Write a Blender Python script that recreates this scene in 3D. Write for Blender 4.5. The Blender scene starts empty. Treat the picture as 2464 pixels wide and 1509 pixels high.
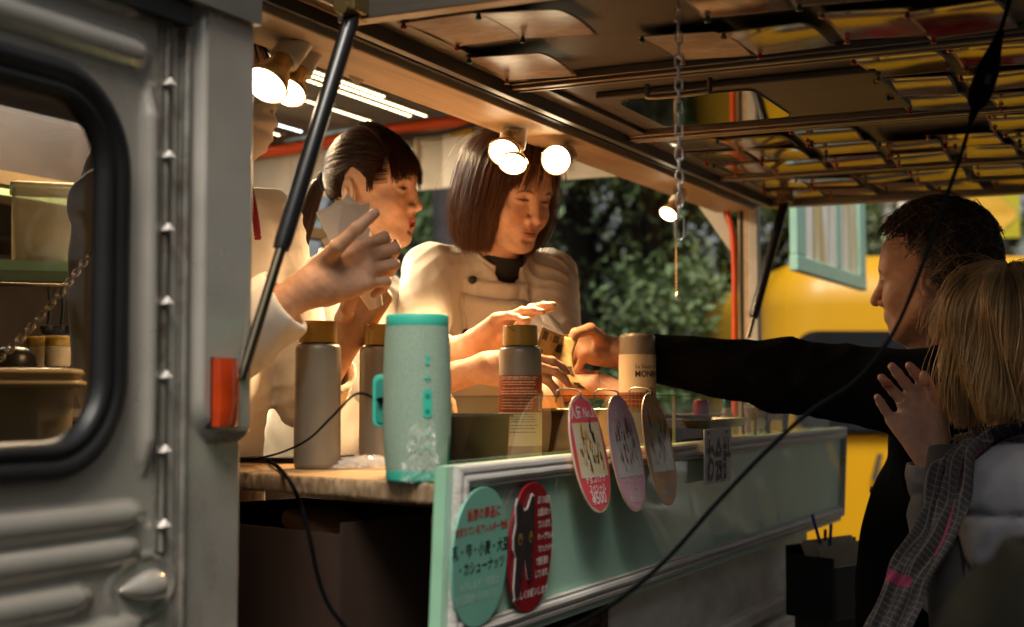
import bpy, math, random
import numpy as np
from mathutils import Vector, Matrix
rnd = random.Random(7)
nrs = np.random.RandomState(5)
SC = bpy.context.scene
COL = SC.collection
rad = math.radians

# ------------------------------------------------------------------ camera
YAW, PITCH = rad(25.91), rad(3.12)
CAM = np.array([0, 0, 1.40])
_Fh = np.array([math.cos(YAW), math.sin(YAW), 0])
CR = np.array([math.sin(YAW), -math.cos(YAW), 0])
CF = _Fh * math.cos(PITCH) + np.array([0, 0, math.sin(PITCH)])
CU = np.cross(CR, CF)
cam_d = bpy.data.cameras.new('camera')
cam = bpy.data.objects.new('camera', cam_d)
COL.objects.link(cam)
cam.matrix_world = Matrix(((CR[0], CU[0], -CF[0], CAM[0]), (CR[1], CU[1], -CF[1], CAM[1]),
                           (CR[2], CU[2], -CF[2], CAM[2]), (0, 0, 0, 1)))
cam_d.sensor_width = 36
cam_d.lens = 50.0
cam_d.clip_start = 0.05
cam_d.clip_end = 600
cam_d.dof.use_dof = True
cam_d.dof.focus_distance = 2.5
cam_d.dof.aperture_fstop = 3.2
SC.camera = cam

# ------------------------------------------------------------------ sky, sun, exposure
SUN_EL, SUN_AZ = 56, 248         # soft overcast light, high, from behind the camera
W = bpy.data.worlds.new('World')
SC.world = W
W.use_nodes = True
nt = W.node_tree
sky = nt.nodes.new('ShaderNodeTexSky')
sky.sky_type = 'NISHITA'
sky.sun_disc = False
sky.sun_elevation = rad(SUN_EL)
sky.sun_rotation = rad(SUN_AZ)
sky.air_density = 1.6
sky.dust_density = 4.0
sky.ozone_density = 0.8
hs = nt.nodes.new('ShaderNodeHueSaturation'); hs.inputs['Saturation'].default_value = .22      # overcast: nearly grey sky
nt.links.new(sky.outputs[0], hs.inputs['Color'])
nt.links.new(hs.outputs[0], nt.nodes['Background'].inputs[0])
nt.nodes['Background'].inputs[1].default_value = 0.075
sl = bpy.data.lights.new('sun', 'SUN')
sl.energy = 3.2
sl.angle = rad(25)
sl.color = (1, 0.92, 0.80)
sun = bpy.data.objects.new('sun', sl)
COL.objects.link(sun)
_sd = Vector((math.sin(rad(SUN_AZ)) * math.cos(rad(SUN_EL)), math.cos(rad(SUN_AZ)) * math.cos(rad(SUN_EL)), math.sin(rad(SUN_EL))))
sun.rotation_euler = _sd.to_track_quat('Z', 'Y').to_euler()
SC.view_settings.view_transform = 'Standard'
SC.view_settings.look = 'None'
SC.view_settings.exposure = 0.0
SC.view_settings.gamma = 1.0
SC.cycles.use_denoising = True
SC.cycles.max_bounces = 8
SC.cycles.diffuse_bounces = 3
SC.cycles.glossy_bounces = 4
SC.cycles.transmission_bounces = 8
SC.cycles.transparent_max_bounces = 12
SC.cycles.caustics_reflective = False
SC.cycles.caustics_refractive = False
SC.cycles.sample_clamp_indirect = 4.0

# ------------------------------------------------------------------ measuring helpers (photo pixel of a 2464 wide view -> point in the place)
FPX, PX0, PY0 = 3422.6, 1232.0, 754.6
def A(*v): return np.array(v, float)
def ray(x, y): return CF + (x - PX0) / FPX * CR + (PY0 - y) / FPX * CU
def onY(x, y, Y): r = ray(x, y); return CAM + r * (Y / r[1])
def onX(x, y, X): r = ray(x, y); return CAM + r * (X / r[0])
def onZ(x, y, Z): r = ray(x, y); return CAM + r * ((Z - CAM[2]) / r[2])
def at(x, y, d): return CAM + ray(x, y) * d
def unit(v): v = np.asarray(v, float); return v / (np.linalg.norm(v) + 1e-12)
def lerp(a, b, t): return a + (b - a) * t

# ------------------------------------------------------------------ materials
def _n(nt, t, **kw):
    n = nt.nodes.new(t)
    for k, v in kw.items(): setattr(n, k, v)
    return n
def M(name, col, rough=.5, metal=0., var=.12, vs=12., bump=0., bs=90., coat=0., spec=.5, trans=0., ior=1.45, emit=None, es=0.,
      alpha=1., sss=0., sssr=(.3, .1, .05), attr=None, aniso=None, rvar=0., stretch=(1, 1, 1), sheen=0.):
    m = bpy.data.materials.new(name); m.use_nodes = True
    t = m.node_tree; b = t.nodes['Principled BSDF']; L = t.links.new
    tc = _n(t, 'ShaderNodeTexCoord')
    mp = _n(t, 'ShaderNodeMapping'); mp.inputs['Scale'].default_value = stretch
    L(tc.outputs['Object'], mp.inputs[0])
    nz = _n(t, 'ShaderNodeTexNoise'); nz.inputs['Scale'].default_value = vs; nz.inputs['Detail'].default_value = 6
    L(mp.outputs[0], nz.inputs['Vector'])
    mx = _n(t, 'ShaderNodeMix', data_type='RGBA', blend_type='MULTIPLY'); mx.inputs[0].default_value = 1
    rp = _n(t, 'ShaderNodeMapRange')
    rp.inputs['To Min'].default_value = 1 - var; rp.inputs['To Max'].default_value = 1 + var
    rp.inputs['From Min'].default_value = .3; rp.inputs['From Max'].default_value = .7
    L(nz.outputs['Fac'], rp.inputs[0])
    cb = _n(t, 'ShaderNodeCombineColor')
    for i in range(3): L(rp.outputs[0], cb.inputs[i])
    if attr:
        at_ = _n(t, 'ShaderNodeAttribute', attribute_name=attr); L(at_.outputs['Color'], mx.inputs[6])
    else:
        mx.inputs[6].default_value = (*col, 1)
    L(cb.outputs[0], mx.inputs[7]); L(mx.outputs[2], b.inputs['Base Color'])
    b.inputs['Roughness'].default_value = rough
    if rvar:
        r2 = _n(t, 'ShaderNodeMapRange'); r2.inputs['To Min'].default_value = max(0, rough - rvar); r2.inputs['To Max'].default_value = rough + rvar
        r2.inputs['From Min'].default_value = .3; r2.inputs['From Max'].default_value = .7
        L(nz.outputs['Fac'], r2.inputs[0]); L(r2.outputs[0], b.inputs['Roughness'])
    b.inputs['Metallic'].default_value = metal
    b.inputs['Coat Weight'].default_value = coat; b.inputs['Coat Roughness'].default_value = .06
    b.inputs['Specular IOR Level'].default_value = spec
    b.inputs['Transmission Weight'].default_value = trans; b.inputs['IOR'].default_value = ior
    b.inputs['Alpha'].default_value = alpha
    b.inputs['Sheen Weight'].default_value = sheen
    if sss:
        b.inputs['Subsurface Weight'].default_value = sss; b.inputs['Subsurface Radius'].default_value = sssr; b.inputs['Subsurface Scale'].default_value = .02
    if emit:
        b.inputs['Emission Color'].default_value = (*emit, 1); b.inputs['Emission Strength'].default_value = es
    if bump:
        n2 = _n(t, 'ShaderNodeTexNoise'); n2.inputs['Scale'].default_value = bs; n2.inputs['Detail'].default_value = 4
        L(mp.outputs[0], n2.inputs['Vector'])
        bp = _n(t, 'ShaderNodeBump'); bp.inputs['Strength'].default_value = bump; bp.inputs['Distance'].default_value = .004
        L(n2.outputs['Fac'], bp.inputs['Height']); L(bp.outputs[0], b.inputs['Normal'])
    return m
def grime(m, col=(.10, .06, .035), lo=.56, hi=.74, scale=7., stretch=(1, 1, .35), amount=.75):
    """dirt and rust with a shape of their own over a finished paint"""
    t = m.node_tree; b = t.nodes['Principled BSDF']; L = t.links.new; src = b.inputs['Base Color'].links[0].from_socket
    tc = _n(t, 'ShaderNodeTexCoord'); mp = _n(t, 'ShaderNodeMapping'); mp.inputs['Scale'].default_value = stretch; L(tc.outputs['Object'], mp.inputs[0])
    nz = _n(t, 'ShaderNodeTexNoise'); nz.inputs['Scale'].default_value = scale; nz.inputs['Detail'].default_value = 12; nz.inputs['Roughness'].default_value = .72; L(mp.outputs[0], nz.inputs['Vector'])
    r = _n(t, 'ShaderNodeMapRange'); r.inputs['From Min'].default_value = lo; r.inputs['From Max'].default_value = hi; r.inputs['To Max'].default_value = amount; L(nz.outputs['Fac'], r.inputs[0])
    mx = _n(t, 'ShaderNodeMix', data_type='RGBA'); L(r.outputs[0], mx.inputs[0]); L(src, mx.inputs[6]); mx.inputs[7].default_value = (*col, 1); L(mx.outputs[2], b.inputs['Base Color'])
    return m
def glass_mat(name, col=(.85, .95, .9), gloss=.12, rough=.02, tint=.9, top=1.):
    """thin pane: see-through tinted, with a mirror share that grows at grazing angles"""
    m = bpy.data.materials.new(name); m.use_nodes = True
    t = m.node_tree; L = t.links.new
    t.nodes.remove(t.nodes['Principled BSDF'])
    tr = _n(t, 'ShaderNodeBsdfTransparent'); tr.inputs[0].default_value = (*[c * tint for c in col], 1)
    gl = _n(t, 'ShaderNodeBsdfGlossy'); gl.inputs['Roughness'].default_value = rough
    tcc = _n(t, 'ShaderNodeTexCoord'); nzz = _n(t, 'ShaderNodeTexNoise'); nzz.inputs['Scale'].default_value = 14; nzz.inputs['Detail'].default_value = 8
    L(tcc.outputs['Object'], nzz.inputs['Vector'])
    mrr = _n(t, 'ShaderNodeMapRange'); mrr.inputs['From Min'].default_value = .45; mrr.inputs['From Max'].default_value = .8
    mrr.inputs['To Min'].default_value = rough; mrr.inputs['To Max'].default_value = rough + .12
    L(nzz.outputs['Fac'], mrr.inputs[0]); L(mrr.outputs[0], gl.inputs['Roughness'])
    fr = _n(t, 'ShaderNodeFresnel'); fr.inputs[0].default_value = 1.5
    mr = _n(t, 'ShaderNodeMapRange'); mr.inputs['To Min'].default_value = gloss * .5; mr.inputs['To Max'].default_value = top
    L(fr.outputs[0], mr.inputs[0])
    ms = _n(t, 'ShaderNodeMixShader'); L(mr.outputs[0], ms.inputs[0]); L(tr.outputs[0], ms.inputs[1]); L(gl.outputs[0], ms.inputs[2])
    L(ms.outputs[0], t.nodes['Material Output'].inputs[0])
    return m
def ramp_mat(name, cols, scale, rough=.5, stretch=(1, 1, 1), coat=0., detail=6., kind='noise', bump=0., distort=0.):
    """procedural multi-colour pattern"""
    m = bpy.data.materials.new(name); m.use_nodes = True
    t = m.node_tree; b = t.nodes['Principled BSDF']; L = t.links.new
    tc = _n(t, 'ShaderNodeTexCoord'); mp = _n(t, 'ShaderNodeMapping'); mp.inputs['Scale'].default_value = stretch
    L(tc.outputs['Object'], mp.inputs[0])
    if kind == 'wave':
        x = _n(t, 'ShaderNodeTexWave'); x.inputs['Distortion'].default_value = distort or 6; x.inputs['Detail'].default_value = 3
    else:
        x = _n(t, 'ShaderNodeTexNoise'); x.inputs['Detail'].default_value = detail; x.inputs['Distortion'].default_value = distort
    x.inputs['Scale'].default_value = scale; L(mp.outputs[0], x.inputs['Vector'])
    r = _n(t, 'ShaderNodeValToRGB'); cr = r.color_ramp
    while len(cr.elements) < len(cols): cr.elements.new(.5)
    for e, (p, c) in zip(cr.elements, cols): e.position = p; e.color = (*c, 1)
    L(x.outputs['Fac'], r.inputs[0]); L(r.outputs[0], b.inputs['Base Color'])
    b.inputs['Roughness'].default_value = rough; b.inputs['Coat Weight'].default_value = coat; b.inputs['Coat Roughness'].default_value = .12
    if bump:
        bp = _n(t, 'ShaderNodeBump'); bp.inputs['Strength'].default_value = bump; bp.inputs['Distance'].default_value = .003
        L(x.outputs['Fac'], bp.inputs['Height']); L(bp.outputs[0], b.inputs['Normal'])
    return m

# ------------------------------------------------------------------ objects
def thing(name, label, cat, loc=(0, 0, 0), group=None, kind=None):
    o = bpy.data.objects.new(name, None); COL.objects.link(o)
    o.location = [float(v) for v in loc]; o.empty_display_size = .05
    return tag(o, label, cat, group, kind)
def tag(o, label=None, cat=None, group=None, kind=None):
    if label: o['label'] = label
    if cat: o['category'] = cat
    if group: o['group'] = group
    if kind: o['kind'] = kind
    return o
def world_loc(o):
    v = np.zeros(3)
    while o is not None: v = v + np.array(o.location); o = o.parent
    return v
def link(name, me, mat=None, parent=None, base=None, smooth=None):
    """link a mesh given in world coordinates; its origin goes to the parent's base (or to base)"""
    if not isinstance(mat, (list, tuple)): mat = [mat]
    for m_ in mat: me.materials.append(m_)
    off = world_loc(parent) if parent is not None else (np.asarray(base, float) if base is not None else np.zeros(3))
    co = np.empty(len(me.vertices) * 3, np.float32); me.vertices.foreach_get('co', co)
    co = (co.reshape(-1, 3) - off).astype(np.float32); me.vertices.foreach_set('co', co.ravel())
    if smooth is not None: me.polygons.foreach_set('use_smooth', [smooth] * len(me.polygons))
    me.update()
    o = bpy.data.objects.new(name, me); COL.objects.link(o)
    if parent is not None: o.parent = parent
    else: o.location = [float(v) for v in off]
    return o
def dup(root, loc=None, rot=None, label=None, group=None):
    def cp(o, par):
        c = o.copy(); COL.objects.link(c)
        if par is not None: c.parent = par
        for ch in o.children: cp(ch, c)
        return c
    r = cp(root, None)
    if loc is not None: r.location = [float(v) for v in loc]
    if rot is not None: r.rotation_euler = rot
    return tag(r, label, None, group)

class MB:
    """collects shapes in world coordinates, then links them as one mesh"""
    def __init__(s): s.v = []; s.f = []; s.mi = []; s.sm = []; s.n = 0; s.m = 0
    def add(s, v, f, smooth=False, m=None):
        v = np.asarray(v, float).reshape(-1, 3); s.v.append(v)
        for q in f: s.f.append([i + s.n for i in q])
        s.mi += [s.m if m is None else m] * len(f); s.sm += [smooth] * len(f); s.n += len(v); return s
    def box(s, c, size, rot=None, m=None, ax=None):
        h = np.asarray(size, float) / 2; c = np.asarray(c, float)
        p = np.array([(x, y, z) for x in (-1, 1) for y in (-1, 1) for z in (-1, 1)], float) * h
        if ax is not None: p = p @ np.asarray(ax, float)
        elif rot is not None: p = p @ np.array(Matrix.Rotation(rot[0], 3, rot[1])).T
        return s.add(p + c, [(0, 1, 3, 2), (4, 6, 7, 5), (0, 4, 5, 1), (2, 3, 7, 6), (0, 2, 6, 4), (1, 5, 7, 3)], m=m)
    def bbox(s, lo, hi, m=None):
        lo = np.asarray(lo, float); hi = np.asarray(hi, float); return s.box((lo + hi) / 2, hi - lo, m=m)
    def rbox(s, c, size, r=.004, ax=None, m=None, seg=3):
        """rounded box via offset corners (convex hull of spheres is approximated by a bevelled grid)"""
        bm_v, bm_f = rounded_box(size, r, seg)
        p = bm_v if ax is None else bm_v @ np.asarray(ax, float)
        return s.add(p + np.asarray(c, float), bm_f, True, m)
    def tube(s, pts, r, n=8, cap=True, m=None, flat=None):
        pts = np.asarray(pts, float); k = len(pts)
        rr = np.full(k, r, float) if np.isscalar(r) else np.asarray(r, float)
        tg = np.gradient(pts, axis=0); tg /= (np.linalg.norm(tg, axis=1, keepdims=True) + 1e-12)
        u = np.cross(tg[0], (0, 0, 1)); u = u if np.linalg.norm(u) > .05 else np.cross(tg[0], (1, 0, 0)); u = unit(u)
        V = []; a = np.arange(n) / n * 2 * math.pi
        for i in range(k):
            u = unit(u - tg[i] * (u @ tg[i])); w = np.cross(tg[i], u)
            V.append(pts[i] + rr[i] * (np.cos(a)[:, None] * u + np.sin(a)[:, None] * w * (flat or 1)))
        V = np.concatenate(V); F = []
        for i in range(k - 1):
            for j in range(n):
                j2 = (j + 1) % n; F.append((i * n + j, i * n + j2, (i + 1) * n + j2, (i + 1) * n + j))
        s.add(V, F, True, m)
        if cap: s.add(V[:n], [tuple(range(n))[::-1]], m=m); s.add(V[-n:], [tuple(range(n))], m=m)
        return s
    def cyl(s, a, b, r0, r1=None, n=20, m=None): return s.tube([a, b], [r0, r0 if r1 is None else r1], n, m=m)
    def lathe(s, prof, c=(0, 0, 0), axis=(0, 0, 1), n=32, m=None, cap=True, sq=None, xdir=None):
        """profile [(radius, height)]; sq = superellipse exponent for squarish bodies"""
        ax = unit(axis); u = np.cross(ax, (0, 0, 1)); u = unit(u) if np.linalg.norm(u) > .05 else A(1, 0, 0)
        if xdir is not None: u = unit(np.asarray(xdir, float) - ax * (np.asarray(xdir, float) @ ax))
        w = np.cross(ax, u); a = np.arange(n) / n * 2 * math.pi
        ca, sa = np.cos(a), np.sin(a)
        if sq: k = (np.abs(ca) ** sq + np.abs(sa) ** sq) ** (-1 / sq); ca, sa = ca * k, sa * k
        V = np.concatenate([np.asarray(c, float) + ax * h + r * (ca[:, None] * u + sa[:, None] * w) for r, h in prof]); F = []
        for i in range(len(prof) - 1):
            for j in range(n):
                j2 = (j + 1) % n; F.append((i * n + j, i * n + j2, (i + 1) * n + j2, (i + 1) * n + j))
        s.add(V, F, True, m)
        if cap:
            if prof[0][0] > 1e-4: s.add(V[:n], [tuple(range(n))[::-1]], m=m)
            if prof[-1][0] > 1e-4: s.add(V[-n:], [tuple(range(n))], m=m)
        return s
    def prism(s, outline, dirv, m=None, smooth=False):
        """outline (list of 3-D points, planar) pushed along dirv"""
        o = np.asarray(outline, float); n = len(o); d = np.asarray(dirv, float)
        F = [tuple(range(n))[::-1], tuple(range(n, 2 * n))] + [(i, (i + 1) % n, n + (i + 1) % n, n + i) for i in range(n)]
        return s.add(np.concatenate([o, o + d]), F, smooth, m)
    def quad(s, a, b, c, d, m=None): return s.add([a, b, c, d], [(0, 1, 2, 3)], m=m)
    def grid(s, P, m=None, smooth=True, closed=False):
        P = np.asarray(P, float); a, b = P.shape[:2]; F = []
        for i in range(a - 1):
            for j in range(b if closed else b - 1):
                j2 = (j + 1) % b; F.append((i * b + j, i * b + j2, (i + 1) * b + j2, (i + 1) * b + j))
        return s.add(P.reshape(-1, 3), F, smooth, m)
    def mesh(s, name='mesh'):
        me = bpy.data.meshes.new(name)
        me.from_pydata(np.concatenate(s.v).tolist() if s.v else [], [], s.f)
        me.polygons.foreach_set('material_index', s.mi); me.polygons.foreach_set('use_smooth', s.sm)
        me.update(); return me
    def build(s, name, mat, parent=None, base=None, bevel=0., label=None, cat=None, group=None, kind=None, seg=2, solid=0., off=0.):
        me = s.mesh(name); o = link(name, me, mat, parent, base)
        if solid: q = o.modifiers.new('s', 'SOLIDIFY'); q.thickness = solid; q.offset = off
        if bevel:
            b = o.modifiers.new('b', 'BEVEL'); b.width = bevel; b.segments = seg; b.limit_method = 'ANGLE'; b.angle_limit = rad(40); b.harden_normals = False
        return tag(o, label, cat, group, kind)
def rounded_box(size, r, seg=3):
    h = np.asarray(size, float) / 2; r = min(r, *(h * .98)); n = seg + 1
    t = np.linspace(-math.pi / 4, math.pi / 4, 2 * n - 1)
    # cube sphere pushed out to the corners
    k = np.linspace(-1, 1, 2 * n); V = []; F = []
    for ax in range(3):
        for sg in (-1, 1):
            b0 = len(V)
            for i in range(2 * n):
                for j in range(2 * n):
                    a, b = math.tan(k[i] * math.pi / 4), math.tan(k[j] * math.pi / 4)
                    d = unit([1, a, b]); sgn = [1, -1 if i < n else 1, -1 if j < n else 1]
                    q = np.zeros(3); e = np.zeros(3)
                    idx = [ax, (ax + 1) % 3, (ax + 2) % 3]
                    for c_, i_ in enumerate(idx):
                        f_ = sg if c_ == 0 else 1
                        q[i_] = (h[i_] - r) * sgn[c_] * f_ + d[c_] * f_ * r
                    V.append(q)
            w = 2 * n
            for i in range(w - 1):
                for j in range(w - 1):
                    q = (b0 + i * w + j, b0 + (i + 1) * w + j, b0 + (i + 1) * w + j + 1, b0 + i * w + j + 1)
                    F.append(q if sg > 0 else q[::-1])
    return np.array(V), F
def smooth_path(pts, n=40):
    """Catmull-Rom through the points"""
    p = np.asarray(pts, float); p = np.concatenate([[2 * p[0] - p[1]], p, [2 * p[-1] - p[-2]]]); out = []
    k = len(p) - 3
    for q in np.linspace(0, k - 1e-6, n):
        i = int(q); t = q - i; a, b, c, d = p[i:i + 4]
        out.append(.5 * (2 * b + (c - a) * t + (2 * a - 5 * b + 4 * c - d) * t * t + (3 * b - a - 3 * c + d) * t ** 3))
    return np.array(out)
def text_mesh(body, size=1., align='CENTER', bold=0., space=1., line=1.):
    """flat lettering: vertices in the xy plane and faces"""
    c = bpy.data.curves.new('lettering', 'FONT'); c.body = body; c.size = size; c.align_x = align; c.align_y = 'CENTER'
    c.offset = bold; c.space_character = space; c.space_line = line; c.resolution_u = 2; c.fill_mode = 'FRONT'
    o = bpy.data.objects.new('lettering', c); COL.objects.link(o); bpy.context.view_layer.update()
    me = bpy.data.meshes.new_from_object(o.evaluated_get(bpy.context.evaluated_depsgraph_get()))
    v = np.array([q.co[:] for q in me.vertices]).reshape(-1, 3); f = [tuple(p.vertices) for p in me.polygons]
    bpy.data.objects.remove(o); bpy.data.curves.remove(c); bpy.data.meshes.remove(me)
    return v, f
def put_text(mb, body, c, xd, yd, size, m=None, align='CENTER', bold=0., sx=1., line=1., shear=0.):
    v, f = text_mesh(body, size, align, bold, line=line)
    if len(v): mb.add(np.asarray(c, float) + (v[:, :1] * sx + v[:, 1:2] * shear) * unit(xd) + v[:, 1:2] * unit(yd), f, m=m)
def ellipse(c, xd, yd, rx, ry, n=48, e=2.):
    a = np.arange(n) / n * 2 * math.pi; ca, sa = np.cos(a), np.sin(a)
    k = (np.abs(ca) ** e + np.abs(sa) ** e) ** (-1 / e)
    return np.asarray(c, float) + (rx * ca * k)[:, None] * np.asarray(xd, float) + (ry * sa * k)[:, None] * np.asarray(yd, float)
X_, Y_, Z_ = A(1, 0, 0), A(0, 1, 0), A(0, 0, 1)
# ------------------------------------------------------------------ paints and metals
silver = M('silver_paint', (.50, .465, .405), .31, .34, var=.13, vs=5, coat=.35, rvar=.14, bump=.08, bs=34)
silver_dark = M('silver_worn_paint', (.30, .285, .25), .5, .5, var=.22, vs=30, rvar=.12, bump=.1, bs=120)
grime(silver, (.17, .14, .10), .58, .80, 6, (1, 1, .4), .55); grime(silver_dark, (.13, .075, .04), .48, .66, 22, (1, 1, .5), .8)
rubber = M('black_rubber', (.012, .012, .013), .42, var=.2, bump=.05)
black_metal = M('black_strut_paint', (.010, .010, .011), .32, .0, var=.2, coat=.2)
rod_metal = M('brushed_rod_metal', (.16, .13, .09), .28, 1., var=.06)
alu = M('aluminium_profile', (.42, .38, .32), .34, .9, var=.12, vs=30, stretch=(.3, 4, 4))
white_paint = M('cream_white_paint', (.62, .58, .50), .45, var=.10, vs=7, bump=.05, bs=60)
white_dirty = grime(M('weathered_white_paint', (.78, .73, .67), .5, var=.2, vs=16, bump=.12, bs=45, stretch=(.4, 1, 1)), (.22, .15, .10), .60, .78, 9, (.4, 1, 1.6), .6)
wood_board = ramp_mat('pale_wood_board', [(.25, (.42, .29, .17)), (.5, (.55, .40, .25)), (.75, (.62, .48, .33))], 9, .5, (.35, 5, 5), bump=.1)
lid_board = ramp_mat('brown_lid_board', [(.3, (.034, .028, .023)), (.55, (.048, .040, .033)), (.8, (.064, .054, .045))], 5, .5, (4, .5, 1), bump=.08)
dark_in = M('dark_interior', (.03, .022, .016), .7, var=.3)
ceil_mat = M('truck_ceiling_lining', (.19, .175, .155), .5, var=.25, vs=6, bump=.15, bs=20)
amber = M('amber_lens', (.48, .045, .006), .15, var=.15, vs=40, coat=.6, sss=.0)
orange_hose = M('orange_hose', (.80, .10, .02), .45, var=.08)
gasket_glass = glass_mat('door_window_glass', (.82, .80, .76), gloss=.10, rough=.01, tint=.95)

truck = thing('food_truck', 'silver ribbed food truck with raised serving hatch and cream lit interior', 'food truck', (2.4, 1.9, 0))
YW = 1.12
XP0, XP1 = 1.385, 1.503          # pillar
XE = 3.86                        # far end of the hatch opening
ZB = 1.94                        # hatch beam

# --- cab door: pressed sheet with ribs and a rounded window hole
def door_mesh():
    xs = np.arange(.30, 1.3751, .0045); zs = np.arange(.60, 1.93, .0045)
    Xg, Zg = np.meshgrid(xs, zs, indexing='ij'); H = np.zeros_like(Xg)
    def rib(z0, half, x1, dep=.011, x0=-9, run=.05, slope=0.):
        nonlocal H
        z = z0 + slope * (Xg - 1.3)
        ex = np.clip((x1 - Xg) / run, 0, 1); hw = half * np.sqrt(np.clip(1 - (1 - ex) ** 2, 1e-6, 1))
        q = np.clip(1 - ((Zg - z) / hw) ** 2, 0, 1) * (Xg < x1) * (Xg > x0)
        H = np.maximum(H, dep * np.sqrt(q) * np.minimum(1, ex * 1.6 + .25 * (ex > 0)))
    def vrib(x0, half, z0, z1, dep=.009, run=.07):
        nonlocal H
        e = np.clip(np.minimum(Zg - z0, z1 - Zg) / run, 0, 1); hw = half * np.sqrt(np.clip(1 - (1 - e) ** 2, 1e-6, 1))
        q = np.clip(1 - ((Xg - x0) / hw) ** 2, 0, 1) * (Zg > z0) * (Zg < z1)
        H = np.maximum(H, dep * np.sqrt(q) * np.minimum(1, e * 1.5))
    rib(1.797, .018, 1.318, .014)
    rib(1.258, .0165, 1.318); rib(1.218, .0165, 1.312); rib(1.172, .0165, 1.236); rib(1.126, .0165, 1.318, run=.04)
    for k in range(10): rib(1.08 - .042 * k, .0165, 1.318)
    rib(1.85, .012, 1.30, .006)
    vrib(1.3155, .0115, 1.296, 1.772, .015)
    # shallow dish around the hinge
    d = np.hypot((Xg - 1.315) / .055, (Zg - 1.172) / .036)
    H += .004 * np.clip(1 - np.abs(d - 1) / .14, 0, 1)
    # long soft panel dents
    H += .0012 * np.sin(Xg * 9 + 1.3 * np.sin(Zg * 7)) * np.cos(Zg * 11)
    wx0, wx1, wz0, wz1, r = .45, 1.268, 1.312, 1.752, .105
    dx = np.maximum(np.abs(Xg - (wx0 + wx1) / 2) - (wx1 - wx0) / 2 + r, 0); dz = np.maximum(np.abs(Zg - (wz0 + wz1) / 2) - (wz1 - wz0) / 2 + r, 0)
    hole = np.hypot(dx, dz) < r
    P = np.stack([Xg, YW - H, Zg], -1)
    idx = np.arange(Xg.size).reshape(Xg.shape); F = []
    hc = hole[:-1, :-1] & hole[1:, :-1] & hole[:-1, 1:] & hole[1:, 1:]
    a, b, c, e = idx[:-1, :-1][~hc], idx[1:, :-1][~hc], idx[1:, 1:][~hc], idx[:-1, 1:][~hc]
    me = bpy.data.meshes.new('door'); me.from_pydata(P.reshape(-1, 3).tolist(), [], np.stack([a, b, c, e], 1).tolist())
    me.polygons.foreach_set('use_smooth', [True] * len(me.polygons)); me.update()
    return me, (wx0, wx1, wz0, wz1, r)
dm, (wx0, wx1, wz0, wz1, wr) = door_mesh()
door = link('cab_door', dm, silver, truck)
def round_rect(x0, x1, z0, z1, r, n=10):
    P = []
    for cx, cz, a0 in ((x1 - r, z1 - r, 0), (x0 + r, z1 - r, 90), (x0 + r, z0 + r, 180), (x1 - r, z0 + r, 270)):
        for k in range(n + 1):
            a = rad(a0 + 90 * k / n); P.append((cx + r * math.cos(a), cz + r * math.sin(a)))
    return P
def ring_band(mb, rects, m=None):
    """skin through a list of (outline, y) loops"""
    V = np.array([[(x, y, z) for x, z in o] for o, y in rects]); mb.grid(V, m, True, closed=True)
g = MB()
rr = lambda d, y: (round_rect(wx0 - d, wx1 + d, wz0 - d, wz1 + d, wr + d), YW + y)
ring_band(g, [rr(.010, .002), rr(.010, -.008), rr(.006, -.013), rr(-.002, -.0145), rr(-.009, -.013), rr(-.013, -.006), rr(-.015, -.006), rr(-.019, -.011), rr(-.025, -.011), rr(-.030, -.004), rr(-.032, .002), rr(-.034, .008), rr(-.030, .012), rr(.010, .014)])
g.build('window_gasket', rubber, door)
g = MB(); o_ = round_rect(wx0 - .0, wx1 + .0, wz0 - .0, wz1 + .0, wr); g.add([(x, YW + .008, z) for x, z in o_], [tuple(range(len(o_)))]); g.build('window_glass', gasket_glass, door)
# hinge: teardrop boss
g = MB(); V = []
for i, u in enumerate(np.linspace(0, 1, 15)):
    xx = 1.274 + .068 * u; rz = .019 * (math.sin(math.pi * min(u * .62, .5)) ** .8) * (1 if u < .93 else 1 - (u - .93) * 3); ry = rz * 1.05
    V.append([(xx, YW - .002 - max(0, math.sin(t)) * ry, 1.172 + math.cos(t) * rz) for t in np.linspace(0, math.pi, 15)])
V = np.array(V); g.grid(V); g.add(V[-1], [tuple(range(15))]); g.build('hinge_cover', silver, door)
# --- seam strip with wedge clips
g = MB()
g.bbox((1.3735, YW - .003, .6), (1.385, YW + .02, 2.0))
g.tube([(1.3805, YW - .006, .6), (1.3805, YW - .006, 1.845)], .0055, 10)
g.bbox((1.334, YW - .0035, 1.21), (1.357, YW + .004, 1.86))
g.tube([(1.3455, YW - .0035, 1.21), (1.3455, YW - .0035, 1.85)], .0042, 8)
strip = g.build('hinge_strip', silver_dark, truck, bevel=.0015)
clip_p = None
for k in range(8):
    z = 1.771 - .0881 * k
    if k == 7: continue
    if clip_p is None:
        q = MB(); w, hgt = .0088, .0075
        q.add([(1.3455 - w, YW - .004, z - .004), (1.3455 + w, YW - .004, z - .004), (1.3455 - w * .9, YW - .014, z - .003), (1.3455 + w * .9, YW - .014, z - .003),
               (1.3455, YW - .004, z + hgt), (1.3455, YW - .011, z + hgt * .8)], [(0, 2, 3, 1), (2, 5, 3), (0, 4, 5, 2), (1, 3, 5, 4), (0, 1, 4)])
        clip_p = q.build('clip', white_dirty, strip, bevel=.001)
    else:
        c = clip_p.copy(); COL.objects.link(c); c.parent = strip; c.location = (0, 0, -.0881 * k)
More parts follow.
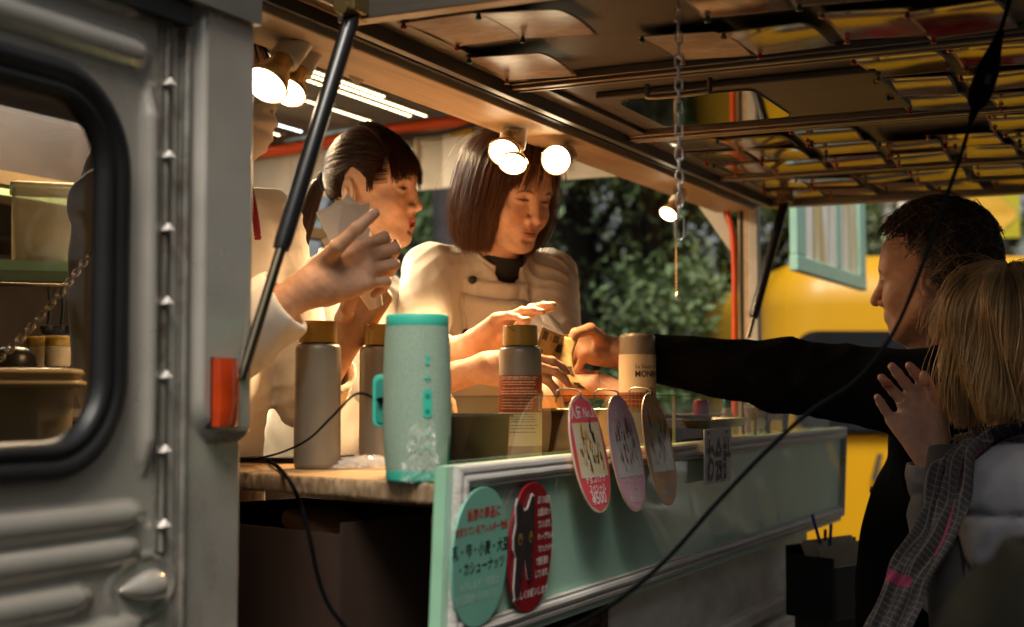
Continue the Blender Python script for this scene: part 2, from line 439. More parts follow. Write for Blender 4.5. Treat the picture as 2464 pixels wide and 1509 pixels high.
# --- pillar: plate with a raised rounded pressing
def pillar():
    xs = np.linspace(XP0, XP1, 60); zs = np.arange(.6, 2.02, .006)
    Xg, Zg = np.meshgrid(xs, zs, indexing='ij')
    x0, x1, z0, r = XP0 + .006, XP1 + .05, 1.335, .055
    dx = np.maximum(np.abs(Xg - (x0 + x1) / 2) - (x1 - x0) / 2 + r, 0); dz = np.maximum(-(Zg - z0 - r), 0)
    d = r - np.hypot(dx, dz)
    H = .016 * np.clip(d / .012, 0, 1) ** .6 * (1 - .0 * Xg)
    H = H * np.clip(d / .012 + .0, 0, 1)
    e = np.clip((XP1 - Xg) / .010, 0, 1); H = H - .010 * (1 - np.sqrt(np.clip(1 - (1 - e) ** 2, 0, 1)))
    g = MB(); g.grid(np.stack([Xg, YW - .004 - H, Zg], -1)); g.bbox((XP0, YW + .004, .6), (XP1 - .001, YW + .055, 2.02)); g.bbox((XP1 - .012, YW + .006, .6), (XP1, YW + .05, 2.0))
    return g.build('door_pillar', silver, truck)
pil = pillar()
g = MB(); lx0, lx1, lz0, lz1, ly = 1.417, 1.466, 1.356, 1.440, YW - .0205
g.bbox((lx0 - .003, ly, lz0 - .003), (lx0 + .004, YW - .012, lz1 + .003)); g.bbox((lx0 - .002, ly, lz0 - .002), (lx1, YW - .01, lz1 + .002)); lampbase = g.build('lamp_base', rubber, pil, bevel=.002)
g = MB(); V = []
for z, k in ((lz0, .80), (lz0 + .008, .95), (lz0 + .03, 1), ((lz0 + lz1) / 2, 1.03), (lz1 - .03, 1), (lz1 - .008, .95), (lz1, .80)):
    V.append([(lx0 + .001, ly, z), (lx0 + .003, ly - .011 * k, z), (lx0 + .018, ly - .016 * k, z), (lx0 + .033, ly - .015 * k, z), (lx1 - .004, ly - .008 * k, z), (lx1 - .001, ly, z)])
V = np.array(V); g.grid(V); g.add(V[0], [tuple(range(6))[::-1]]); g.add(V[-1], [tuple(range(6))]); g.build('marker_lamp', amber, pil, bevel=.002)
# --- dark gutter over the door
g = MB(); g.bbox((.3, YW - .02, 1.845), (1.372, YW + .05, 1.872)); g.build('roof_gutter', rubber, truck)
g = MB(); g.bbox((.3, YW - .03, 1.874), (1.50, YW + .05, 2.35)); g.build('roof_side', M('dark_roof_paint', (.2, .19, .17), .5, .4), truck)  # roof side in one even, darker grey paint
# --- hatch beam: stacked profiles seen from below
g = MB()
g.bbox((XP1, YW + .014, 1.912), (XE + .06, YW + .13, 1.932)); g.build('header_board', wood_board, truck, bevel=.003)
g = MB(); g.bbox((XP1, YW + .001, 1.924), (XE + .06, YW + .012, 1.975)); g.build('hatch_seal', rubber, truck)
g = MB(); g.bbox((XP1, YW - .026, 1.946), (XE + .06, YW - .001, 1.986)); g.bbox((XP1, YW - .001, 1.978), (XE + .06, YW + .06, 2.10))
g.bbox((XP1, YW - .030, 1.9425), (XE + .06, YW - .024, 1.95)); g.bbox((XP1, YW - .004, 1.9425), (XE + .06, YW + .0005, 1.9475)); g.build('hinge_rail', alu, truck, bevel=.0015)
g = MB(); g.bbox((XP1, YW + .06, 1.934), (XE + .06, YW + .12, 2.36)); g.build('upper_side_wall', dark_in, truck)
# --- ceiling, header of the open far end, back wall
g = MB(); P = []
for x in np.linspace(1.0, 4.03, 32):
    row = []
    for y in np.linspace(YW + .1, 3.2, 18):
        z = 2.29 - .055 * ((y - 2.1) / 1.05) ** 2 * 1.0 + .003 * math.sin(y * 70)
        row.append((x, y, z))
    P.append(row)
g.grid(np.array(P)); g.build('ceiling', ceil_mat, truck)
g = MB(); g.bbox((4.03, 1.2, 2.06), (4.06, 3.2, 2.262)); g.bbox((4.022, 1.2, 2.055), (4.03, 3.2, 2.073)); g.bbox((4.022, 1.2, 2.205), (4.03, 3.2, 2.216))
for y in (1.55, 1.9, 2.35, 2.8): g.bbox((4.0245, y, 2.075), (4.03, y + .004, 2.203))
end_h = g.build('end_header', M('warm_white_panel', (.55, .49, .40), .5, var=.2, vs=8), truck, bevel=.002)
clip_m = M('cream_plastic_clip', (.4, .33, .25), .4)
for y, z, s in ((1.75, 2.12, .012), (1.82, 2.12, .018), (1.60, 2.14, .014), (2.02, 2.12, .02), (1.47, 2.12, .016)):
    g = MB(); g.bbox((4.0, y, z), (4.027, y + s, z + s * 1.4)); g.tube(smooth_path([(4.015, y, z), (4.0, y + .02, z - .03), (4.02, y + .05, z + .03)], 10), .0025, 6)
    g.build('cable_clip', clip_m, end_h)
g = MB(); g.bbox((1.0, 3.2, .5), (4.03, 3.23, 2.3)); g.build('back_wall', M('dark_back_wall', (.16, .13, .10), .6, var=.25, vs=8), truck)  # one even dark brown over the whole wall
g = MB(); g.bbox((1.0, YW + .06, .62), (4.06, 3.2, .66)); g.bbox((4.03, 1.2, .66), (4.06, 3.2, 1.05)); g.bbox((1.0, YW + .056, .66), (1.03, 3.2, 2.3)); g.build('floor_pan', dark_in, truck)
# orange hose along the ceiling corner and down the post
g = MB(); g.tube(smooth_path([(3.97, 3.15, 2.225), (3.99, 2.8, 2.222), (3.985, 2.45, 2.255), (3.98, 2.1, 2.262), (3.985, 1.8, 2.26), (3.97, 1.5, 2.25), (3.9, 1.28, 2.18)], 40), .019, 10); g.build('ceiling_hose', orange_hose, truck)
g = MB(); pts = [onX(1700, 440, 3.93), onX(1722, 466, 3.91), onX(1748, 510, 3.905), onX(1762, 560, 3.90), onX(1767, 640, 3.90), onX(1768, 760, 3.90), onX(1768, 860, 3.90), onX(1768, 1000, 3.90)]
g.tube(smooth_path(pts, 40), .0085, 10); g.build('post_hose', orange_hose, truck)
g = MB(); g.tube(smooth_path([(3.96, 2.5, 2.235), (3.97, 2.2, 2.225), (3.95, 2.0, 2.245), (3.97, 1.8, 2.235), (3.96, 1.55, 2.235)], 30), .007, 8); g.build('black_wire', rubber, truck)
# --- far posts and gusset
g = MB(); g.bbox((3.902, 1.177, .66), (3.915, 1.1815, 1.92)); g.build('post_trim', M('cream_trim', (.6, .5, .36), .4), truck)
g = MB(); g.bbox((3.905, 1.166, .66), (3.935, 1.1765, 1.92)); g.build('post_gasket', rubber, truck)
g = MB(); g.bbox((3.904, 1.1515, .66), (3.93, 1.1655, 1.92)); g.build('wood_jamb', wood_board, truck)
g = MB(); g.bbox((3.90, 1.124, .3), (3.935, 1.151, 1.938)); g.build('end_post', M('grey_white_post', (.55, .54, .50), .4), truck, bevel=.003)
a_, b_, d_, e_ = onX(1648, 450, 3.945), onX(1758, 606, 3.945), onX(1758, 556, 3.945), onX(1712, 450, 3.945)
g = MB(); g.prism([a_, b_, d_, e_], (.012, 0, 0)); g.build('gusset', white_paint, truck, bevel=.002)
# --- hatch lid
LX0, LX1, LY0, LY1 = 1.70, 3.885, .06, 1.085
lid = None
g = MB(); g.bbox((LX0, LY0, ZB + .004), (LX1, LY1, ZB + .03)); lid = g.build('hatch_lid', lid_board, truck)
alu_brown = M('tan_aluminium_rib', (.19, .16, .125), .36, .75, var=.12, vs=20, stretch=(4, .3, 4))
for x in (2.222, 2.79, 3.41):
    g = MB(); g.bbox((x - .026, LY0, ZB - .010), (x + .026, LY1 - .012, ZB + .0035)); g.bbox((x - .017, LY0, ZB - .016), (x - .004, LY1 - .012, ZB - .0102)); g.bbox((x + .008, LY0, ZB - .016), (x + .017, LY1 - .012, ZB - .0102))
    g.build('lid_rib', alu_brown, truck, bevel=.0015)
for lo_, hi_ in (((LX0 - .03, LY0, ZB - .022), (LX0, LY1, ZB + .035)), ((LX1 - .02, LY0, ZB - .028), (LX1 + .02, LY1, ZB + .035))):
    g = MB(); g.bbox(lo_, hi_); g.build('lid_end_frame', alu_brown, truck, bevel=.002)
g = MB(); g.bbox((LX0 + .001, LY1 - .012, ZB - .028), (LX1 - .021, LY1 + .004, ZB + .003)); g.bbox((LX0 + .001, LY1 - .05, ZB - .006), (LX1 - .021, LY1 - .0125, ZB + .0035)); g.build('lid_angle', M('grey_angle_iron', (.13, .115, .09), .4, .6), truck, bevel=.0015)
g = MB(); g.bbox((LX0 + .002, .55, ZB - .012), (LX0 + .016, 1.02, ZB + .003)); g.build('red_trim', M('red_trim_tape', (.45, .03, .015), .35), truck)
# inner glass hatch with surround and two pull bars
g = MB(); g.bbox((2.375, .48, ZB - .009), (2.70, .985, ZB + .0035)); lw = g.build('lid_window_surround', lid_board, truck, bevel=.003)
g = MB(); o_ = [(x, y, ZB - .0125) for x, y in round_rect(2.405, 2.675, .70, .955, .025, 5)]; g.prism(o_, (0, 0, .003)); g.build('lid_window', M('dark_mirror_glass', (.30, .28, .25), .05, 1., var=.05, vs=3, bump=.02, bs=4), lw)
for (xa, ya, xb, yb) in ((2.335, .87, 2.335, .755), (3.60, .50, 3.60, .36)):
    g = MB(); pts = smooth_path([(xa, ya, ZB), (xa, ya, ZB - .018), (xa, ya - .012, ZB - .024), (xb, yb + .012, ZB - .024), (xb, yb, ZB - .018), (xb, yb, ZB)], 30); g.tube(pts, .005, 8); g.build('pull_bar', alu_brown, truck)
# --- gas struts
def strut(up, lo, split, r0, r1):
    up, lo = np.array(up), np.array(lo); d = unit(lo - up); m = up + (lo - up) * split
    g = MB(); g.lathe([(r0 * .7, 0), (r0, .012), (r0, np.linalg.norm(m - up) - .012), (r0 * .92, np.linalg.norm(m - up) - .004), (r1 * 1.5, np.linalg.norm(m - up))], up, d, 20); body = g.build('gas_strut', black_metal, truck)
    g = MB(); g.cyl(m - d * .004, lo, r1, n=16); g.build('strut_rod', rod_metal, body)
    g = MB(); g.box(up + A(0, 0, .012), (.05, .035, .03)); g.cyl(up + A(-.03, 0, .0), up + A(.03, 0, .0), .009); g.build('strut_bracket', M('olive_bracket', (.16, .11, .04), .4, .6), body, bevel=.002)
strut(onZ(850, 30, 1.925), onY(580, 912, 1.100), .665, .0118, .0070)
strut(onZ(1889, 484, 1.915), onY(1800, 812, 1.09), .86, .0130, .0065)
# --- lower side body under the counter
g = MB(); g.bbox((1.50, YW - .03, .35), (3.86, YW + .05, 1.0)); g.bbox((2.3, .93, .90), (3.66, YW - .03, 1.062)); lowb = g.build('side_skirt', white_dirty, truck, bevel=.004)
g = MB(); g.bbox((2.3, .90, .885), (3.72, YW - .028, .915)); g.bbox((2.3, .95, .60), (3.72, YW - .029, .884)); g.build('sill_moulding', white_dirty, lowb, bevel=.006)
g = MB()
for k in range(4): g.tube([(2.3, .945, .84 - .06 * k), (3.64, .945, .84 - .06 * k)], .017, 12)
g.build('skirt_ribs', white_dirty, lowb)
# ------------------------------------------------------------------ serving counter with mint fascia
mint = M('mint_paint', (.52, .78, .63), .42, var=.06, vs=6)
mint_edge = M('mint_edge_paint', (.30, .56, .38), .45, var=.1, vs=14)
plank_top = ramp_mat('worn_worktop', [(.3, (.40, .24, .10)), (.5, (.52, .33, .16)), (.75, (.62, .43, .23))], 7, .42, (.8, 6, 2), bump=.06)
end_grain = ramp_mat('chipboard_edge', [(.3, (.16, .10, .05)), (.45, (.34, .23, .13)), (.55, (.25, .16, .08)), (.72, (.46, .34, .21))], 26, .75, (1.2, 1.2, .35), detail=9, bump=.5)
dark_wood = ramp_mat('dark_shelf_wood', [(.3, (.03, .014, .007)), (.6, (.06, .03, .013)), (.8, (.085, .045, .02))], 8, .55, (1, 1, 9), bump=.1, kind='wave')
card_brown = M('brown_cardboard', (.030, .014, .008), .75, var=.2, vs=6, bump=.05, bs=40)
moulding = ramp_mat('weathered_white_moulding', [(.3, (.40, .37, .33)), (.48, (.58, .55, .51)), (.7, (.68, .66, .62))], 18, .45, (.25, 9, 9), detail=8, bump=.25)
acrylic = glass_mat('acrylic_sheet', (.93, .97, .95), gloss=.03, rough=.05, tint=.98, top=.14)
guard_glass = glass_mat('sneeze_guard_glass', (.78, .86, .78), gloss=.16, rough=.01, tint=.94)
glass_edge = M('green_glass_edge', (.01, .09, .05), .1, var=.1)
ZT = 1.28
counter = thing('serving_counter', 'wooden serving counter with mint green fascia panel, white moulding and glass guard', 'counter', (2.6, 1.1, ZT))
e0, e1 = A(1.612, .884), A(1.80, 1.53)
top_o = [(e0[0], e0[1]), (3.80, .884), (3.80, 1.35), (2.05, 1.35), (1.95, 1.53), (e1[0], e1[1])]
g = MB(); g.prism([(x, y, ZT - .0004) for x, y in top_o], (0, 0, -.0235)); g.build('worktop', plank_top, counter)
g = MB(); n_ = unit(A(-(e1 - e0)[1], (e1 - e0)[0], 0)); a3, b3 = A(*e0, ZT), A(*e1, ZT)
L_ = np.linalg.norm(e1 - e0); ex = unit(b3 - a3); P = []
for u in np.linspace(0, 1, 160):
    row = []
    for k, (oz, oy) in enumerate(((.0, -.002), (.0004, .003), (-.003, .0046), (-.012, .005), (-.021, .0046), (-.0255, .003), (-.026, -.002))):
        w = .0014 * nrs.randn() if 0 < k < 6 else 0
        row.append(a3 + ex * L_ * u + n_ * (oy + w) + Z_ * (oz + .0006 * nrs.randn()))
    P.append(row)
g.grid(np.array(P)); g.build('worktop_edge', end_grain, counter)
# dark tray edge lying at the back of the worktop
g = MB(); g.box(A(1.99, 1.43, ZT + .0046), (.05, .30, .008), (rad(8), 'Z')); g.box(A(2.35, 1.36, ZT + .0046), (.70, .03, .008)); g.build('back_trim', M('black_trim', (.015, .01, .008), .35), counter)
# cabinet under the worktop
g = MB(); g.box(A(1.66, .895, 1.09), (.08, .018, .30)); g.bbox((1.64, .905, ZT - .262), (2.2, 1.6, ZT - .245)); g.bbox((2.2, .9, .8), (2.22, 1.6, 1.25)); g.bbox((1.7, 1.6, .8), (2.22, 1.62, 1.25)); g.bbox((1.64, .907, .93), (2.2, 1.6, .945)); g.build('cabinet', dark_wood, counter, bevel=.002)
# mint fascia (leans out a little at the top)
TL, TR = onY(1094, 1136, .868), onY(2033, 1030, .868)
PX_0, PX_1, PZ1, PZ0, LEAN = 1.614, 3.815, 1.300, 1.068, .010
def fas(x, z, out=0.): return A(x, .868 + (PZ1 - z) * LEAN / .232 - out, z)
def fbar(g, x0, x1, z0, z1, o0, o1, m=None):
    P = [fas(x0, z0, o0), fas(x1, z0, o0), fas(x1, z1, o0), fas(x0, z1, o0), fas(x0, z0, o1), fas(x1, z0, o1), fas(x1, z1, o1), fas(x0, z1, o1)]
    g.add(P, [(0, 1, 2, 3), (4, 7, 6, 5), (0, 4, 5, 1), (3, 2, 6, 7), (0, 3, 7, 4), (1, 5, 6, 2)], m=m)
g = MB(); fbar(g, PX_0 - .012, PX_1, PZ0 - .012, PZ1 + .004, -.016, .0); fp = g.build('fascia_panel', [mint], counter)
g = MB(); fbar(g, PX_0 - .0155, PX_0 - .0123, PZ0 - .012, PZ1 + .004, -.0165, -.0005); fbar(g, PX_0 - .0165, PX_0 - .0125, PZ0 - .012, PZ1 + .0035, -.0175, -.0168); g.build('fascia_side', mint_edge, counter)
def moulding_run(g, p0, p1, wdir, odir, w=.033, mit0=1, mit1=1):
    """picture-frame moulding: stepped profile swept from p0 to p1 with mitred ends; wdir points to the inside of the frame"""
    prof = [(0, .0), (0, .007), (.003, .010), (.008, .011), (.0095, .0085), (.0125, .0085), (.0140, .012), (.0185, .0135), (.023, .012), (.0245, .0085), (.0275, .0085), (.029, .0095), (w, .0065), (w, .0)]
    d = unit(p1 - p0); V = []
    for e, mt, base in ((0, mit0, p0), (1, mit1, p1)):
        V.append([base + wdir * a + odir * b + d * (a * mt if e == 0 else -a * mt) for a, b in prof])
    n = 40; G = np.array([[V[0][k] + (V[1][k] - V[0][k]) * t for k in range(len(prof))] for t in np.linspace(0, 1, n)])
    G[1:-1, :, 2] += .0004 * nrs.randn(n - 2, 1)
    g.grid(G, smooth=False); g.add(V[0], [tuple(range(len(prof)))[::-1]]); g.add(V[1], [tuple(range(len(prof)))])
up = unit(fas(2, PZ1) - fas(2, PZ0)); od = unit(np.cross(X_, up))
od = od if od[1] < 0 else -od
c00, c10, c11, c01 = fas(PX_0, PZ0, .0005), fas(PX_1, PZ0, .0005), fas(PX_1, PZ1 + .004, .0005), fas(PX_0, PZ1 + .004, .0005)
g = MB(); moulding_run(g, c01, c11, -up, od, .030); moulding_run(g, c10, c00, up, od, .030)
moulding_run(g, c00, c01, X_, od, .022); moulding_run(g, c11, c10, -X_, od, .03)
g.build('moulding_frame', moulding, counter)
# acrylic front, slightly wavy so that what it mirrors wobbles
P = []
for x in np.linspace(PX_0 + .026, PX_1 - .032, 160):
    P.append([fas(x, z, .0075 + .0016 * math.sin(x * 9 + 2.2 * math.sin(z * 21)) + .0008 * math.sin(x * 23 + z * 31)) for z in np.linspace(PZ0 + .028, PZ1 - .028, 16)])
g = MB(); g.grid(np.array(P)); g.build('acrylic_cover', acrylic, counter)
# sneeze guard panes
for (xa, xb, z1, y) in ((1.658, 2.56, 1.392, .90), (2.567, 3.10, 1.390, .905), (3.105, 3.80, 1.352, .903)):
    g = MB(); g.quad((xa, y, ZT + .021), (xb, y, ZT + .021), (xb, y, z1), (xa, y, z1)); pane = g.build('glass_pane', guard_glass, counter)
    g = MB(); g.bbox((xa - .0035, y - .003, ZT + .021), (xa - .0005, y + .003, z1)); g.bbox((xa, y - .0015, z1), (xb, y + .0015, z1 + .0012)); g.build('pane_edge', glass_edge if xa < 2 else M('pale_glass_edge', (.35, .36, .27), .15), pane)
g = MB(); g.bbox((1.652, .8855, ZT + .0002), (3.80, .912, ZT + .0205)); g.build('guard_rail', mint_edge, counter, bevel=.002)
# bracket holding the far end
g = MB(); g.prism([(3.70, .80, 1.02), (3.70, .80, .985), (3.70, 1.08, .84), (3.70, 1.08, .90)], (.05, 0, 0)); g.bbox((3.66, 1.075, .86), (3.74, 1.09, 1.06)); g.build('bracket', M('dark_bracket', (.03, .02, .014), .5), counter)
# ------------------------------------------------------------------ lit lamps
WARM = (1.0, .60, .27)
lamp_face = M('lit_lamp_face', (1, .9, .7), .3, emit=(1, .78, .48), es=14)
lamp_gold = M('gold_reflector_glass', (.75, .48, .16), .22, .6, var=.15, vs=60, stretch=(1, 1, 1), coat=.4)
lamp_white = M('cream_lamp_holder', (.80, .70, .55), .35, var=.06)
led_dot = M('lit_led', (1, .9, .75), .3, emit=(1, .74, .42), es=10)
led_cool = M('lit_led_cool', (.9, 1, 1), .3, emit=(.85, .95, 1), es=9)
led_bar = M('led_bar', (.3, .27, .22), .4, .5)
def lamp(px, py, Y, axis, r, lab, watts, bend=A(0, 0, 1), text=True, dist=None):
    c = onY(px, py, Y); ax = unit(axis)
    t = thing('reflector_lamp', lab, 'lamp', c, 'clip-on reflector lamps lit along the hatch beam')
    k = r / .0315
    g = MB(); g.lathe([(r * .98, 0), (r * .9, .004 * k), (r * .6, .007 * k), (0.0, .009 * k)], c, ax, 32); g.build('lamp_face', lamp_face, t)
    g = MB(); prof = [(r * 1.0, .0015), (r * 1.07, .001), (r * 1.08, -.003), (r * 1.02, -.006), (r * .98, -.010 * k), (r * .78, -.026 * k), (r * .60, -.038 * k), (r * .56, -.060 * k)]
    g.lathe(prof, c, ax, 40, cap=False); g.build('reflector', lamp_gold, t)
    g = MB(); b = c - ax * .056 * k; g.lathe([(r * .62, 0), (r * .72, -.003), (r * .74, -.056 * k), (r * .66, -.064 * k), (r * .3, -.066 * k), (0.0, -.066 * k)], b, ax, 28)
    h = b - ax * .064 * k; jz = 1.912
    g.tube(smooth_path([h, h - ax * .012, (h - ax * .02) * A(1, 1, 0) + A(0, .01, (jz + h[2]) / 2), A(h[0] + .01, min(max(h[1] + .01, 1.15), 1.24), jz + .002)], 12), .006, 8)
    hold = g.build('lamp_holder', lamp_white, t)
    if text:
        f = unit(-CF - ax * (-CF @ ax)); yd = -ax; xd = unit(np.cross(yd, f)); g = MB()
        g2 = [ellipse(b - ax * .03 * k + f * (r * .745), xd, yd, .006 * k, .006 * k, 16), ellipse(b - ax * .03 * k + f * (r * .745), xd, yd, .0048 * k, .0048 * k, 16)]
        g.grid(np.array(g2), closed=True)
        for i in range(4): g.box(b - ax * (.044 + .003 * i) * k + f * (r * .735), (.010, .001, .001), ax=np.array([xd, f, yd]))
        g.build('lettering', M('lamp_print', (.12, .08, .04), .6), hold)
    L = bpy.data.lights.new('lamp_light', 'SPOT'); L.energy = watts * 7.0; L.color = WARM; L.shadow_soft_size = .028; L.spot_size = rad(112); L.spot_blend = .9
    o = bpy.data.objects.new('lamp_light', L); COL.objects.link(o); o.parent = t; o.location = [float(v) for v in ax * .03]; o.rotation_euler = Vector([float(v) for v in -unit(ax + A(.25, .30, -.9))]).to_track_quat('Z', 'Y').to_euler()
    return t
axA = -CU * .72 - CR * .34 - CF * .60
lamp(640, 205, 1.20, axA, .0315, 'lower left reflector lamp of the pair beside the big black gas strut', .50)
lamp(693, 222, 1.215, axA + CR * .1, .0270, 'right hand reflector lamp of the pair beside the big black gas strut', .38)
axB = -CU * .62 - CR * .22 - CF * .75
lamp(1213, 368, 1.20, axB, .0300, 'upper lamp of the pair lit in front of the bob haired woman', 3.4)
lamp(1234, 394, 1.185, axB + CR * .1 - CU * .2, .0265, 'lower lamp of the pair lit in front of the bob haired woman', 2.8)
lamp(1338, 385, 1.155, -CF * .95 - CU * .2 - CR * .25, .0290, 'round lit lamp facing outwards right of the lamp pair over the bob haired woman', 4.5, text=False)
lamp(1608, 515, 1.20, -CU * .7 - CR * .45 - CF * .55, .0225, 'smallest lit lamp beside the hanging chain near the far end of the beam', 4.0, text=False)
# LED strips under the ceiling
def led(px, py, x0, lab, mat, z=2.245, n=64, watts=15.):
    e = onZ(px, py, z); y = e[1]; x1 = e[0]
    t = thing('led_strip', lab, 'led strip', (x1, y, z), 'led strips lit under the truck ceiling')
    g = MB(); g.bbox((x0, y - .011, z + .003), (x1, y + .011, z + .014)); g.build('bar', led_bar, t)
    g = MB(); n = int((x1 - x0) / .0235)
    for i in range(n):
        x = x0 + .012 + .0235 * i; g.bbox((x - .0055, y - .0032, z + .0005), (x + .0055, y + .0032, z + .0026))
    g.build('light_row', mat, t)
    L = bpy.data.lights.new('strip_light', 'AREA'); L.shape = 'RECTANGLE'; L.size = max(.3, x1 - x0 - .5); L.size_y = .008; L.energy = watts; L.color = (1, .71, .40) if mat is led_dot else (.85, .95, 1)
    o = bpy.data.objects.new('strip_light', L); COL.objects.link(o); o.parent = t; o.location = ((x0 - x1) / 2 - .25, 0, -.001)
led(927, 236, 2.25, 'warm led strip nearest the hatch beam with the shortest visible run', led_dot)
led(1026, 282, 2.25, 'longest warm led strip, second from the hatch beam', led_dot)
led(990, 282, 2.25, 'warm led strip close beside the longest one, third from the hatch beam', led_dot)
led(896, 296, 2.25, 'single warm led strip with clear space on both sides', led_dot)
led(730, 320, 2.3, 'cool white led strip left of the black gas strut', led_cool, watts=8.)
led(682, 330, 2.3, 'short bright led strip below the cool white one', led_dot, watts=5.)
led(640, 344, 2.3, 'lowest led strip just above the orange hose by the masked worker', led_cool, watts=3.)
led(210, 212, 2.5, 'short led strip over the shelf seen through the door window', led_cool, watts=.6)
# ------------------------------------------------------------------ things on and around the counter
def wrap_text(mb, body, c, r, size, h, sx=1., bold=0., m=None, ang0=0., face=None, line=1.):
    """lettering bent round a bottle that stands at c; h is its height on the bottle, ang0 shifts it sideways"""
    v, f = text_mesh(body, size, 'CENTER', bold, line=line)
    if not len(v): return
    fd = unit(face if face is not None else -_Fh); sd = np.cross(Z_, fd)
    a = v[:, 0] * sx / r + ang0
    P = np.asarray(c, float) + np.outer(np.cos(a) * r, fd) + np.outer(np.sin(a) * r, sd) + np.outer(v[:, 1] + h, Z_)
    mb.add(P, f, m=m)
def band(mb, c, r, h0, h1, a0, a1, n=24, m=None, face=None):
    fd = unit(face if face is not None else -_Fh); sd = np.cross(Z_, fd); t = np.linspace(a0, a1, n)
    mb.grid(np.array([[np.asarray(c) + fd * math.cos(q) * r + sd * math.sin(q) * r + Z_ * h for h in (h0, h1)] for q in t]), m)
bot_mat = M('taupe_plastic_bottle', (.30, .27, .215), .36, .25, var=.05, coat=.15, sss=.0)
cap_mat = M('olive_gold_cap', (.40, .24, .035), .35, var=.08, coat=.2)
BG = 'sauce bottles standing on the counter'
def bottle(c, lab, r=.0365, hb=.193, cap=True, hcap=.036):
    t = thing('sauce_bottle', lab, 'bottle', c, BG)
    g = MB(); g.lathe([(r * .90, 0), (r * .985, .003), (r, .01), (r * .985, hb - .012), (r * .97, hb - .005), (r * .90, hb - .0005), (r * .74, hb), (r * .72, hb + .002)], c, n=48); body = g.build('body', bot_mat, t)
    if cap:
        g = MB(); rc_ = r * .82; g.lathe([(rc_, hb + .0025), (rc_ * 1.0, hb + .004), (rc_ * .97, hb + hcap - .003), (rc_ * .96, hb + hcap), (rc_ * .2, hb + hcap + .0005), (0, hb + hcap + .0005)], c, n=48); cp = g.build('cap', cap_mat, t)
        g = MB(); fd = -_Fh; sd = np.cross(Z_, fd); q = np.asarray(c) + fd * rc_ * .90 + sd * rc_ * -.45 + Z_ * (hb + hcap - .006)
        g.tube(smooth_path([q - sd * .008 + Z_ * .005, q + Z_ * -.003, q + sd * .008 + Z_ * .005], 8), .0016, 6); g.build('cap_lip', cap_mat, cp)
    return t, body
B1, B2, B3, B4 = at(763, 1112, 2.215), at(1252, 1110, 2.36), A(2.64, 1.007, ZT), at(917, 1100, 2.33)
for b_ in (B1, B2, B4): b_[2] = ZT
bottle(B1, 'plain taupe bottle with gold cap left of the mint speaker')
bottle(B4, 'taupe bottle with gold cap mostly hidden behind the mint speaker')
t2, b2 = bottle(B2, 'taupe bottle with red brown printed label and gold cap', .036, .193)
red_lab = M('red_brown_label', (.33, .055, .018), .45, var=.12, vs=30); cream_lab = M('cream_label', (.62, .55, .36), .5, var=.08); ink_w = M('cream_print', (.75, .62, .42), .6); ink_d = M('dark_print', (.03, .02, .02), .6)
g = MB(); band(g, B2, .0369, .085, .146, -1.35, 1.35); g.build('red_label', red_lab, b2)
g = MB(); band(g, B2, .0369, .03, .0849, -1.35, 1.35); g.build('cream_label', cream_lab, b2)
def scribble_rows(g, c, r, rows, a0, a1, hh, seed, m=None):
    rr_ = random.Random(seed)
    for h in rows:
        a = a0 + rr_.random() * .1; e = a1 - rr_.random() * .5
        while a < e:
            w = .03 + rr_.random() * .08; band(g, c, r, h, h + hh * (.7 + .5 * rr_.random()), a, a + w, 3, m); a += w + .02 + rr_.random() * .02
g = MB(); scribble_rows(g, B2, .0372, [.142, .139, .134, .130, .124, .119, .115, .110, .105, .100, .095, .0905], -1.0, .95, .0017, 4); g.build('lettering', ink_w, b2)
g = MB(); scribble_rows(g, B2, .0372, [.081, .077, .073, .069, .063, .058, .052], -1.0, .95, .0012, 9); g.build('lettering', ink_d, b2)
g = MB(); band(g, B2, .0372, .088, .115, .95, 1.25, m=0)
for k in range(9): band(g, B2, .0374, .09, .113, .98 + .028 * k, .98 + .028 * k + .012 + .008 * (k % 2), 2, m=1)
g.build('barcode', [M('white_label_patch', (.6, .6, .58), .5), ink_d], b2)
t3, b3 = bottle(B3, 'capless taupe bottle with cream label and round chestnut emblem', .0365, .232, cap=False)
L3 = M('cream_paper_label', (.72, .62, .44), .5, var=.05); face3 = unit(-_Fh * .93 + CR * .36)
g = MB(); band(g, B3, .0370, .105, .192, -1.5, 1.5); g.build('cream_label', L3, b3)
g = MB(); band(g, B3, .0372, .088, .1175, -1.5, 1.5); lb = g.build('brown_label_band', M('brown_tile_print', (.30, .06, .02), .5, var=.3, vs=120), b3)
g = MB()
for k in range(12): band(g, B3, .03735, .088, .1175, -1.4 + .2 * k, -1.4 + .2 * k + .012, 2)
for k in range(3): band(g, B3, .03735, .095 + .008 * k, .0957 + .008 * k, -1.4, 1.4, 20)
g.build('tile_lines', ink_w, lb)
g = MB(); wrap_text(g, 'La Sauce de', B3, .0374, .0120, .168, .85, 0, ang0=.08, face=face3); wrap_text(g, 'MONIN', B3, .0375, .0170, .153, .88, .0004, ang0=.10, face=face3); g.build('lettering', M('black_label_print', (.02, .012, .01), .5), b3)
g = MB()
def wdisc(h, a, rad_, m, o): 
    fd = face3; sd = np.cross(Z_, fd); P = []
    for k in range(20):
        q = k / 20 * 2 * math.pi; aa = a + math.cos(q) * rad_ / .0365; P.append(B3 + fd * math.cos(aa) * (.0374 + o) + sd * math.sin(aa) * (.0374 + o) + Z_ * (h + math.sin(q) * rad_))
    g.add(P, [tuple(range(20))], m=m)
wdisc(.112, .35, .0155, 0, .0002); wdisc(.112, .35, .0135, 1, .0004); wdisc(.112, .35, .012, 2, .0006)
for dx, dz in ((-.0045, .0), (.004, .002), (0, .006), (.001, -.005), (.006, -.003)): wdisc(.112 + dz, .35 + dx / .0365, .0036, 3, .0008)
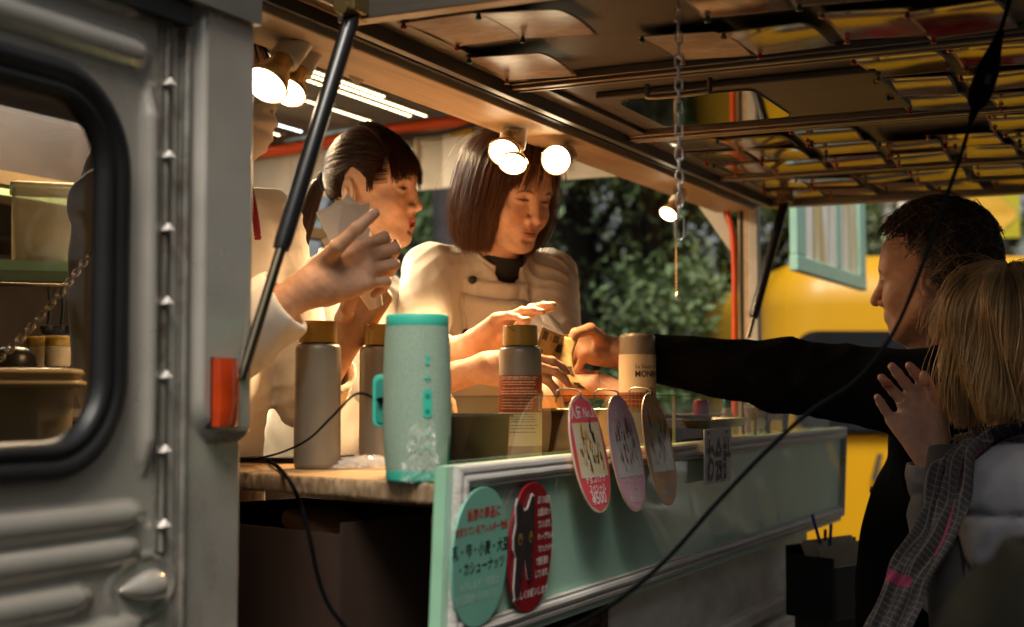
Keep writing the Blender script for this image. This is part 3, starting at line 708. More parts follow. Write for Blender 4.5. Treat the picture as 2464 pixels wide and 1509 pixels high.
g.build('round_emblem', [M('emblem_gold', (.45, .33, .12), .5), M('emblem_brown', (.2, .06, .03), .5), M('emblem_cream', (.6, .5, .33), .5), M('emblem_dark', (.05, .012, .012), .5)], b3)

# portable speaker standing upright
SP = at(1003, 1150, 1.885); SP[2] = ZT
fab = M('mint_speaker_fabric', (.30, .41, .31), .8, var=.16, vs=420, bump=.35, bs=700)
teal = M('teal_rubber', (.05, .50, .36), .5, var=.04)
spk = thing('portable_speaker', 'mint fabric portable speaker standing upright at the counter corner', 'speaker', SP)
S = 1.0; g = MB(); prof = [(.0415, .016), (.0430, .03), (.0450, .065), (.0458, .10), (.0452, .14), (.0438, .18), (.0420, .206)]
g.lathe(prof, SP, n=56, cap=False); g.build('fabric_body', fab, spk)
g = MB(); g.lathe([(.0420, .2058), (.0424, .208), (.0422, .2185), (.0405, .2215), (.036, .2215), (.033, .217), (0, .216)], SP, n=56); g.build('top_ring', teal, spk)
g = MB(); g.lathe([(.033, 0), (.0400, .0015), (.0412, .005), (.0415, .0165)], SP, n=56); g.build('base_ring', teal, spk)
def spt(a, h, o=0.):
    r = np.interp(h, [p[1] for p in prof], [p[0] for p in prof]) + o; fd = -_Fh; sd = np.cross(Z_, fd); return SP + fd * math.cos(a) * r + sd * math.sin(a) * r + Z_ * h
def spatch(g, outline, a0, h0, o=.0012):
    P = [spt(a0 + x / .045, h0 + y, o) for x, y in outline]; Q = [spt(a0 + x / .045, h0 + y, -.002) for x, y in outline]; n = len(P)
    g.add(P + Q, [tuple(range(n))] + [(i, n + i, n + (i + 1) % n, (i + 1) % n) for i in range(n)])
aB = .36; g = MB(); spatch(g, [(x, y) for x, y in round_rect(-.0062, .0062, -.0185, .0185, .0061, 6)], aB, .104)
for y0 in (.158,):
    spatch(g, [(-.004, .0065), (.004, .0065), (.0012, .0005), (.0032, -.006), (-.0032, -.006), (-.0012, .0005)], aB, y0 + .002)
spatch(g, [(-.0045, -.0009), (.0045, -.0009), (.0045, .0009), (-.0045, .0009)], aB, .1365, .0013); spatch(g, [(-.0009, -.0045), (.0009, -.0045), (.0009, .0045), (-.0009, .0045)], aB, .1365, .0016)
spatch(g, [(-.001, -.006), (.001, -.006), (.001, .006), (-.001, .006)], aB, .066); spatch(g, [(-.004, -.002), (.004, -.002), (.004, .002), (-.001, .002), (-.001, .0045), (-.004, .001)], aB, .046)
g.build('buttons', teal, spk)
g = MB()
for dy in (.010, -.010): spatch(g, [(math.cos(a) * .003, math.sin(a) * .003 + dy) for a in np.linspace(0, 6.28, 14)[:-1]], aB, .104, .0018)
g.build('button_marks', M('dark_teal', (.02, .26, .19), .5), spk)
# open port flap on the left
pc = SP - CR * .046 - CF * .004 + Z_ * .108
g = MB(); axs = np.array([CR, Z_, -_Fh]); o_ = [pc + CR * x + Z_ * z for x, z in round_rect(-.013, .008, -.036, .034, .010, 6)]; g.prism(o_, _Fh * .006); fl = g.build('port_flap', teal, spk, bevel=.0015)
g = MB(); o1 = [pc - _Fh * .0022 + CR * x + Z_ * z for x, z in round_rect(-.0085, .008, -.030, .028, .007, 6)]; g.prism(o1, _Fh * .003); g.build('flap_inner', M('deep_teal', (.02, .24, .18), .5), fl)
cable_m = M('black_cable_sheath', (.003, .003, .0035), .9, var=.1, spec=.03)
cc = thing('charging_cable', 'thin black cable plugged into the left side of the mint speaker', 'cable', pc)
g = MB(); pl = pc - _Fh * .006 + CR * .003; g.box(pl, (.016, .006, .008), ax=np.array([CR, _Fh, Z_])); g.build('plug', cable_m, cc, bevel=.001)
g = MB(); g.tube(smooth_path([pl - CR * .006, at(858, 948, 1.93), at(800, 1002, 1.97), at(745, 1055, 2.04), at(690, 1084, 2.14), at(640, 1099, 2.24), at(590, 1108, 2.32), onZ(480, 1112, ZT + .004)], 50), .0017, 8); g.build('cord', cable_m, cc)
g = MB(); pts = [onZ(480, 1095, ZT + .004), onZ(590, 1096, ZT + .005), onZ(645, 1108, ZT + .004), at(692, 1150, 1.935), at(725, 1220, 1.915), at(746, 1300, 1.90), at(764, 1385, 1.895), at(790, 1455, 1.89), at(830, 1510, 1.88), at(880, 1575, 1.87)]
g.tube(smooth_path(pts, 60), .0030, 8); g.build('loose_cable', cable_m, None, base=pts[2], label='black cord hanging over the wooden counter edge', cat='cable')
# crumpled clear film
film = bpy.data.materials.new('clear_film'); film.use_nodes = True
_b = film.node_tree.nodes['Principled BSDF']; _b.inputs['Base Color'].default_value = (1, .97, .9, 1); _b.inputs['Roughness'].default_value = .08; _b.inputs['Alpha'].default_value = .15; _b.inputs['Specular IOR Level'].default_value = 1.
def crumple(c, ax_, lx, ly, hz, seed, n=26):
    r = np.random.RandomState(seed); P = np.zeros((n, n, 3))
    for i in range(n):
        for j in range(n):
            u, v = i / (n - 1) - .5, j / (n - 1) - .5; e = max(0, 1 - (2 * u) ** 4) * max(0, 1 - (2 * v) ** 4)
            P[i, j] = c + ax_[0] * (u * lx * (1 + .25 * r.randn() * .4)) + ax_[1] * (v * ly * (1 + .12 * r.randn())) + Z_ * (.0015 + e * hz * r.rand())
    return P
c_ = onZ(885, 1128, ZT); g = MB(); g.grid(crumple(c_, (CR, _Fh), .105, .06, .022, 3), smooth=False); g.grid(crumple(c_ + Z_ * .002, (CR, _Fh), .09, .05, .018, 4), smooth=False)
g.build('plastic_film', film, base=c_, label='crumpled clear plastic film at the foot of the mint speaker', cat='plastic wrap')
c_ = SP - _Fh * .048 + CR * .010 + Z_ * .0; r_ = np.random.RandomState(8); P = np.array([[c_ + CR * ((u - .5) * .055 * (1 - .5 * v)) - _Fh * (.006 * r_.rand() + .004) + Z_ * (.003 + v * .075) for v in np.linspace(0, 1, 14)] for u in np.linspace(0, 1, 16)])
P += r_.randn(*P.shape) * .0022; g = MB(); g.grid(P, smooth=False); g.build('film_scrap', film, base=c_, label='clear plastic scrap clinging to the lower front of the mint speaker', cat='plastic wrap')
# jar and paper behind the plain bottle
jc = onZ(829, 1085, ZT); jt = thing('glass_jar', 'small amber glass jar half hidden behind the plain taupe bottle', 'jar', jc)
g = MB(); g.lathe([(.018, 0), (.02, .004), (.02, .062), (.0165, .070)], jc, n=24); g.build('glass', M('amber_jar_glass', (.35, .16, .03), .15, coat=.5), jt)
g = MB(); g.lathe([(.0175, .0702), (.0185, .072), (.0185, .0745), (.0172, .075), (.0185, .0755), (.0185, .082), (.0172, .0825), (.0185, .083), (.018, .088), (0, .088)], jc, n=24); g.build('lid', lamp_gold, jt)
pc2 = onZ(862, 1080, ZT); g = MB(); r_ = np.random.RandomState(2); P = np.array([[pc2 + A(.021 * math.cos(a) * w, .021 * math.sin(a) * w, h) for a in np.linspace(0, 2 * math.pi, 20)[:-1]] for h, w in ((0, .9), (.015, 1.25), (.035, 1.15), (.05, .8), (.066, .5), (.072, .2))]); P += r_.randn(*P.shape) * .0016
g.grid(P, smooth=True, closed=True); g.build('paper_bag', M('cream_crumpled_paper', (.62, .50, .28), .6, bump=.3, bs=60), base=pc2, label='crumpled cream paper bag between the plain bottle and the speaker', cat='paper bag')
# steel food tins behind the guard glass
steel = M('dull_steel', (.10, .105, .09), .32, .85, var=.15, vs=14); steel2 = M('warm_steel', (.20, .165, .12), .25, .95, var=.1, vs=14)
TG = 'steel food tins behind the counter glass'
def tin(c, w, dp, h, lab, mt, fill):
    t = thing('food_tin', lab, 'food tin', c, TG)
    def loop(k, z): return [c + A(x * k, y * k, z) for x, y in round_rect(-w / 2, w / 2, -dp / 2, dp / 2, .014, 5)]
    g = MB(); g.grid(np.array([loop(.90, .001), loop(.94, .004), loop(1, h), loop(1.06, h), loop(1.06, h - .003), loop(.98, h - .003), loop(.90, .006)]), closed=True); g.add(loop(.9, .0012), [tuple(range(24))]); g.build('tin', mt, t)
    g = MB(); o = loop(.97, h - .012); g.add(o + [c + Z_ * (h - .004)], [(i, (i + 1) % 24, 24) for i in range(24)], True); g.build('filling', fill, t)
fillA = M('whipped_filling', (.6, .5, .3), .5, bump=.4, bs=60); fillB = M('brown_sauce', (.10, .035, .012), .25, coat=.4); fillC = M('fruit_filling', (.5, .2, .05), .4, bump=.4, bs=80)
tin(A(1.825, .985, ZT), .20, .105, .086, 'dull steel tin with cream filling nearest the mint speaker', steel, fillA)
tin(A(2.36, 1.03, ZT), .15, .13, .088, 'brown steel tin behind the red rimmed oval menu card', steel2, fillB)
tin(A(2.58, 1.15, ZT), .18, .16, .085, 'steel tin behind the purple oval menu card', steel2, fillC)
tin(A(2.95, 1.03, ZT), .22, .13, .070, 'wide steel tin behind the orange oval menu card', steel, fillB)
# red capped sauce bottle, tray, clear cups
rc0 = onZ(1688, 1045, ZT); rc0 = at(1688, 1060, 3.15); rc0[2] = ZT; rt = thing('red_cap_bottle', 'white sauce bottle with bright red cap beside the checkout sign', 'bottle', rc0)
g = MB(); g.lathe([(.018, 0), (.019, .003), (.0185, .06), (.0165, .064)], rc0, n=28); g.build('body', M('white_plastic', (.72, .68, .6), .4), rt)
g = MB(); g.lathe([(.0178, .0645), (.0182, .067), (.0175, .097), (.015, .101), (0, .101)], rc0, n=28); g.build('cap', M('red_plastic_cap', (.62, .012, .012), .35, coat=.2), rt)
gb = rc0 + CR * .075 + CF * .12; gt = thing('green_bottle', 'slim green topped bottle behind the steel tray', 'bottle', gb)
g = MB(); g.lathe([(.014, 0), (.014, .06), (.009, .075)], gb, n=20); g.build('body', M('clear_plastic', (.5, .5, .45), .2, alpha=.6), gt); g = MB(); g.lathe([(.010, .0752), (.010, .112), (0, .112)], gb, n=20); g.build('cap', M('green_cap', (.005, .12, .04), .4), gt)
tr0 = at(1705, 1028, 2.95); tr = thing('steel_tray', 'shallow stainless steel tray lying above the checkout sign', 'tray', tr0)
def trl(k, z): return [tr0 + A(x * k, y * k, z) for x, y in round_rect(-.16, .12, -.05, .05, .012, 4)]
g = MB(); g.grid(np.array([trl(.86, 0), trl(1, .018), trl(1.04, .0185), trl(1.0, .0165), trl(.86, .002)]), closed=True); g.add(trl(.86, .001), [tuple(range(20))]); g.build('pan', alu, tr)
g = MB(); g.bbox(tr0 - A(.08, .03, tr0[2] - ZT), tr0 + A(.06, .03, -.0005)); g.build('tray_block', M('dark_red_block', (.10, .02, .015), .5), tr)
cupm = glass_mat('clear_cup_plastic', (.9, .9, .85), gloss=.12, rough=.05, tint=.8)
for k, (px, d, lab) in enumerate(((1825, 3.35, 'clear cup with round white emblem behind the glass'), (1868, 3.45, 'clear cup without emblem right of the printed cup'))):
    c = at(px, 1060, d); c[2] = ZT; t = thing('clear_cup', lab, 'cup', c, 'clear cups at the far end of the counter')
    g = MB(); g.lathe([(.024, 0), (.026, .002), (.034, .085), (.0355, .086), (.0355, .089), (.034, .09)], c, n=32, cap=False); g.lathe([(0, .002), (.024, .002)], c, n=32, cap=False); g.build('cup', cupm, t)
    g = MB(); g.lathe([(.030, .05), (.0335, .082), (0, .0825)], c, n=24); g.build('contents', M('dark_drink', (.05, .04, .03), .3, alpha=.8), t)
    if k == 0:
        g = MB(); f = -_Fh; g.add(ellipse(c + Z_ * .045 + f * .0315, CR, Z_ , .012, .013, 20), [tuple(range(20))]); g.build('emblem', M('white_emblem', (.6, .6, .5), .5), t)
# round menu cards hung on the guard glass
def plate(name, lab, cat, xc, ztop, zbot, ytop, ybot, rx, mats, group=None, e=2.2, th=.003):
    """a round card leaning from ytop to ybot; returns its thing and a point function (u right, v up in card units)"""
    top, bot = A(xc, ytop, ztop), A(xc, ybot, zbot); c = (top + bot) / 2; yd = unit(top - bot); ry = np.linalg.norm(top - bot) / 2
    nrm = unit(np.cross(X_, yd)); nrm = nrm if nrm[1] < 0 else -nrm
    t = thing(name, lab, cat, c, group)
    g = MB(); g.prism(ellipse(c - nrm * 0, X_, yd, rx, ry, 56, e), nrm * th); g.build('backing', mats[0], t, bevel=.0008)
    return t, (lambda u, v, o=0.: c + X_ * (u * rx) + yd * (v * ry) + nrm * (th + .0004 + o)), yd, ry, nrm
def clip_shape(pt, v0, v1, k, e=2.2, n=18, o=0.):
    """part of the round card between heights v0 and v1 (in -1..1)"""
    vs = np.linspace(v0, v1, n); w = [max(0, 1 - abs(v / k) ** e) ** (1 / e) * k for v in vs]
    return [pt(x, v, o) for x, v in zip(w, vs)] + [pt(-x, v, o) for x, v in zip(w[::-1], vs[::-1])]
lam = M('laminate_cream_edge', (.62, .42, .30), .3, coat=.3)
def menu(xc, lab, rimc, title, art, name_, price, ztop, zbot, yb, rx, scrib, artcoat):
    t, pt, yd, ry, nr = plate('menu_card', lab, 'menu card', xc, ztop, zbot, .869, yb, rx, [lam], 'round menu cards hung on the counter glass')
    rim = M('menu_rim_colour', rimc, .42, coat=.12, var=.05)
    g = MB(); g.add(clip_shape(pt, -.97, .97, .965), [tuple(range(36))]); g.build('coloured_face', rim, t)
    g = MB(); vs = np.linspace(-.40, .52, 16); w = [min(.80, .93 * max(0, 1 - abs(v) ** 2.2) ** (1 / 2.2)) for v in vs]
    P = [pt(x, v, .0005) for x, v in zip(w, vs)] + [pt(-x, v, .0005) for x, v in zip(w[::-1], vs[::-1])]
    g.add(P, [tuple(range(32))]); g.build('crepe_photo', art, t)
    # picked-out strokes of the printed food photo
    r = random.Random(int(xc * 100)); g = MB()
    for k in range(44):
        u = r.uniform(-.62, .62); v = r.uniform(-.32, .42); q = r.randrange(len(scrib)); L = r.uniform(.05, .16) * ry * 2; wd = r.uniform(.018, .05) * rx * 2
        base = pt(u, v, .0007 + .00004 * k); a = r.uniform(-.25, .25); d1 = yd + X_ * a
        g.add([base - X_ * wd / 2, base + X_ * wd / 2, base + d1 * L * .6 + X_ * wd * .3, base + d1 * L, base + d1 * L * .6 - X_ * wd * .3], [(0, 1, 2, 3, 4)], m=q)
    g.build('food_print', scrib, t)
    ink = M('menu_white_ink', (.78, .70, .66), .5)
    g = MB(); put_text(g, title, pt(0, .68, .0008), X_, yd, .0225, bold=.0004, sx=.92)
    put_text(g, name_, pt(.0, -.52, .0008), X_, yd, .0145, bold=.0003, sx=.9); put_text(g, price, pt(.0, -.76, .0008), X_, yd, .027, bold=.0005, sx=1.0)
    g.build('lettering', ink, t)
    if artcoat:
        g = MB(); g.tube(smooth_path([pt(0, .96) , pt(0, 1.0) + yd * .006, A(xc, .901, ztop + .008), A(xc, .906, ztop - .012)], 12), .0016, 6); g.build('hook', alu, t)
S_ = lambda n, c: M(n, c, .35, coat=.4, var=.2, vs=60)
yelA, chocA, creamA, redA, greyA = S_('banana_yellow', (.55, .30, .03)), S_('chocolate_print', (.07, .03, .015)), S_('cream_print_white', (.68, .62, .50)), S_('strawberry_red', (.35, .01, .015)), S_('plate_grey', (.45, .44, .45))
artA = ramp_mat('crepe_photo_yellow', [(.3, (.74, .68, .62)), (.5, (.78, .62, .34)), (.7, (.80, .78, .72))], 22, .22, coat=.6)
artB = ramp_mat('crepe_photo_grey', [(.3, (.66, .64, .70)), (.5, (.74, .68, .62)), (.7, (.80, .79, .78))], 22, .22, coat=.6)
artC = ramp_mat('crepe_photo_tan', [(.3, (.60, .44, .20)), (.5, (.72, .62, .40)), (.7, (.78, .74, .60))], 22, .22, coat=.6)
xm = [onY(1392, 1090, .868)[0], onY(1482, 1090, .868)[0], onY(1562, 1075, .868)[0]]
menu(xm[0], 'red rimmed round menu card with yellow banana crepes', (.74, .075, .105), '人気 No.1!!', artA, 'チョコバナナ\nスペシャル', '¥500', 1.394, 1.214, .833, .066, [yelA, yelA, chocA, chocA, creamA], True)
menu(xm[1], 'pink purple round menu card with dark red strawberries', (.80, .42, .52), '人気 No.2!!', artB, 'いちごチョコ\nクリーム', '¥600', 1.393, 1.204, .833, .066, [redA, redA, redA, creamA, greyA, chocA], True)
menu(xm[2], 'orange brown round menu card nearest the checkout sign', (.85, .46, .15), '人気 No.3!!', artC, 'キャラメル\nナッツ', '¥600', 1.396, 1.203, .833, .066, [creamA, artC, yelA, chocA], True)
# two round signs standing on the fascia
def fsign(xc, zc, rx, rz, lab, mt):
    top, bot = fas(xc, zc + rz, .0105), fas(xc, zc - rz, .0105); return plate('round_sign', lab, 'sign', xc, top[2], bot[2], top[1], bot[1], rx, [mt], 'round signs on the mint fascia', th=.004)
mint_s = M('mint_sign_board', (.19, .47, .36), .45, var=.05); red_s = M('red_sign_board', (.22, .006, .010), .42, var=.1)
c1 = onY(1155, 1340, .86); c2 = onY(1277, 1316, .86)
t1, pt, yd, ry, nr = fsign(c1[0], c1[2], .079, .091, 'mint round allergy sign with red and black handwriting', mint_s)
redi, blk, whi = M('red_marker_ink', (.42, .02, .012), .6), M('black_marker_ink', (.012, .014, .012), .6), M('pale_marker_ink', (.48, .66, .56), .6)
g = MB(); put_text(g, '当店の商品に', pt(.05, .62), X_, yd, .0165, bold=.0005); put_text(g, '含まれているアレルギー物質', pt(.0, .40), X_, yd, .0128, bold=.0004, sx=.92); g.build('red_lettering', redi, t1)
g = MB(); put_text(g, '乳・卵・小麦・大豆', pt(.0, .11), X_, yd, .0195, bold=.0004, sx=.93); put_text(g, '・カシューナッツ', pt(.03, -.14), X_, yd, .019, bold=.0004, sx=.9); g.build('black_lettering', blk, t1)
g = MB(); put_text(g, '※アレルゲン情報は', pt(.0, -.39), X_, yd, .014, sx=.9); put_text(g, '当店従業員へお尋ね下さい。', pt(.02, -.57), X_, yd, .0128, sx=.86); g.build('pale_lettering', whi, t1)
t1, pt, yd, ry, nr = fsign(c2[0], c2[2], .0705, .091, 'dark red round sign with a black cat cutout and white writing', red_s)
whi2 = M('white_marker_ink', (.70, .62, .58), .6); g = MB()
for k, s_ in enumerate(('ぼくの名前', 'は黒まめっ', 'ていいます。', 'クレープ屋さんの', '「カフェラッチャ」', 'で看板猫を', 'しています。')):
    put_text(g, s_, pt(.20 + .06 * math.sin(k * .52), .70 - .192 * k), X_, yd, .0128 if k not in (3, 4) else .0104, bold=.0003, align='LEFT', sx=.66)
put_text(g, 'よろしくお願いします', pt(.02, -.72), X_, yd, .0128, bold=.0003, sx=.92); g.build('white_lettering', whi2, t1)
cat_o = [(-.66, -.70), (-.74, -.72), (-.80, -.55), (-.76, -.1), (-.86, .02), (-.88, .20), (-.80, .40), (-.84, .66), (-.78, .76), (-.70, .70), (-.52, .58), (-.38, .60), (-.22, .80), (-.14, .78), (-.10, .62), (-.12, .40), (-.06, .22), (-.10, .06), (-.20, -.05), (-.12, -.2), (-.10, -.40), (-.18, -.48), (-.28, -.46), (-.36, -.25), (-.42, -.12), (-.52, -.22), (-.54, -.46), (-.58, -.64)]
cat_o = [(x * 1.12 + .10, y) for x, y in cat_o]
cx_, cy_ = np.mean(cat_o, 0)
g = MB(); g.prism([pt(cx_ + (x - cx_) * 1.08, cy_ + (y - cy_) * 1.045, .0004) for x, y in cat_o], nr * .001); g.build('white_outline', M('white_cut_edge', (.6, .56, .54), .5), t1)
g = MB(); g.prism([pt(x, y, .0016) for x, y in cat_o], nr * .0014); ct = g.build('black_cat_cutout', M('black_cat_print', (.022, .014, .014), .6, var=.35, vs=60), t1)
for ex_, sz in ((-.64, 1.), (-.15, .8)):
    g = MB(); g.add(ellipse(pt(ex_, .17, .0032), X_, yd, .0066 * sz, .0078, 20), [tuple(range(20))], m=0); g.add(ellipse(pt(ex_, .17, .0034), X_, yd, .0048 * sz, .0064, 20), [tuple(range(20))], m=1); g.add(ellipse(pt(ex_ + .01, .19, .0036), X_, yd, .0016, .002, 10), [tuple(range(10))], m=0)
    g.build('eye', [M('yellow_eye', (.50, .30, .05), .4), M('dark_pupil', (.015, .01, .01), .3)], ct)
# checkout sign
ca, cb = onY(1690, 1034, .850), onY(1752, 1030, .850); cz0 = onY(1700, 1167, .846)[2]
cs = thing('checkout_sign', 'small white sign with grey hand lettering hung on the moulding', 'sign', (ca + cb) / 2); xw = cb[0] - ca[0]
pc_ = A((ca[0] + cb[0]) / 2, .8465, (ca[2] + cz0) / 2); hh = ca[2] - cz0
g = MB(); g.box(pc_, (xw, .004, hh)); g.build('plate', M('off_white_plate', (.56, .53, .52), .45, var=.08), cs, bevel=.0008)
g = MB(); put_text(g, 'お会計', pc_ + A(0, -.0026, -.014), X_, Z_ * 1., .052, bold=.0012, sx=.98)
v_ = g.v[0]; v_[:, 2] = pc_[2] - .013 + (v_[:, 2] - pc_[2] + .013) * 1.75; g.build('lettering', M('grey_sign_paint', (.075, .07, .075), .6), cs)
g = MB()
for sx in (-.38, .32): g.cyl(pc_ + A(xw * sx, -.0022, hh * .43), pc_ + A(xw * sx, -.0035, hh * .43), .0028, n=10)
g.build('pin_holes', M('dark_pin', (.05, .04, .04), .5), cs)
# black leaflet box with straws at the far end
lbx = A(3.36, .765, .885); lt = thing('leaflet_box', 'black leaflet box holding beige flyers below the far end of the fascia', 'box', lbx)
g = MB(); blk_b = M('black_plastic_box', (.008, .008, .009), .4, var=.1); sx_, sy_, sz_ = .28, .13, .16
axb = np.array([unit(A(.9, -.35, 0)), unit(A(.35, .9, 0)), Z_])
def lb(x, y, z): return lbx + axb[0] * x + axb[1] * y + Z_ * z
for (c, s) in (((0, 0, .004), (sx_, sy_, .008)), ((0, -sy_ / 2, sz_ / 2 - .02), (sx_, .006, sz_ - .04)), ((0, sy_ / 2, sz_ / 2), (sx_, .006, sz_)), ((-sx_ / 2, 0, sz_ / 2 - .01), (.006, sy_, sz_ - .02)), ((sx_ / 2, 0, sz_ / 2 - .01), (.006, sy_, sz_ - .02))): g.box(lb(*c), s, ax=axb)
g.build('box', blk_b, lt, bevel=.002)
g = MB(); g.box(lb(0, .02, -.035), (.22, .09, .07), ax=axb); g.build('hanger', dark_in, lt)
for k, (dy, tl, z) in enumerate(((.01, .0, .165), (-.015, .25, .155), (.03, -.15, .17))):
    g = MB(); g.box(lb(-.02 + .02 * k, dy, z - .06), (.20, .0015, .13), ax=np.array([axb[0], unit(axb[1] + Z_ * (tl * .6 - .5)), unit(Z_ - axb[1] * (tl * .6 - .5))]))
    g.build('flyer', M('beige_flyer', (.30, .22, .12), .6, var=.15, vs=30), base=lb(0, dy, z), label=('beige flyer standing upright in the black leaflet box', 'beige flyer leaning forward in the black leaflet box', 'rearmost beige flyer in the black leaflet box')[k], cat='flyer', group='flyers in the leaflet box')
for k, (pa, pb, col, lab) in enumerate((((1955, 1240), (1980, 1330), (.01, .08, .42), 'blue straw leaning left in the leaflet box'), ((1986, 1275), (1985, 1345), (.45, .01, .015), 'red straw standing in the leaflet box'), ((1862, 1200), (1935, 1345), (.02, .12, .40), 'blue straw nearest the fascia in the leaflet box'))):
    a_, b_ = at(*pa, 3.30 + .06 * k), at(*pb, 3.34 + .05 * k)
    if k == 2: a_, b_ = at(2000, 1262, 3.3), at(1995, 1340, 3.33)
    g = MB(); g.tube([a_, b_], .004, 10); g.build('straw', M('straw_plastic', col, .35, coat=.3), base=b_, label=lab, cat='straw', group='straws in the leaflet box')
# ------------------------------------------------------------------ hanging chain, cords, cables
chain_m = M('zinc_chain', (.55, .53, .50), .3, .9, var=.1)
cp0 = at(1632, -8, 1.93); ch = thing('hanging_chain', 'zinc link chain hanging from the hatch lid', 'chain', cp0); g = MB()
def chain_link(g, c, d, side, L=.0190, w=.0050, r=.00125):
    d = unit(d); side = unit(side - d * (side @ d)); P = []
    for k in range(20):
        a = k / 20 * 2 * math.pi; u = math.cos(a) * w; v = math.sin(a) * w + (L / 2 - w) * (1 if math.sin(a) >= 0 else -1)
        P.append(c + side * u + d * v)
    P.append(P[0]); P.append(P[1]); g.tube(P, r, 6, cap=False)
c0 = cp0.copy(); c0[2] = 1.935
for k in range(19):
    chain_link(g, c0 - Z_ * (.010 + .0158 * k), -Z_, CR * (1 if k % 2 else .3) + _Fh * (.25 if k % 2 else 1))
chain_link(g, c0 - Z_ * (.010 + .0158 * 19 + .006), -Z_, CR, .032, .006); g.build('links', chain_m, ch)
pcx = onY(1626, 500, 1.19); g = MB(); e_ = onY(1628, 716, 1.19); g.tube([A(pcx[0], 1.19, 1.905), e_ + A(0, 0, .01)], .0016, 6); pct = thing('pull_cord', 'thin brown pull cord ending in a small metal bead', 'cord', e_); g.build('cord', M('brown_cord', (.22, .13, .06), .6), pct)
g = MB(); g.lathe([(0, -.004), (.0035, -.002), (.004, .004), (.002, .012), (0, .013)], e_, n=12); g.build('bead', chain_m, pct)
cbl = [at(2446, -60, 1.86), at(2418, 40, 1.86), at(2386, 140, 1.85), at(2350, 250, 1.84), at(2310, 380, 1.82), at(2268, 500, 1.81), at(2215, 650, 1.80), at(2150, 800, 1.79), at(2060, 915, 1.78), at(1950, 990, 1.77), at(1850, 1080, 1.76), at(1730, 1205, 1.75), at(1600, 1350, 1.74), at(1480, 1450, 1.73), at(1340, 1530, 1.72)]
pcab = thing('power_cable', 'long black power cable with inline switch hanging in front of the customers', 'cable', cbl[1])
g = MB(); g.tube(smooth_path(cbl, 110), .0029, 10); g.build('cord', cable_m, pcab)
a_, b_ = at(2402, 95, 1.855), at(2346, 262, 1.84); g = MB(); d_ = unit(b_ - a_); L_ = np.linalg.norm(b_ - a_)
g.lathe([(.0045, -.012), (.006, 0), (.0105, L_ * .22), (.0150, L_ * .45), (.0155, L_ * .75), (.012, L_ * .92), (.006, L_), (.0045, L_ + .016)], a_, d_, 20); g.build('inline_switch', cable_m, pcab)
g = MB(); m_ = a_ + d_ * L_ * .6 - CF * .0145; g.box(m_, (.007, .003, .014), ax=np.array([unit(np.cross(d_, CF)), CF, d_])); g.build('switch_button', M('dark_button', (.03, .03, .032), .3), pcab, bevel=.001)
# ------------------------------------------------------------------ papers at the beam and header
paper = M('white_paper', (.84, .80, .74), .6, var=.04)
a_ = onY(866, 168, 1.235); g = MB(); pts = [onY(835, 150, 1.235), onY(905, 178, 1.235), onY(858, 206, 1.235), onY(828, 170, 1.235)]; g.prism(pts, (0, .0006, 0)); pn = g.build('paper_note', paper, base=a_, label='small paper note taped under the header board beside the gas strut', cat='note')
g = MB(); xd = unit(pts[1] - pts[0]); yd = unit(pts[0] - pts[2] - xd * ((pts[0] - pts[2]) @ xd)); c_ = (pts[0] + pts[1] + pts[2] + pts[3]) / 4 - A(0, .001, 0)
for k in range(3): g.box(c_ + yd * (.008 - .006 * k), (.022, .0003, .0014), ax=np.array([xd, unit(np.cross(xd, yd)), yd]))
g.build('note_lines', M('orange_print', (.5, .14, .03), .6), pn)
pa = onX(1112, 316, 4.018); nt_ = thing('paper_notice', 'blank white notice clipped to the end header above the bob haired woman', 'notice', pa)
g = MB(); u0, u1 = onX(1066, 322, 4.02)[1], onX(1170, 322, 4.02)[1]; zb = onX(1138, 445, 4.02)[2]; g.prism([(4.018, u0, pa[2] - .004), (4.018, u1, pa[2] - .004), (4.018, u1, zb), (4.018, u0, zb)], (-.001, 0, 0)); g.build('sheet', paper, nt_)
g = MB(); g.box(pa + A(-.006, 0, -.004), (.012, .075, .018)); g.box(pa + A(-.006, 0, .022), (.007, .030, .04)); cl = g.build('yellow_clip', M('yellow_clip', (.60, .36, .01), .4), base=pa, label='yellow clip holding the white notice on the end header', cat='clip', bevel=.002)
bx_ = onX(985, 360, 4.02); sb = thing('dial_box', 'small oblong pale dial box on the end header between the two women', 'gauge', bx_)
g = MB(); g.rbox(bx_, (.03, .075, .105), .012); g.build('case', M('cream_case', (.5, .42, .3), .4), sb); g = MB(); g.rbox(bx_ + A(-.014, 0, .01), (.008, .05, .055), .003); g.build('dial', M('dark_dial', (.12, .10, .06), .15, coat=.8), sb)
# ------------------------------------------------------------------ laminated photo cards pinned under the lid
def photo_mat(k, cols): return ramp_mat('photo_print_%s' % 'abcdefghijkl'[k], dk(cols), 9 + 3 * (k % 4), .12, (1, .5 + .3 * (k % 3), 1), coat=.0, detail=5, distort=.8)
dk = lambda c: [(p, tuple(.55 * v for v in q)) for p, q in c]
brn = [(.3, (.10, .06, .04)), (.5, (.22, .13, .08)), (.7, (.33, .24, .17))]
pm = [photo_mat(0, brn), photo_mat(1, [(.3, (.20, .16, .13)), (.5, (.33, .22, .14)), (.72, (.42, .36, .32))]), photo_mat(2, [(.35, (.30, .28, .27)), (.5, (.36, .16, .12)), (.7, (.22, .19, .10))]),
      photo_mat(3, [(.3, (.10, .12, .04)), (.5, (.27, .20, .10)), (.7, (.36, .30, .22))]), photo_mat(4, [(.35, (.35, .02, .03)), (.52, (.35, .15, .12)), (.65, (.42, .38, .34))]), photo_mat(5, [(.3, (.06, .06, .07)), (.5, (.16, .13, .11)), (.7, (.30, .24, .18))])]
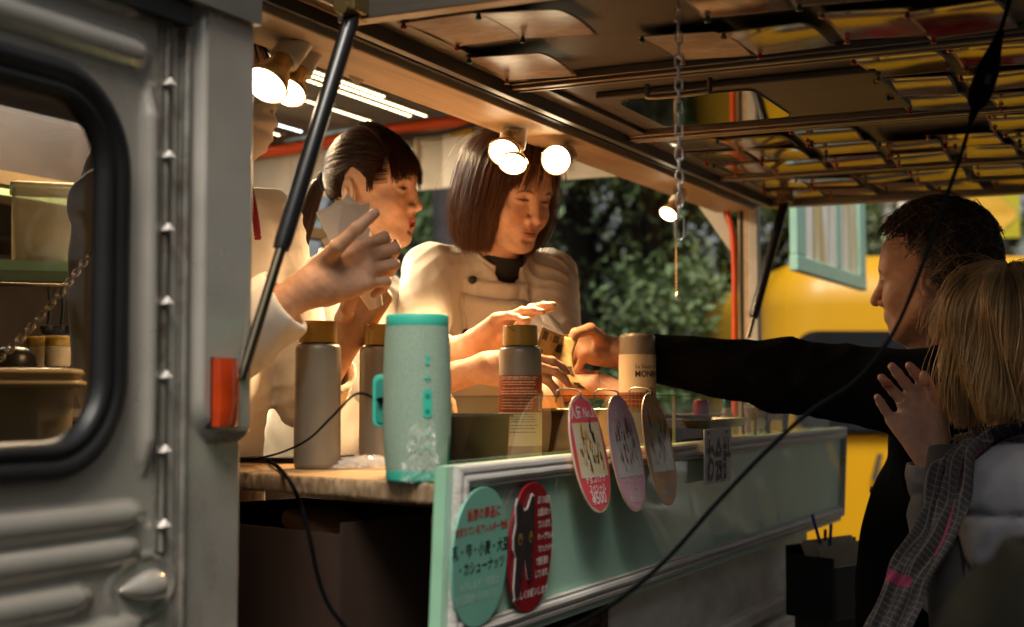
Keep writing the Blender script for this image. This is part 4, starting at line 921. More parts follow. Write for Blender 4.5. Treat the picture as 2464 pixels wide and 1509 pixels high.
pm_matte = [ramp_mat('matte_print_%s' % 'abc'[k], [(p, tuple(1.05 * v for v in q)) for p, q in c], 26 + 8 * k, .34, (1, .5, 1), detail=9, distort=1.2) for k, c in enumerate((brn, [(.3, (.20, .16, .13)), (.5, (.33, .22, .14)), (.72, (.42, .36, .32))], [(.35, (.30, .28, .27)), (.5, (.36, .16, .12)), (.7, (.22, .19, .10))]))]
edge_matte = M('matte_card_border', (.22, .17, .13), .6, spec=.2)
edge_m = M('laminate_border', (.24, .195, .155), .3)
pins = [M('red_pin', (.35, .01, .015), .3, coat=.4), M('green_pin', (.005, .09, .045), .3, coat=.4), M('orange_pin', (.45, .14, .02), .3, coat=.4)]
words_r = ['first', 'second', 'third', 'fourth']; words_y = ['nearest the beam', 'second from the beam', 'third from the beam', 'fourth from the beam', 'fifth from the beam', 'sixth from the beam']
adj = ['brown', 'tan and cream', 'red and grey', 'olive', 'strawberry red', 'dark grey']
bays = [(1.715, 2.185), (2.255, 2.755), (2.825, 3.375), (3.445, 3.855)]
proto = None; ncard = 0
CW, CL = .134, .178
for bi, (xa, xb) in enumerate(bays):
    rows = 2 if bi in (0, 3) else 3
    for row in range(rows):
        for col in range(7):
            y = 1.035 - .066 - .137 * col + .012 * rnd.random(); x = xa + (xb - xa) * (row + .5) / rows + (.012 * rnd.random() - .006)
            if y < .16: continue
            if bi == 1 and (.47 < y < .99) and x > 2.33: continue
            if bi == 0 and row == 0 and col == 2: continue
            if rnd.random() < (.05 if col < 3 else .10): continue
            y += rnd.uniform(-.012, .012); x += rnd.uniform(-.018, .018)
            q = rnd.randrange(6) if not (bi == 0 and col < 2) else rnd.randrange(2)
            if bi == 1 and col == 0: q = (2, 4, 3)[row]
            L = min(CL, (xb - xa) / rows - .008); z = ZB - .0035 - .004 * (ncard % 2)
            lab = '%s card under the lid, %s panel, %s row, %s' % (adj[q], ('front', 'window', 'third', 'far end')[bi], words_r[row], words_y[col])
            if proto is None:
                proto = thing('photo_card', lab, 'photo card', (x, y, z), 'laminated photo cards pinned under the hatch lid')
                base = A(x, y, z); sag = lambda u, v: -.006 * (u * u) * (1 - .2 * v) 
                P = np.array([[base + A(u * CL / 2, v * CW / 2, sag(u, v)) for v in np.linspace(-1, 1, 4)] for u in np.linspace(-1, 1, 12)]); g = MB(); g.grid(P); g.build('laminate', edge_m, proto, solid=.0006)
                P = np.array([[base + A(u * CL / 2 * .93, v * CW / 2 * .92, sag(u * .93, v) - .0008) for v in np.linspace(-1, 1, 4)] for u in np.linspace(-1, 1, 12)]); g = MB(); g.grid(P); g.build('photo_print', pm[0], proto)
                g = MB(); g.lathe([(.0, -.010), (.0045, -.009), (.005, -.006), (.003, -.003), (.003, .001)], base + A(-CL / 2 + .006, CW / 2 - .008, -.004), n=12); g.build('push_pin', pins[0], proto)
                g = MB(); g.lathe([(.0, -.010), (.0045, -.009), (.005, -.006), (.003, -.003), (.003, .001)], base + A(CL / 2 - .006, CW / 2 - .008, -.004), n=12); g.build('push_pin', pins[1], proto)
                c = proto
            else: c = dup(proto, (x, y, z), label=lab)
            c.scale = (L / CL * rnd.uniform(.90, 1.02), rnd.uniform(.90, 1.03), 1); c.rotation_euler = (rad(rnd.uniform(-2.5, 2.5)), rad(rnd.uniform(-1.4, 1.4)), rad(rnd.uniform(-4, 4)))
            for o in c.children:
                if o.name.startswith('photo_print'): o.material_slots[0].link = 'OBJECT'; o.material_slots[0].material = pm_matte[q % 3] if col < 3 and bi < 2 else pm[q]
                if o.name.startswith('laminate') and col < 3 and bi < 2: o.material_slots[0].link = 'OBJECT'; o.material_slots[0].material = edge_matte
                if o.name.startswith('push_pin'): o.material_slots[0].link = 'OBJECT'; o.material_slots[0].material = pins[rnd.randrange(3)]
            ncard += 1
# ------------------------------------------------------------------ inside, seen through the door window
gt = M('mint_shelf_paint', (.22, .36, .20), .5)
shelf = thing('wall_shelf', 'long wall shelf with pale green edge seen through the door window', 'shelf', at(110, 400, 3.2))
g = MB(); zsh = at(110, 400, 3.0)[2]; g.bbox((1.5, 2.62, zsh + .02), (3.6, 3.15, zsh + .04)); g.build('board', wood_board, shelf); g = MB(); g.bbox((1.5, 2.60, zsh), (3.6, 2.618, zsh + .045)); g.build('edge_strip', gt, shelf)
g = MB(); zb2 = at(110, 345, 2.6)[2]; g.bbox((1.5, 2.35, zb2), (3.8, 2.40, zb2 + .03)); g.build('roof_cross_bar', M('olive_bar', (.14, .10, .05), .5), truck)
cbn = thing('added_cabinet', 'dark brown cabinet added to darken the back wall seen through the door window', 'cabinet', (2.7, 3.0, 1.82))
g = MB(); g.bbox((1.6, 2.86, 1.80), (3.7, 3.18, 2.16)); cab_m = M('dark_cabinet_paint', (.022, .014, .010), .5, var=.3, vs=5); g.build('carcass', cab_m, cbn, bevel=.004)  # cabinet added to darken the too bright upper back wall
for k in range(4): g = MB(); g.bbox((1.64 + .52 * k, 2.842, 1.815), (2.12 + .52 * k, 2.858, 2.145)); d_ = g.build('door', cab_m, cbn, bevel=.003); g = MB(); g.cyl((2.08 + .52 * k, 2.84, 1.86), (2.08 + .52 * k, 2.815, 1.86), .009); g.build('knob', steel2, d_)
bc = at(100, 640, 3.0); sbn = thing('storage_bin', 'translucent storage bin on the shelf seen through the door window', 'storage bin', bc)
binm = M('frosted_bin', (.60, .47, .36), .3, alpha=.5, coat=.3); axi = np.array([unit(A(.72, -.70, 0)), unit(A(.70, .72, 0)), Z_])
g = MB(); 
def bl(k, z, w=.125, dd=.15): return [bc + axi[0] * x * k + axi[1] * y * k + Z_ * z for x, y in round_rect(-w / 2, w / 2, -dd / 2, dd / 2, .012, 4)]
g.grid(np.array([bl(.92, 0), bl(.95, .01), bl(1, .155)]), closed=True); g.add(bl(.92, .001), [tuple(range(20))]); g.build('bin', binm, sbn)
g = MB(); g.grid(np.array([bl(1.0, .155), bl(1.06, .157), bl(1.06, .166), bl(1.0, .168)]), closed=True); g.add(bl(1, .168), [tuple(range(20))]); g.build('rim', M('pale_bin_rim', (.5, .42, .3), .4), sbn)
g = MB(); 
for k in range(6): g.box(bc + axi[0] * (-.045 + .018 * k) + Z_ * .055, (.014, .09, .10), ax=axi)
g.build('contents', M('tan_contents', (.35, .22, .11), .6, var=.3, vs=30), sbn)
g = MB(); ls = bc - Z_ * .012; g.box(ls, (.5, .3, .02), ax=axi); g.build('low_shelf', M('mint_low_shelf', (.16, .28, .17), .5), base=ls, label='short shelf board carrying the translucent bin', cat='shelf')
tb = at(55, 1150, 2.02); tub = thing('plastic_tub', 'yellowish lidded plastic tub close behind the door window', 'tub', tb); tubm = M('yellowed_plastic', (.85, .74, .48), .35, sss=.0, alpha=.7, coat=.2)
def tl(k, z, w=.15, dd=.12): return [tb + axi[0] * x * k + axi[1] * y * k + Z_ * z for x, y in round_rect(-w / 2, w / 2, -dd / 2, dd / 2, .02, 5)]
g = MB(); g.grid(np.array([tl(.80, 0), tl(.9, .14)]), closed=True); g.add(tl(.8, .001), [tuple(range(24))]); g.build('tub', tubm, tub)
g = MB(); g.grid(np.array([tl(1.0, .128), tl(1.1, .130), tl(1.1, .136), tl(1.02, .138), tl(1.02, .145), tl(1.08, .147), tl(1.02, .153), tl(.9, .155)]), closed=True); g.add(tl(.9, .155), [tuple(range(24))]); g.build('lid', M('cream_tub_lid', (.78, .62, .34), .4, coat=.2), tub)
g = MB(); g.box(tb + Z_ * .068 - axi[0] * .010, (.055, .07, .12), ax=axi); g.build('dark_pouch', M('dark_pouch', (.012, .008, .01), .4), tub)
mt = at(168, 1140, 2.35); mtt = thing('cash_tin', 'dark glossy tin low behind the door window', 'tin', mt)
g = MB(); g.rbox(mt + Z_ * .045, (.09, .09, .085), .008, ax=axi); g.build('tin', M('dark_brass', (.10, .06, .02), .25, .7), mtt); g = MB(); g.box(mt + Z_ * .090, (.093, .093, .006), ax=axi); g.build('rim', lamp_gold, mtt)
for k, (px, py, d, lab) in enumerate(((92, 882, 2.75, 'small cream pot with gold lid behind the tub, left one of two'), (138, 882, 2.7, 'small cream pot with gold lid behind the tub, right one of two'))):
    c = at(px, py, d); t = thing('spice_pot', lab, 'pot', c, 'cream pots with gold lids inside the truck'); g = MB(); g.lathe([(.022, 0), (.024, .004), (.024, .036), (.022, .038)], c, n=24); g.build('pot', M('cream_pot', (.55, .44, .30), .4), t); g = MB(); g.lathe([(.023, .0385), (.0235, .041), (.0235, .058), (0, .059)], c, n=24); g.build('lid', cap_mat, t)
bk = at(120, 935, 2.9); g = MB(); g.box(bk - Z_ * .02, (.5, .25, .04), ax=axi); g.build('stove_shelf', dark_wood, base=bk, label='dark work shelf under the cream pots inside the truck', cat='shelf')
dk = at(30, 885, 2.15); g = MB(); g.lathe([(.0, .032), (.02, .03), (.034, .018), (.036, 0)], dk, n=24); g.build('dark_bowl', M('dark_bowl', (.03, .025, .025), .3), base=dk, label='dark upturned bowl resting on the tub lid', cat='bowl')
ich = thing('inner_chain', 'slack dark chain strung across inside the door window', 'chain', at(170, 640, 2.1)); g = MB(); P = smooth_path([at(-30, 885, 1.95), at(30, 835, 1.98), at(90, 770, 2.02), at(150, 700, 2.05), at(195, 640, 2.08), at(235, 590, 2.1)], 26)
for k in range(25): chain_link(g, (P[k] + P[k + 1]) / 2, P[k + 1] - P[k], CF if k % 2 else np.cross(unit(P[k + 1] - P[k]), CF), np.linalg.norm(P[k + 1] - P[k]) * 1.45, .0048, .0013)
g.build('links', M('dark_chain', (.28, .24, .2), .35, .9), ich)
for k, px in enumerate((118, 150, 176)):
    a_ = at(px, 690, 2.8); ht = thing('hanging_ladle', ('dark ladle hanging left of the others inside the door window', 'dark ladle hanging between two others inside the door window', 'dark ladle hanging right of the others inside the door window')[k], 'ladle', a_, 'ladles hanging inside the truck')
    g = MB(); g.tube(smooth_path([a_, a_ - Z_ * .04 + CR * .003, a_ - Z_ * .075], 8), .004, 6); g.build('handle', rubber, ht); g = MB(); g.lathe([(.0, -.018), (.012, -.015), (.016, -.004), (.016, 0)], a_ - Z_ * .078, n=16); g.build('bowl', rubber, ht)
rl = at(150, 690, 2.8); g = MB(); g.tube([rl - axi[0] * .25 + Z_ * .002, rl + axi[0] * .25 + Z_ * .002], .004, 8); g.build('ladle_rail', steel2, base=rl, label='thin steel rail carrying the dark ladles', cat='rail')
# ------------------------------------------------------------------ cardboard box on the lower shelf
kb = A(1.84, 1.22, ZT - .245); kt = thing('cardboard_box', 'open brown cardboard box on the shelf under the worktop', 'box', kb); e_ = unit(A(-.12, -.40, 0)); f_ = unit(A(.96, -.28, 0))
axk = np.array([e_, f_, Z_]); g = MB(); w_, d_, h_ = .40, .26, .185
for c, s in (((0, 0, .002), (w_, d_, .004)), ((0, -d_ / 2, h_ / 2 - .008), (w_, .004, h_ - .016)), ((0, d_ / 2, h_ / 2), (w_, .004, h_)), ((-w_ / 2, 0, h_ / 2), (.004, d_, h_)), ((w_ / 2, 0, h_ / 2), (.004, d_, h_))): g.box(kb + np.array(c) @ axk, s, ax=axk)
g.build('carton', card_brown, kt)
pk = kb + Z_ * .1 + e_ * .02; g = MB(); g.rbox(pk + Z_ * .06 , (.12, .10, .03), .012, ax=np.array([unit(e_ - Z_ * .25), f_, unit(Z_ + e_ * .25)])); g.build('paper_packet', M('pink_tan_paper', (.42, .27, .18), .6, bump=.2, bs=40), base=pk, label='tan paper packet showing over the rim of the cardboard box', cat='packet')
# ------------------------------------------------------------------ bodies: smooth-blended volumes turned into one continuous skin
class Frame:
    def __init__(s, o, fwd, up): 
        s.o = np.asarray(o, float); y = unit(fwd); u = np.asarray(up, float); z = unit(u - y * (u @ y)); s.R = np.array([np.cross(y, z), y, z])
    def p(s, *v): return s.o + np.asarray(v, float) @ s.R
    def d(s, *v): return np.asarray(v, float) @ s.R
    def loc(s, P): return (np.asarray(P, float) - s.o) @ s.R.T
def frame_up(o, up, fwd):
    f = Frame(o, fwd, up); z = unit(up); y = unit(np.asarray(fwd, float) - z * (np.asarray(fwd, float) @ z)); f.R = np.array([np.cross(y, z), y, z]); return f
def smin(a, b, k):
    if k <= 0: return np.minimum(a, b)
    h = np.clip(.5 + .5 * (b - a) / k, 0, 1); return b + (a - b) * h - k * h * (1 - h)
class Vol:
    def __init__(s): s.ops = []; s.disp = []
    def rc(s, a, b, ra, rb, k=.02, sub=False, flat=None):
        a, b = np.asarray(a, float), np.asarray(b, float); ba = b - a; l2 = ba @ ba + 1e-12
        def f(p):
            q = p - a; h = np.clip((q @ ba.astype(np.float32)) / l2, 0, 1); v = q - h[..., None] * ba
            if flat is not None:
                n, m = flat; n = np.asarray(n, float); t = v @ n; v = v + t[..., None] * n * (m - 1)
            return np.sqrt((v * v).sum(-1)) - (ra + (rb - ra) * h)
        s.ops.append((f, (a + b) / 2, np.linalg.norm(ba) / 2 + max(ra, rb), k, sub)); return s
    def path(s, pts, rs, k=.01, **kw):
        for i in range(len(pts) - 1): s.rc(pts[i], pts[i + 1], rs[i], rs[i + 1], k if i == 0 else min(k, .004), **kw)
        return s
    def el(s, c, r, R=None, k=.02, sub=False):
        c = np.asarray(c, float); r = np.asarray(r, float); Rm = np.eye(3) if R is None else np.asarray(R, float)
        def f(p):
            q = (p - c) @ Rm.T; k0 = np.sqrt(((q / r) ** 2).sum(-1)); k1 = np.sqrt(((q / (r * r)) ** 2).sum(-1)) + 1e-9
            return k0 * (k0 - 1) / k1
        s.ops.append((f, c, r.max(), k, sub)); return s
    def plane(s, c, n, k=.004, rad_=9.):
        """cuts away everything on the side n points to (within rad_ of c)"""
        c = np.asarray(c, float); n = unit(n)
        f = lambda p: np.where(np.sqrt(((p - c) ** 2).sum(-1)) < rad_, -((p - c) @ n), 1.)
        s.ops.append((f, c, rad_, k, True)); return s
    def ev(s, P, bc=None, br=0.):
        """P (K,n,3) in K blocks with centres bc"""
        P = P.astype(np.float32); d = np.full(P.shape[:-1], 1., np.float32)
        if bc is None: bc = P[:, 0]; 
        for f, c, R, k, sub in s.ops:
            m = np.sqrt(((bc - c) ** 2).sum(-1)) < R + br + k + .05
            if not m.any(): continue
            v = f(P[m]).astype(np.float32); e = d[m]
            d[m] = -smin(-e, v, k) if sub else smin(e, v, k)
        for f in s.disp: d = d + f(P).astype(np.float32)
        return d
    def mesh(s, lo, hi, h, N=8, relax=1):
        lo = np.asarray(lo, float); hi = np.asarray(hi, float); B = N * h; nb = np.ceil((hi - lo) / B).astype(int)
        gi = np.stack(np.meshgrid(*[np.arange(q) for q in nb], indexing='ij'), -1).reshape(-1, 3)
        bc = lo + (gi + .5) * B; d = s.ev(bc[:, None, :], bc, 0.)[:, 0]; keep = np.abs(d) < B * .87 * 1.3 + .012
        gi = gi[keep]; bc = bc[keep]
        off = np.stack(np.meshgrid(*[np.arange(N + 1)] * 3, indexing='ij'), -1).reshape(-1, 3)
        D = []
        for i in range(0, len(gi), 600):
            P = lo + (gi[i:i + 600, None, :] * N + off[None]) * h; D.append(s.ev(P, bc[i:i + 600], B * .87))
        D = np.concatenate(D).reshape(-1, N + 1, N + 1, N + 1); I = D < 0
        cs = sum(I[:, a:a + N, b:b + N, c:c + N].astype(np.int8) for a in (0, 1) for b in (0, 1) for c in (0, 1))
        act = np.argwhere((cs > 0) & (cs < 8)); kb = act[:, 0]; cc = act[:, 1:]
        cor = np.array([(a, b, c) for a in (0, 1) for b in (0, 1) for c in (0, 1)])
        val = np.stack([D[kb, cc[:, 0] + a, cc[:, 1] + b, cc[:, 2] + c] for a, b, c in cor], 1)
        acc = np.zeros((len(act), 3)); cnt = np.zeros(len(act))
        for i in range(8):
            for j in range(i + 1, 8):
                if np.abs(cor[i] - cor[j]).sum() != 1: continue
                x = (val[:, i] < 0) != (val[:, j] < 0); t = val[:, i] / (val[:, i] - val[:, j] + 1e-12)
                acc[x] += cor[i] + (cor[j] - cor[i]) * t[x, None]; cnt[x] += 1
        gc = gi[kb] * N + cc; V = lo + (gc + acc / cnt[:, None]) * h
        G = nb * N + 2; key = (gc[:, 0] * G[1] + gc[:, 1]) * G[2] + gc[:, 2]
        o = np.argsort(key); key = key[o]; V = V[o]; F = []
        def look(c):
            k = (c[:, 0] * G[1] + c[:, 1]) * G[2] + c[:, 2]; p = np.searchsorted(key, k); p = np.minimum(p, len(key) - 1); return np.where((key[p] == k) & (c.min(1) >= 0), p, -1)
        for ax in range(3):
            sl = [slice(0, N)] * 3; s2 = list(sl); s2[ax] = slice(1, N + 1)
            a, b = I[:, sl[0], sl[1], sl[2]], I[:, s2[0], s2[1], s2[2]]
            e = np.argwhere(a != b); g = gi[e[:, 0]] * N + e[:, 1:]; ins = a[e[:, 0], e[:, 1], e[:, 2], e[:, 3]]
            u, w = np.zeros(3, int), np.zeros(3, int); u[(ax + 1) % 3] = 1; w[(ax + 2) % 3] = 1
            q = np.stack([look(g - u - w), look(g - w), look(g), look(g - u)], 1)
            q = np.where(ins[:, None], q, q[:, ::-1]); F.append(q[(q >= 0).all(1)])
        F = np.concatenate(F)
        for _ in range(relax):
            S = np.zeros_like(V); n = np.zeros(len(V))
            for i in range(4):
                for j in ((i + 1) % 4, (i - 1) % 4): np.add.at(S, F[:, i], V[F[:, j]]); np.add.at(n, F[:, i], 1)
            V = V * .5 + .5 * S / np.maximum(n, 1)[:, None]
        return V, F
    def hits(s, P, d, n=60):
        P = np.asarray(P, float).reshape(-1, 3).copy(); d = unit(d)
        for _ in range(n): P = P + d * np.clip(s.ev(P[:, None, :])[:, 0] * .8, -.02, .02)[:, None]
        return P
    def hit(s, p, d, n=60): return s.hits(p, d, n)[0]
def np_mesh(name, V, F, col=None, smooth=True):
    me = bpy.data.meshes.new(name); me.vertices.add(len(V)); me.vertices.foreach_set('co', np.asarray(V, np.float32).ravel())
    F = np.asarray(F); k = F.shape[1]; me.loops.add(F.size); me.loops.foreach_set('vertex_index', F.ravel().astype(np.int32))
    me.polygons.add(len(F)); me.polygons.foreach_set('loop_start', np.arange(0, F.size, k, dtype=np.int32)); me.polygons.foreach_set('loop_total', np.full(len(F), k, np.int32))
    me.polygons.foreach_set('use_smooth', np.full(len(F), smooth)); me.update(calc_edges=True); me.validate()
    if col is not None:
        a = me.color_attributes.new('Col', 'FLOAT_COLOR', 'POINT'); c = np.ones((len(V), 4), np.float32); c[:, :3] = col; a.data.foreach_set('color', c.ravel())
    return me
def bumps(p, seed, sc, n=5):
    """cheap smooth noise in -1..1"""
    r = np.random.RandomState(seed); o = 0
    for i in range(n):
        k = r.randn(3) * sc * (1 + .5 * i); o = o + np.sin(p @ k + r.rand() * 6.28 + 1.2 * np.sin(p @ (r.randn(3) * sc) + r.rand() * 6)) / (1 + .5 * i)
    return o / 2.2
# --- head
def add_head(v, F, j=1., male=False, mouth=0., lid=1., big=1., back=0.):
    P = lambda *q: F.p(*(np.array(q) * big)); R = F.R; g = big
    v.el(P(0, -.014 + back / 2, .030), np.array((.0735, .092 - back / 2, .084)) * g, R, .01)
    v.el(P(0, .028, -.030), np.array((.0585 * j, .056, .078)) * g, R, .03)
    for s in (-1, 1):
        v.rc(P(s * .050 * j, .004, -.052), P(s * .020, .062, -.094), .017 * g, .016 * g, .03)
        v.el(P(s * .035, .060, -.034), np.array((.024, .022, .026)) * g, R, .022)
        v.rc(P(s * .012, .080, .020), P(s * .042, .066, .016), .008 * g, .007 * g, .016)
    v.el(P(0, .071, -.094), np.array((.018 if male else .0155, .014, .016)) * g, R, .02)
    v.el(P(0, .052, .035), np.array((.052, .033, .048)) * g, R, .03)
    for s in (-1, 1):
        v.el(P(s * .031, .092, -.002), np.array((.016, .0105, .0095)) * g, R, .010, True)
        v.el(P(s * .031, .0725, -.001), np.array((.0145, .0125, .0115)) * g, R, .004)
        # upper lid fold and lower lid
        v.rc(P(s * .018, .0815, -.0015), P(s * .043, .0755, -.001), .0022 * g, .0020 * g, .003)
    v.rc(P(0, .084, .008), P(0, .1005 if not male else .108, -.031), (.0062 if not male else .0085) * g, (.0082 if not male else .0092) * g, .014)
    v.el(P(0, .1015 if not male else .1075, -.0350), np.array((.0088, .0085, .0078)) * g, R, .006)
    for s in (-1, 1):
        v.el(P(s * .0115, .0915, -.0385), np.array((.0075, .0095, .0068)) * g, R, .006)
        v.el(P(s * .0062, .0985, -.0445), np.array((.0034, .005, .0030)) * g, R, .003, True)
    v.el(P(0, .073, -.064), np.array((.027, .021, .022)) * g, R, .016)
    up = .0895; m = mouth
    v.rc(P(-.0175, .0815, -.0635), P(0, up + .001, -.0605 + m * .002), .0022 * g, .0040 * g, .003); v.rc(P(.0175, .0815, -.0635), P(0, up + .001, -.0605 + m * .002), .0022 * g, .0040 * g, .003)
    v.rc(P(-.0155, .0805, -.0665 - m * .004), P(0, up - .0015, -.0700 - m * .009), .0025 * g, .0046 * g, .003); v.rc(P(.0155, .0805, -.0665 - m * .004), P(0, up - .0015, -.0700 - m * .009), .0025 * g, .0046 * g, .003)
    if m: v.el(P(0, .093, -.0665 - m * .003), np.array((.011, .016, .0032 + .0035 * m)) * g, R, .003, True)
    else: v.path([P(-.021, .083, -.0656), P(-.009, .0915, -.0652), P(0, .0942, -.0656), P(.009, .0915, -.0652), P(.021, .083, -.0656)], [.0013 * g] * 5, .002, sub=True)
    v.el(P(0, .0885, -.082), np.array((.012, .005, .004)) * g, R, .008, True)
    for s in (-1, 1):
        E = Frame(P(s * .0735, -.014, -.012), F.d(s * .92, -.38, .05), F.d(0, -.22, 1))
        v.el(E.o, np.array((.0185, .0055, .030)) * g, E.R, .004)
        v.el(E.p(0, .005, .004), np.array((.0115, .0045, .019)) * g, E.R, .004, True)
        v.el(E.p(0.001, .003, .001), np.array((.006, .003, .010)) * g, E.R, .003)
        v.el(E.p(-.002 * s, .002, -.024), np.array((.009, .0055, .008)) * g, E.R, .004)
    return v
def head_colour(F, big, base, lip, male=False, brow=(.07, .035, .02), eye=0., mouth=0.):
    def f(V):
        q = F.loc(V) / big; n = len(V); c = np.tile(np.array(base, float), (n, 1)); x, y, z = np.abs(q[:, 0]), q[:, 1], q[:, 2]
        def mixc(m, col): 
            nonlocal c; m = np.clip(m, 0, 1)[:, None]; c = c * (1 - m) + np.array(col) * m
        front = y > .04
        mixc(.35 * np.exp(-((x - .036) / .018) ** 2 - ((z + .035) / .02) ** 2) * front, np.array(base) * (1.05, .72, .66))
        zl = np.where(z > -.0655, (z + .0605) / .0062, (z + .0705) / .0066); zl = np.where(z > -.0655, (z + .0608) / .0048, (z + .0700) / .0054); mixc(.85 * np.exp(-(np.abs(zl)) ** 4 - (x / .0180) ** 6) * (y > .076), lip); mixc(1.0 * np.exp(-((z + .0656) / .0016) ** 2 - (x / .0195) ** 6) * (y > .076), np.array(lip) * .25)
        if mouth: mixc(1.3 * np.exp(-((z + .0695) / (.0042 * mouth)) ** 4 - (x / .0105) ** 4) * (y > .076), (.03, .006, .005))
        if eye: mixc(1.2 * np.exp(-((z + .0015) / .0036) ** 4 - ((x - .032) / .0085) ** 4) * (y > .06), (.015, .008, .006))
        mixc(1. * np.exp(-((z - .0195 + 5 * (x - .028) ** 2 * 4) / .0028) ** 2 - ((x - .031) / .0165) ** 6) * front, brow)
        mixc(1.2 * np.exp(-((z + .0002) / .0022) ** 2 - ((x - .031) / .0145) ** 6) * (y > .06), (.02, .012, .010))
        if male: mixc(.35 * np.exp(-((z + .085) / .03) ** 2) * (y > .0), np.array(base) * .7)
        return c
    return f
# --- hand with five fingers
def hand(v, wrist, dirv, palm, side, curls, thumb=None, spread=(.06, .01, -.04, -.1), g=1., elbow=None, rw=.0245, re=.036, straight=None):
    """side +1 right, -1 left; curls = four triples of joint bends in degrees; thumb = world points or None for a relaxed thumb"""
    H = Frame(wrist, dirv, -np.asarray(palm, float)); sg = -side
    mx = (.0265, .0090, -.0085, -.0255); my = (.088, .093, .088, .078); ln = ((.043, .026, .021), (.048, .030, .022), (.044, .028, .021), (.034, .021, .019)); rr = (.0088, .0090, .0085, .0076)
    tips = []
    for k in range(4):
        b0 = H.p(sg * mx[k] * .55 * g, .012 * g, 0); kn = H.p(sg * mx[k] * g, my[k] * g, .003 * g)
        v.rc(b0, kn, .0150 * g, .0118 * g, .014, flat=None)
    v.el(H.p(sg * .002, .055 * g, -.004 * g), np.array((.034, .045, .0145)) * g, H.R, .012)
    v.rc(H.p(sg * .020 * g, .018 * g, -.008 * g), H.p(sg * .030 * g, .052 * g, -.012 * g), .0165 * g, .0125 * g, .012)
    v.rc(H.p(-sg * .022 * g, .02 * g, -.006 * g), H.p(-sg * .024 * g, .06 * g, -.006 * g), .013 * g, .011 * g, .012)
    for k in range(4):
        kn = H.p(sg * mx[k] * g, my[k] * g, .003 * g); a = 0; p = kn; sp = sg * spread[k]; pts = [kn]
        for j in range(3):
            a += rad(curls[k][j]); d = H.d(math.sin(sp), math.cos(sp) * math.cos(a), -math.sin(a)); p = p + d * ln[k][j] * g; pts.append(p)
        r = rr[k] * g; v.path(pts, [r * 1.12, r, r * .92, r * .74], .0045); v.el(pts[1], (r * 1.03,) * 3, None, .003); tips.append((pts[3], H.d(0, math.sin(a), math.cos(a)), d))
    if thumb is None:
        tp = [H.p(sg * .024 * g, .020 * g, -.008 * g), H.p(sg * .042 * g, .050 * g, -.016 * g), H.p(sg * .050 * g, .078 * g, -.020 * g), H.p(sg * .049 * g, .100 * g, -.022 * g)]
    else: tp = [H.p(sg * .024 * g, .022 * g, -.008 * g)] + [np.asarray(q, float) for q in thumb]
    v.path(tp, [.0150 * g] + list(np.linspace(.0108, .0078, len(tp) - 1) * g), .010)
    v.rc(np.asarray(wrist, float), H.p(0, .03 * g, 0), rw * .92, .020 * g, .02, flat=(H.R[2], 1.25))
    if elbow is not None: v.rc(wrist, elbow, rw, re, .015, flat=(H.R[2], 1.12))
    return H, tips
SKIN_BUMP = lambda p: .00045 * bumps(p, 77, 150, 4)
def fingernail(root, p, n, d, w=.0058, l=.0075, m=None):
    n = unit(n); d = unit(np.asarray(d) - n * (np.asarray(d) @ n)); s_ = np.cross(d, n); G = np.array([[np.asarray(p) + s_ * w * u + d * l * (v - .1 * u * u * np.sign(v)) - n * (.0030 * u * u + .0018 * max(v, 0) ** 2) for u in np.linspace(-1, 1, 9)] for v in np.linspace(-1, 1, 9)])
    g = MB(); g.grid(G); return g.build('nail', nail_m, root, solid=.0006)
nail_m = M('fingernail', (.66, .36, .28), .22, coat=.5, var=.04)
# --- strands as thin three-sided tubes
def strands_mesh(P, r0, r1, sides=3, soft=0.):
    """P (S,K,3)"""
    P = np.asarray(P, float); S, K = P.shape[:2]; T = np.gradient(P, axis=1); T /= np.linalg.norm(T, axis=2, keepdims=True) + 1e-9
    u = np.cross(T, np.array([.31, .52, .80])); u /= np.linalg.norm(u, axis=2, keepdims=True) + 1e-9; w = np.cross(T, u)
    r = (np.asarray(r0)[:, None] if np.ndim(r0) else r0) * np.linspace(1, 0, K)[None] ** .6 + r1; r = np.broadcast_to(r, (S, K)); r = r * np.minimum(1, .15 + np.linspace(0, 1, K) * soft)[None] if soft else r
    a = np.arange(sides) / sides * 2 * math.pi
    V = P[:, :, None] + r[:, :, None, None] * (np.cos(a)[None, None, :, None] * u[:, :, None] + np.sin(a)[None, None, :, None] * w[:, :, None])
    idx = np.arange(S * K * sides).reshape(S, K, sides); n = np.roll(idx, -1, 2)
    F = np.stack([idx[:, :-1], n[:, :-1], n[:, 1:], idx[:, 1:]], -1).reshape(-1, 4)
    return V.reshape(-1, 3), F
def join(*vf):
    V = []; F = []; n = 0
    for v, f in vf: V.append(v); F.append(np.asarray(f) + n); n += len(v)
    return np.concatenate(V), np.concatenate(F)
def grid_faces(a, b):
    i = np.arange(a * b).reshape(a, b); return np.stack([i[:-1, :-1], i[1:, :-1], i[1:, 1:], i[:-1, 1:]], -1).reshape(-1, 4)
def hair_mat(name, col, rough=.38, var=.5):
    m = M(name, col, rough, var=var, vs=26, spec=.28, stretch=(1, 1, .12)); return m
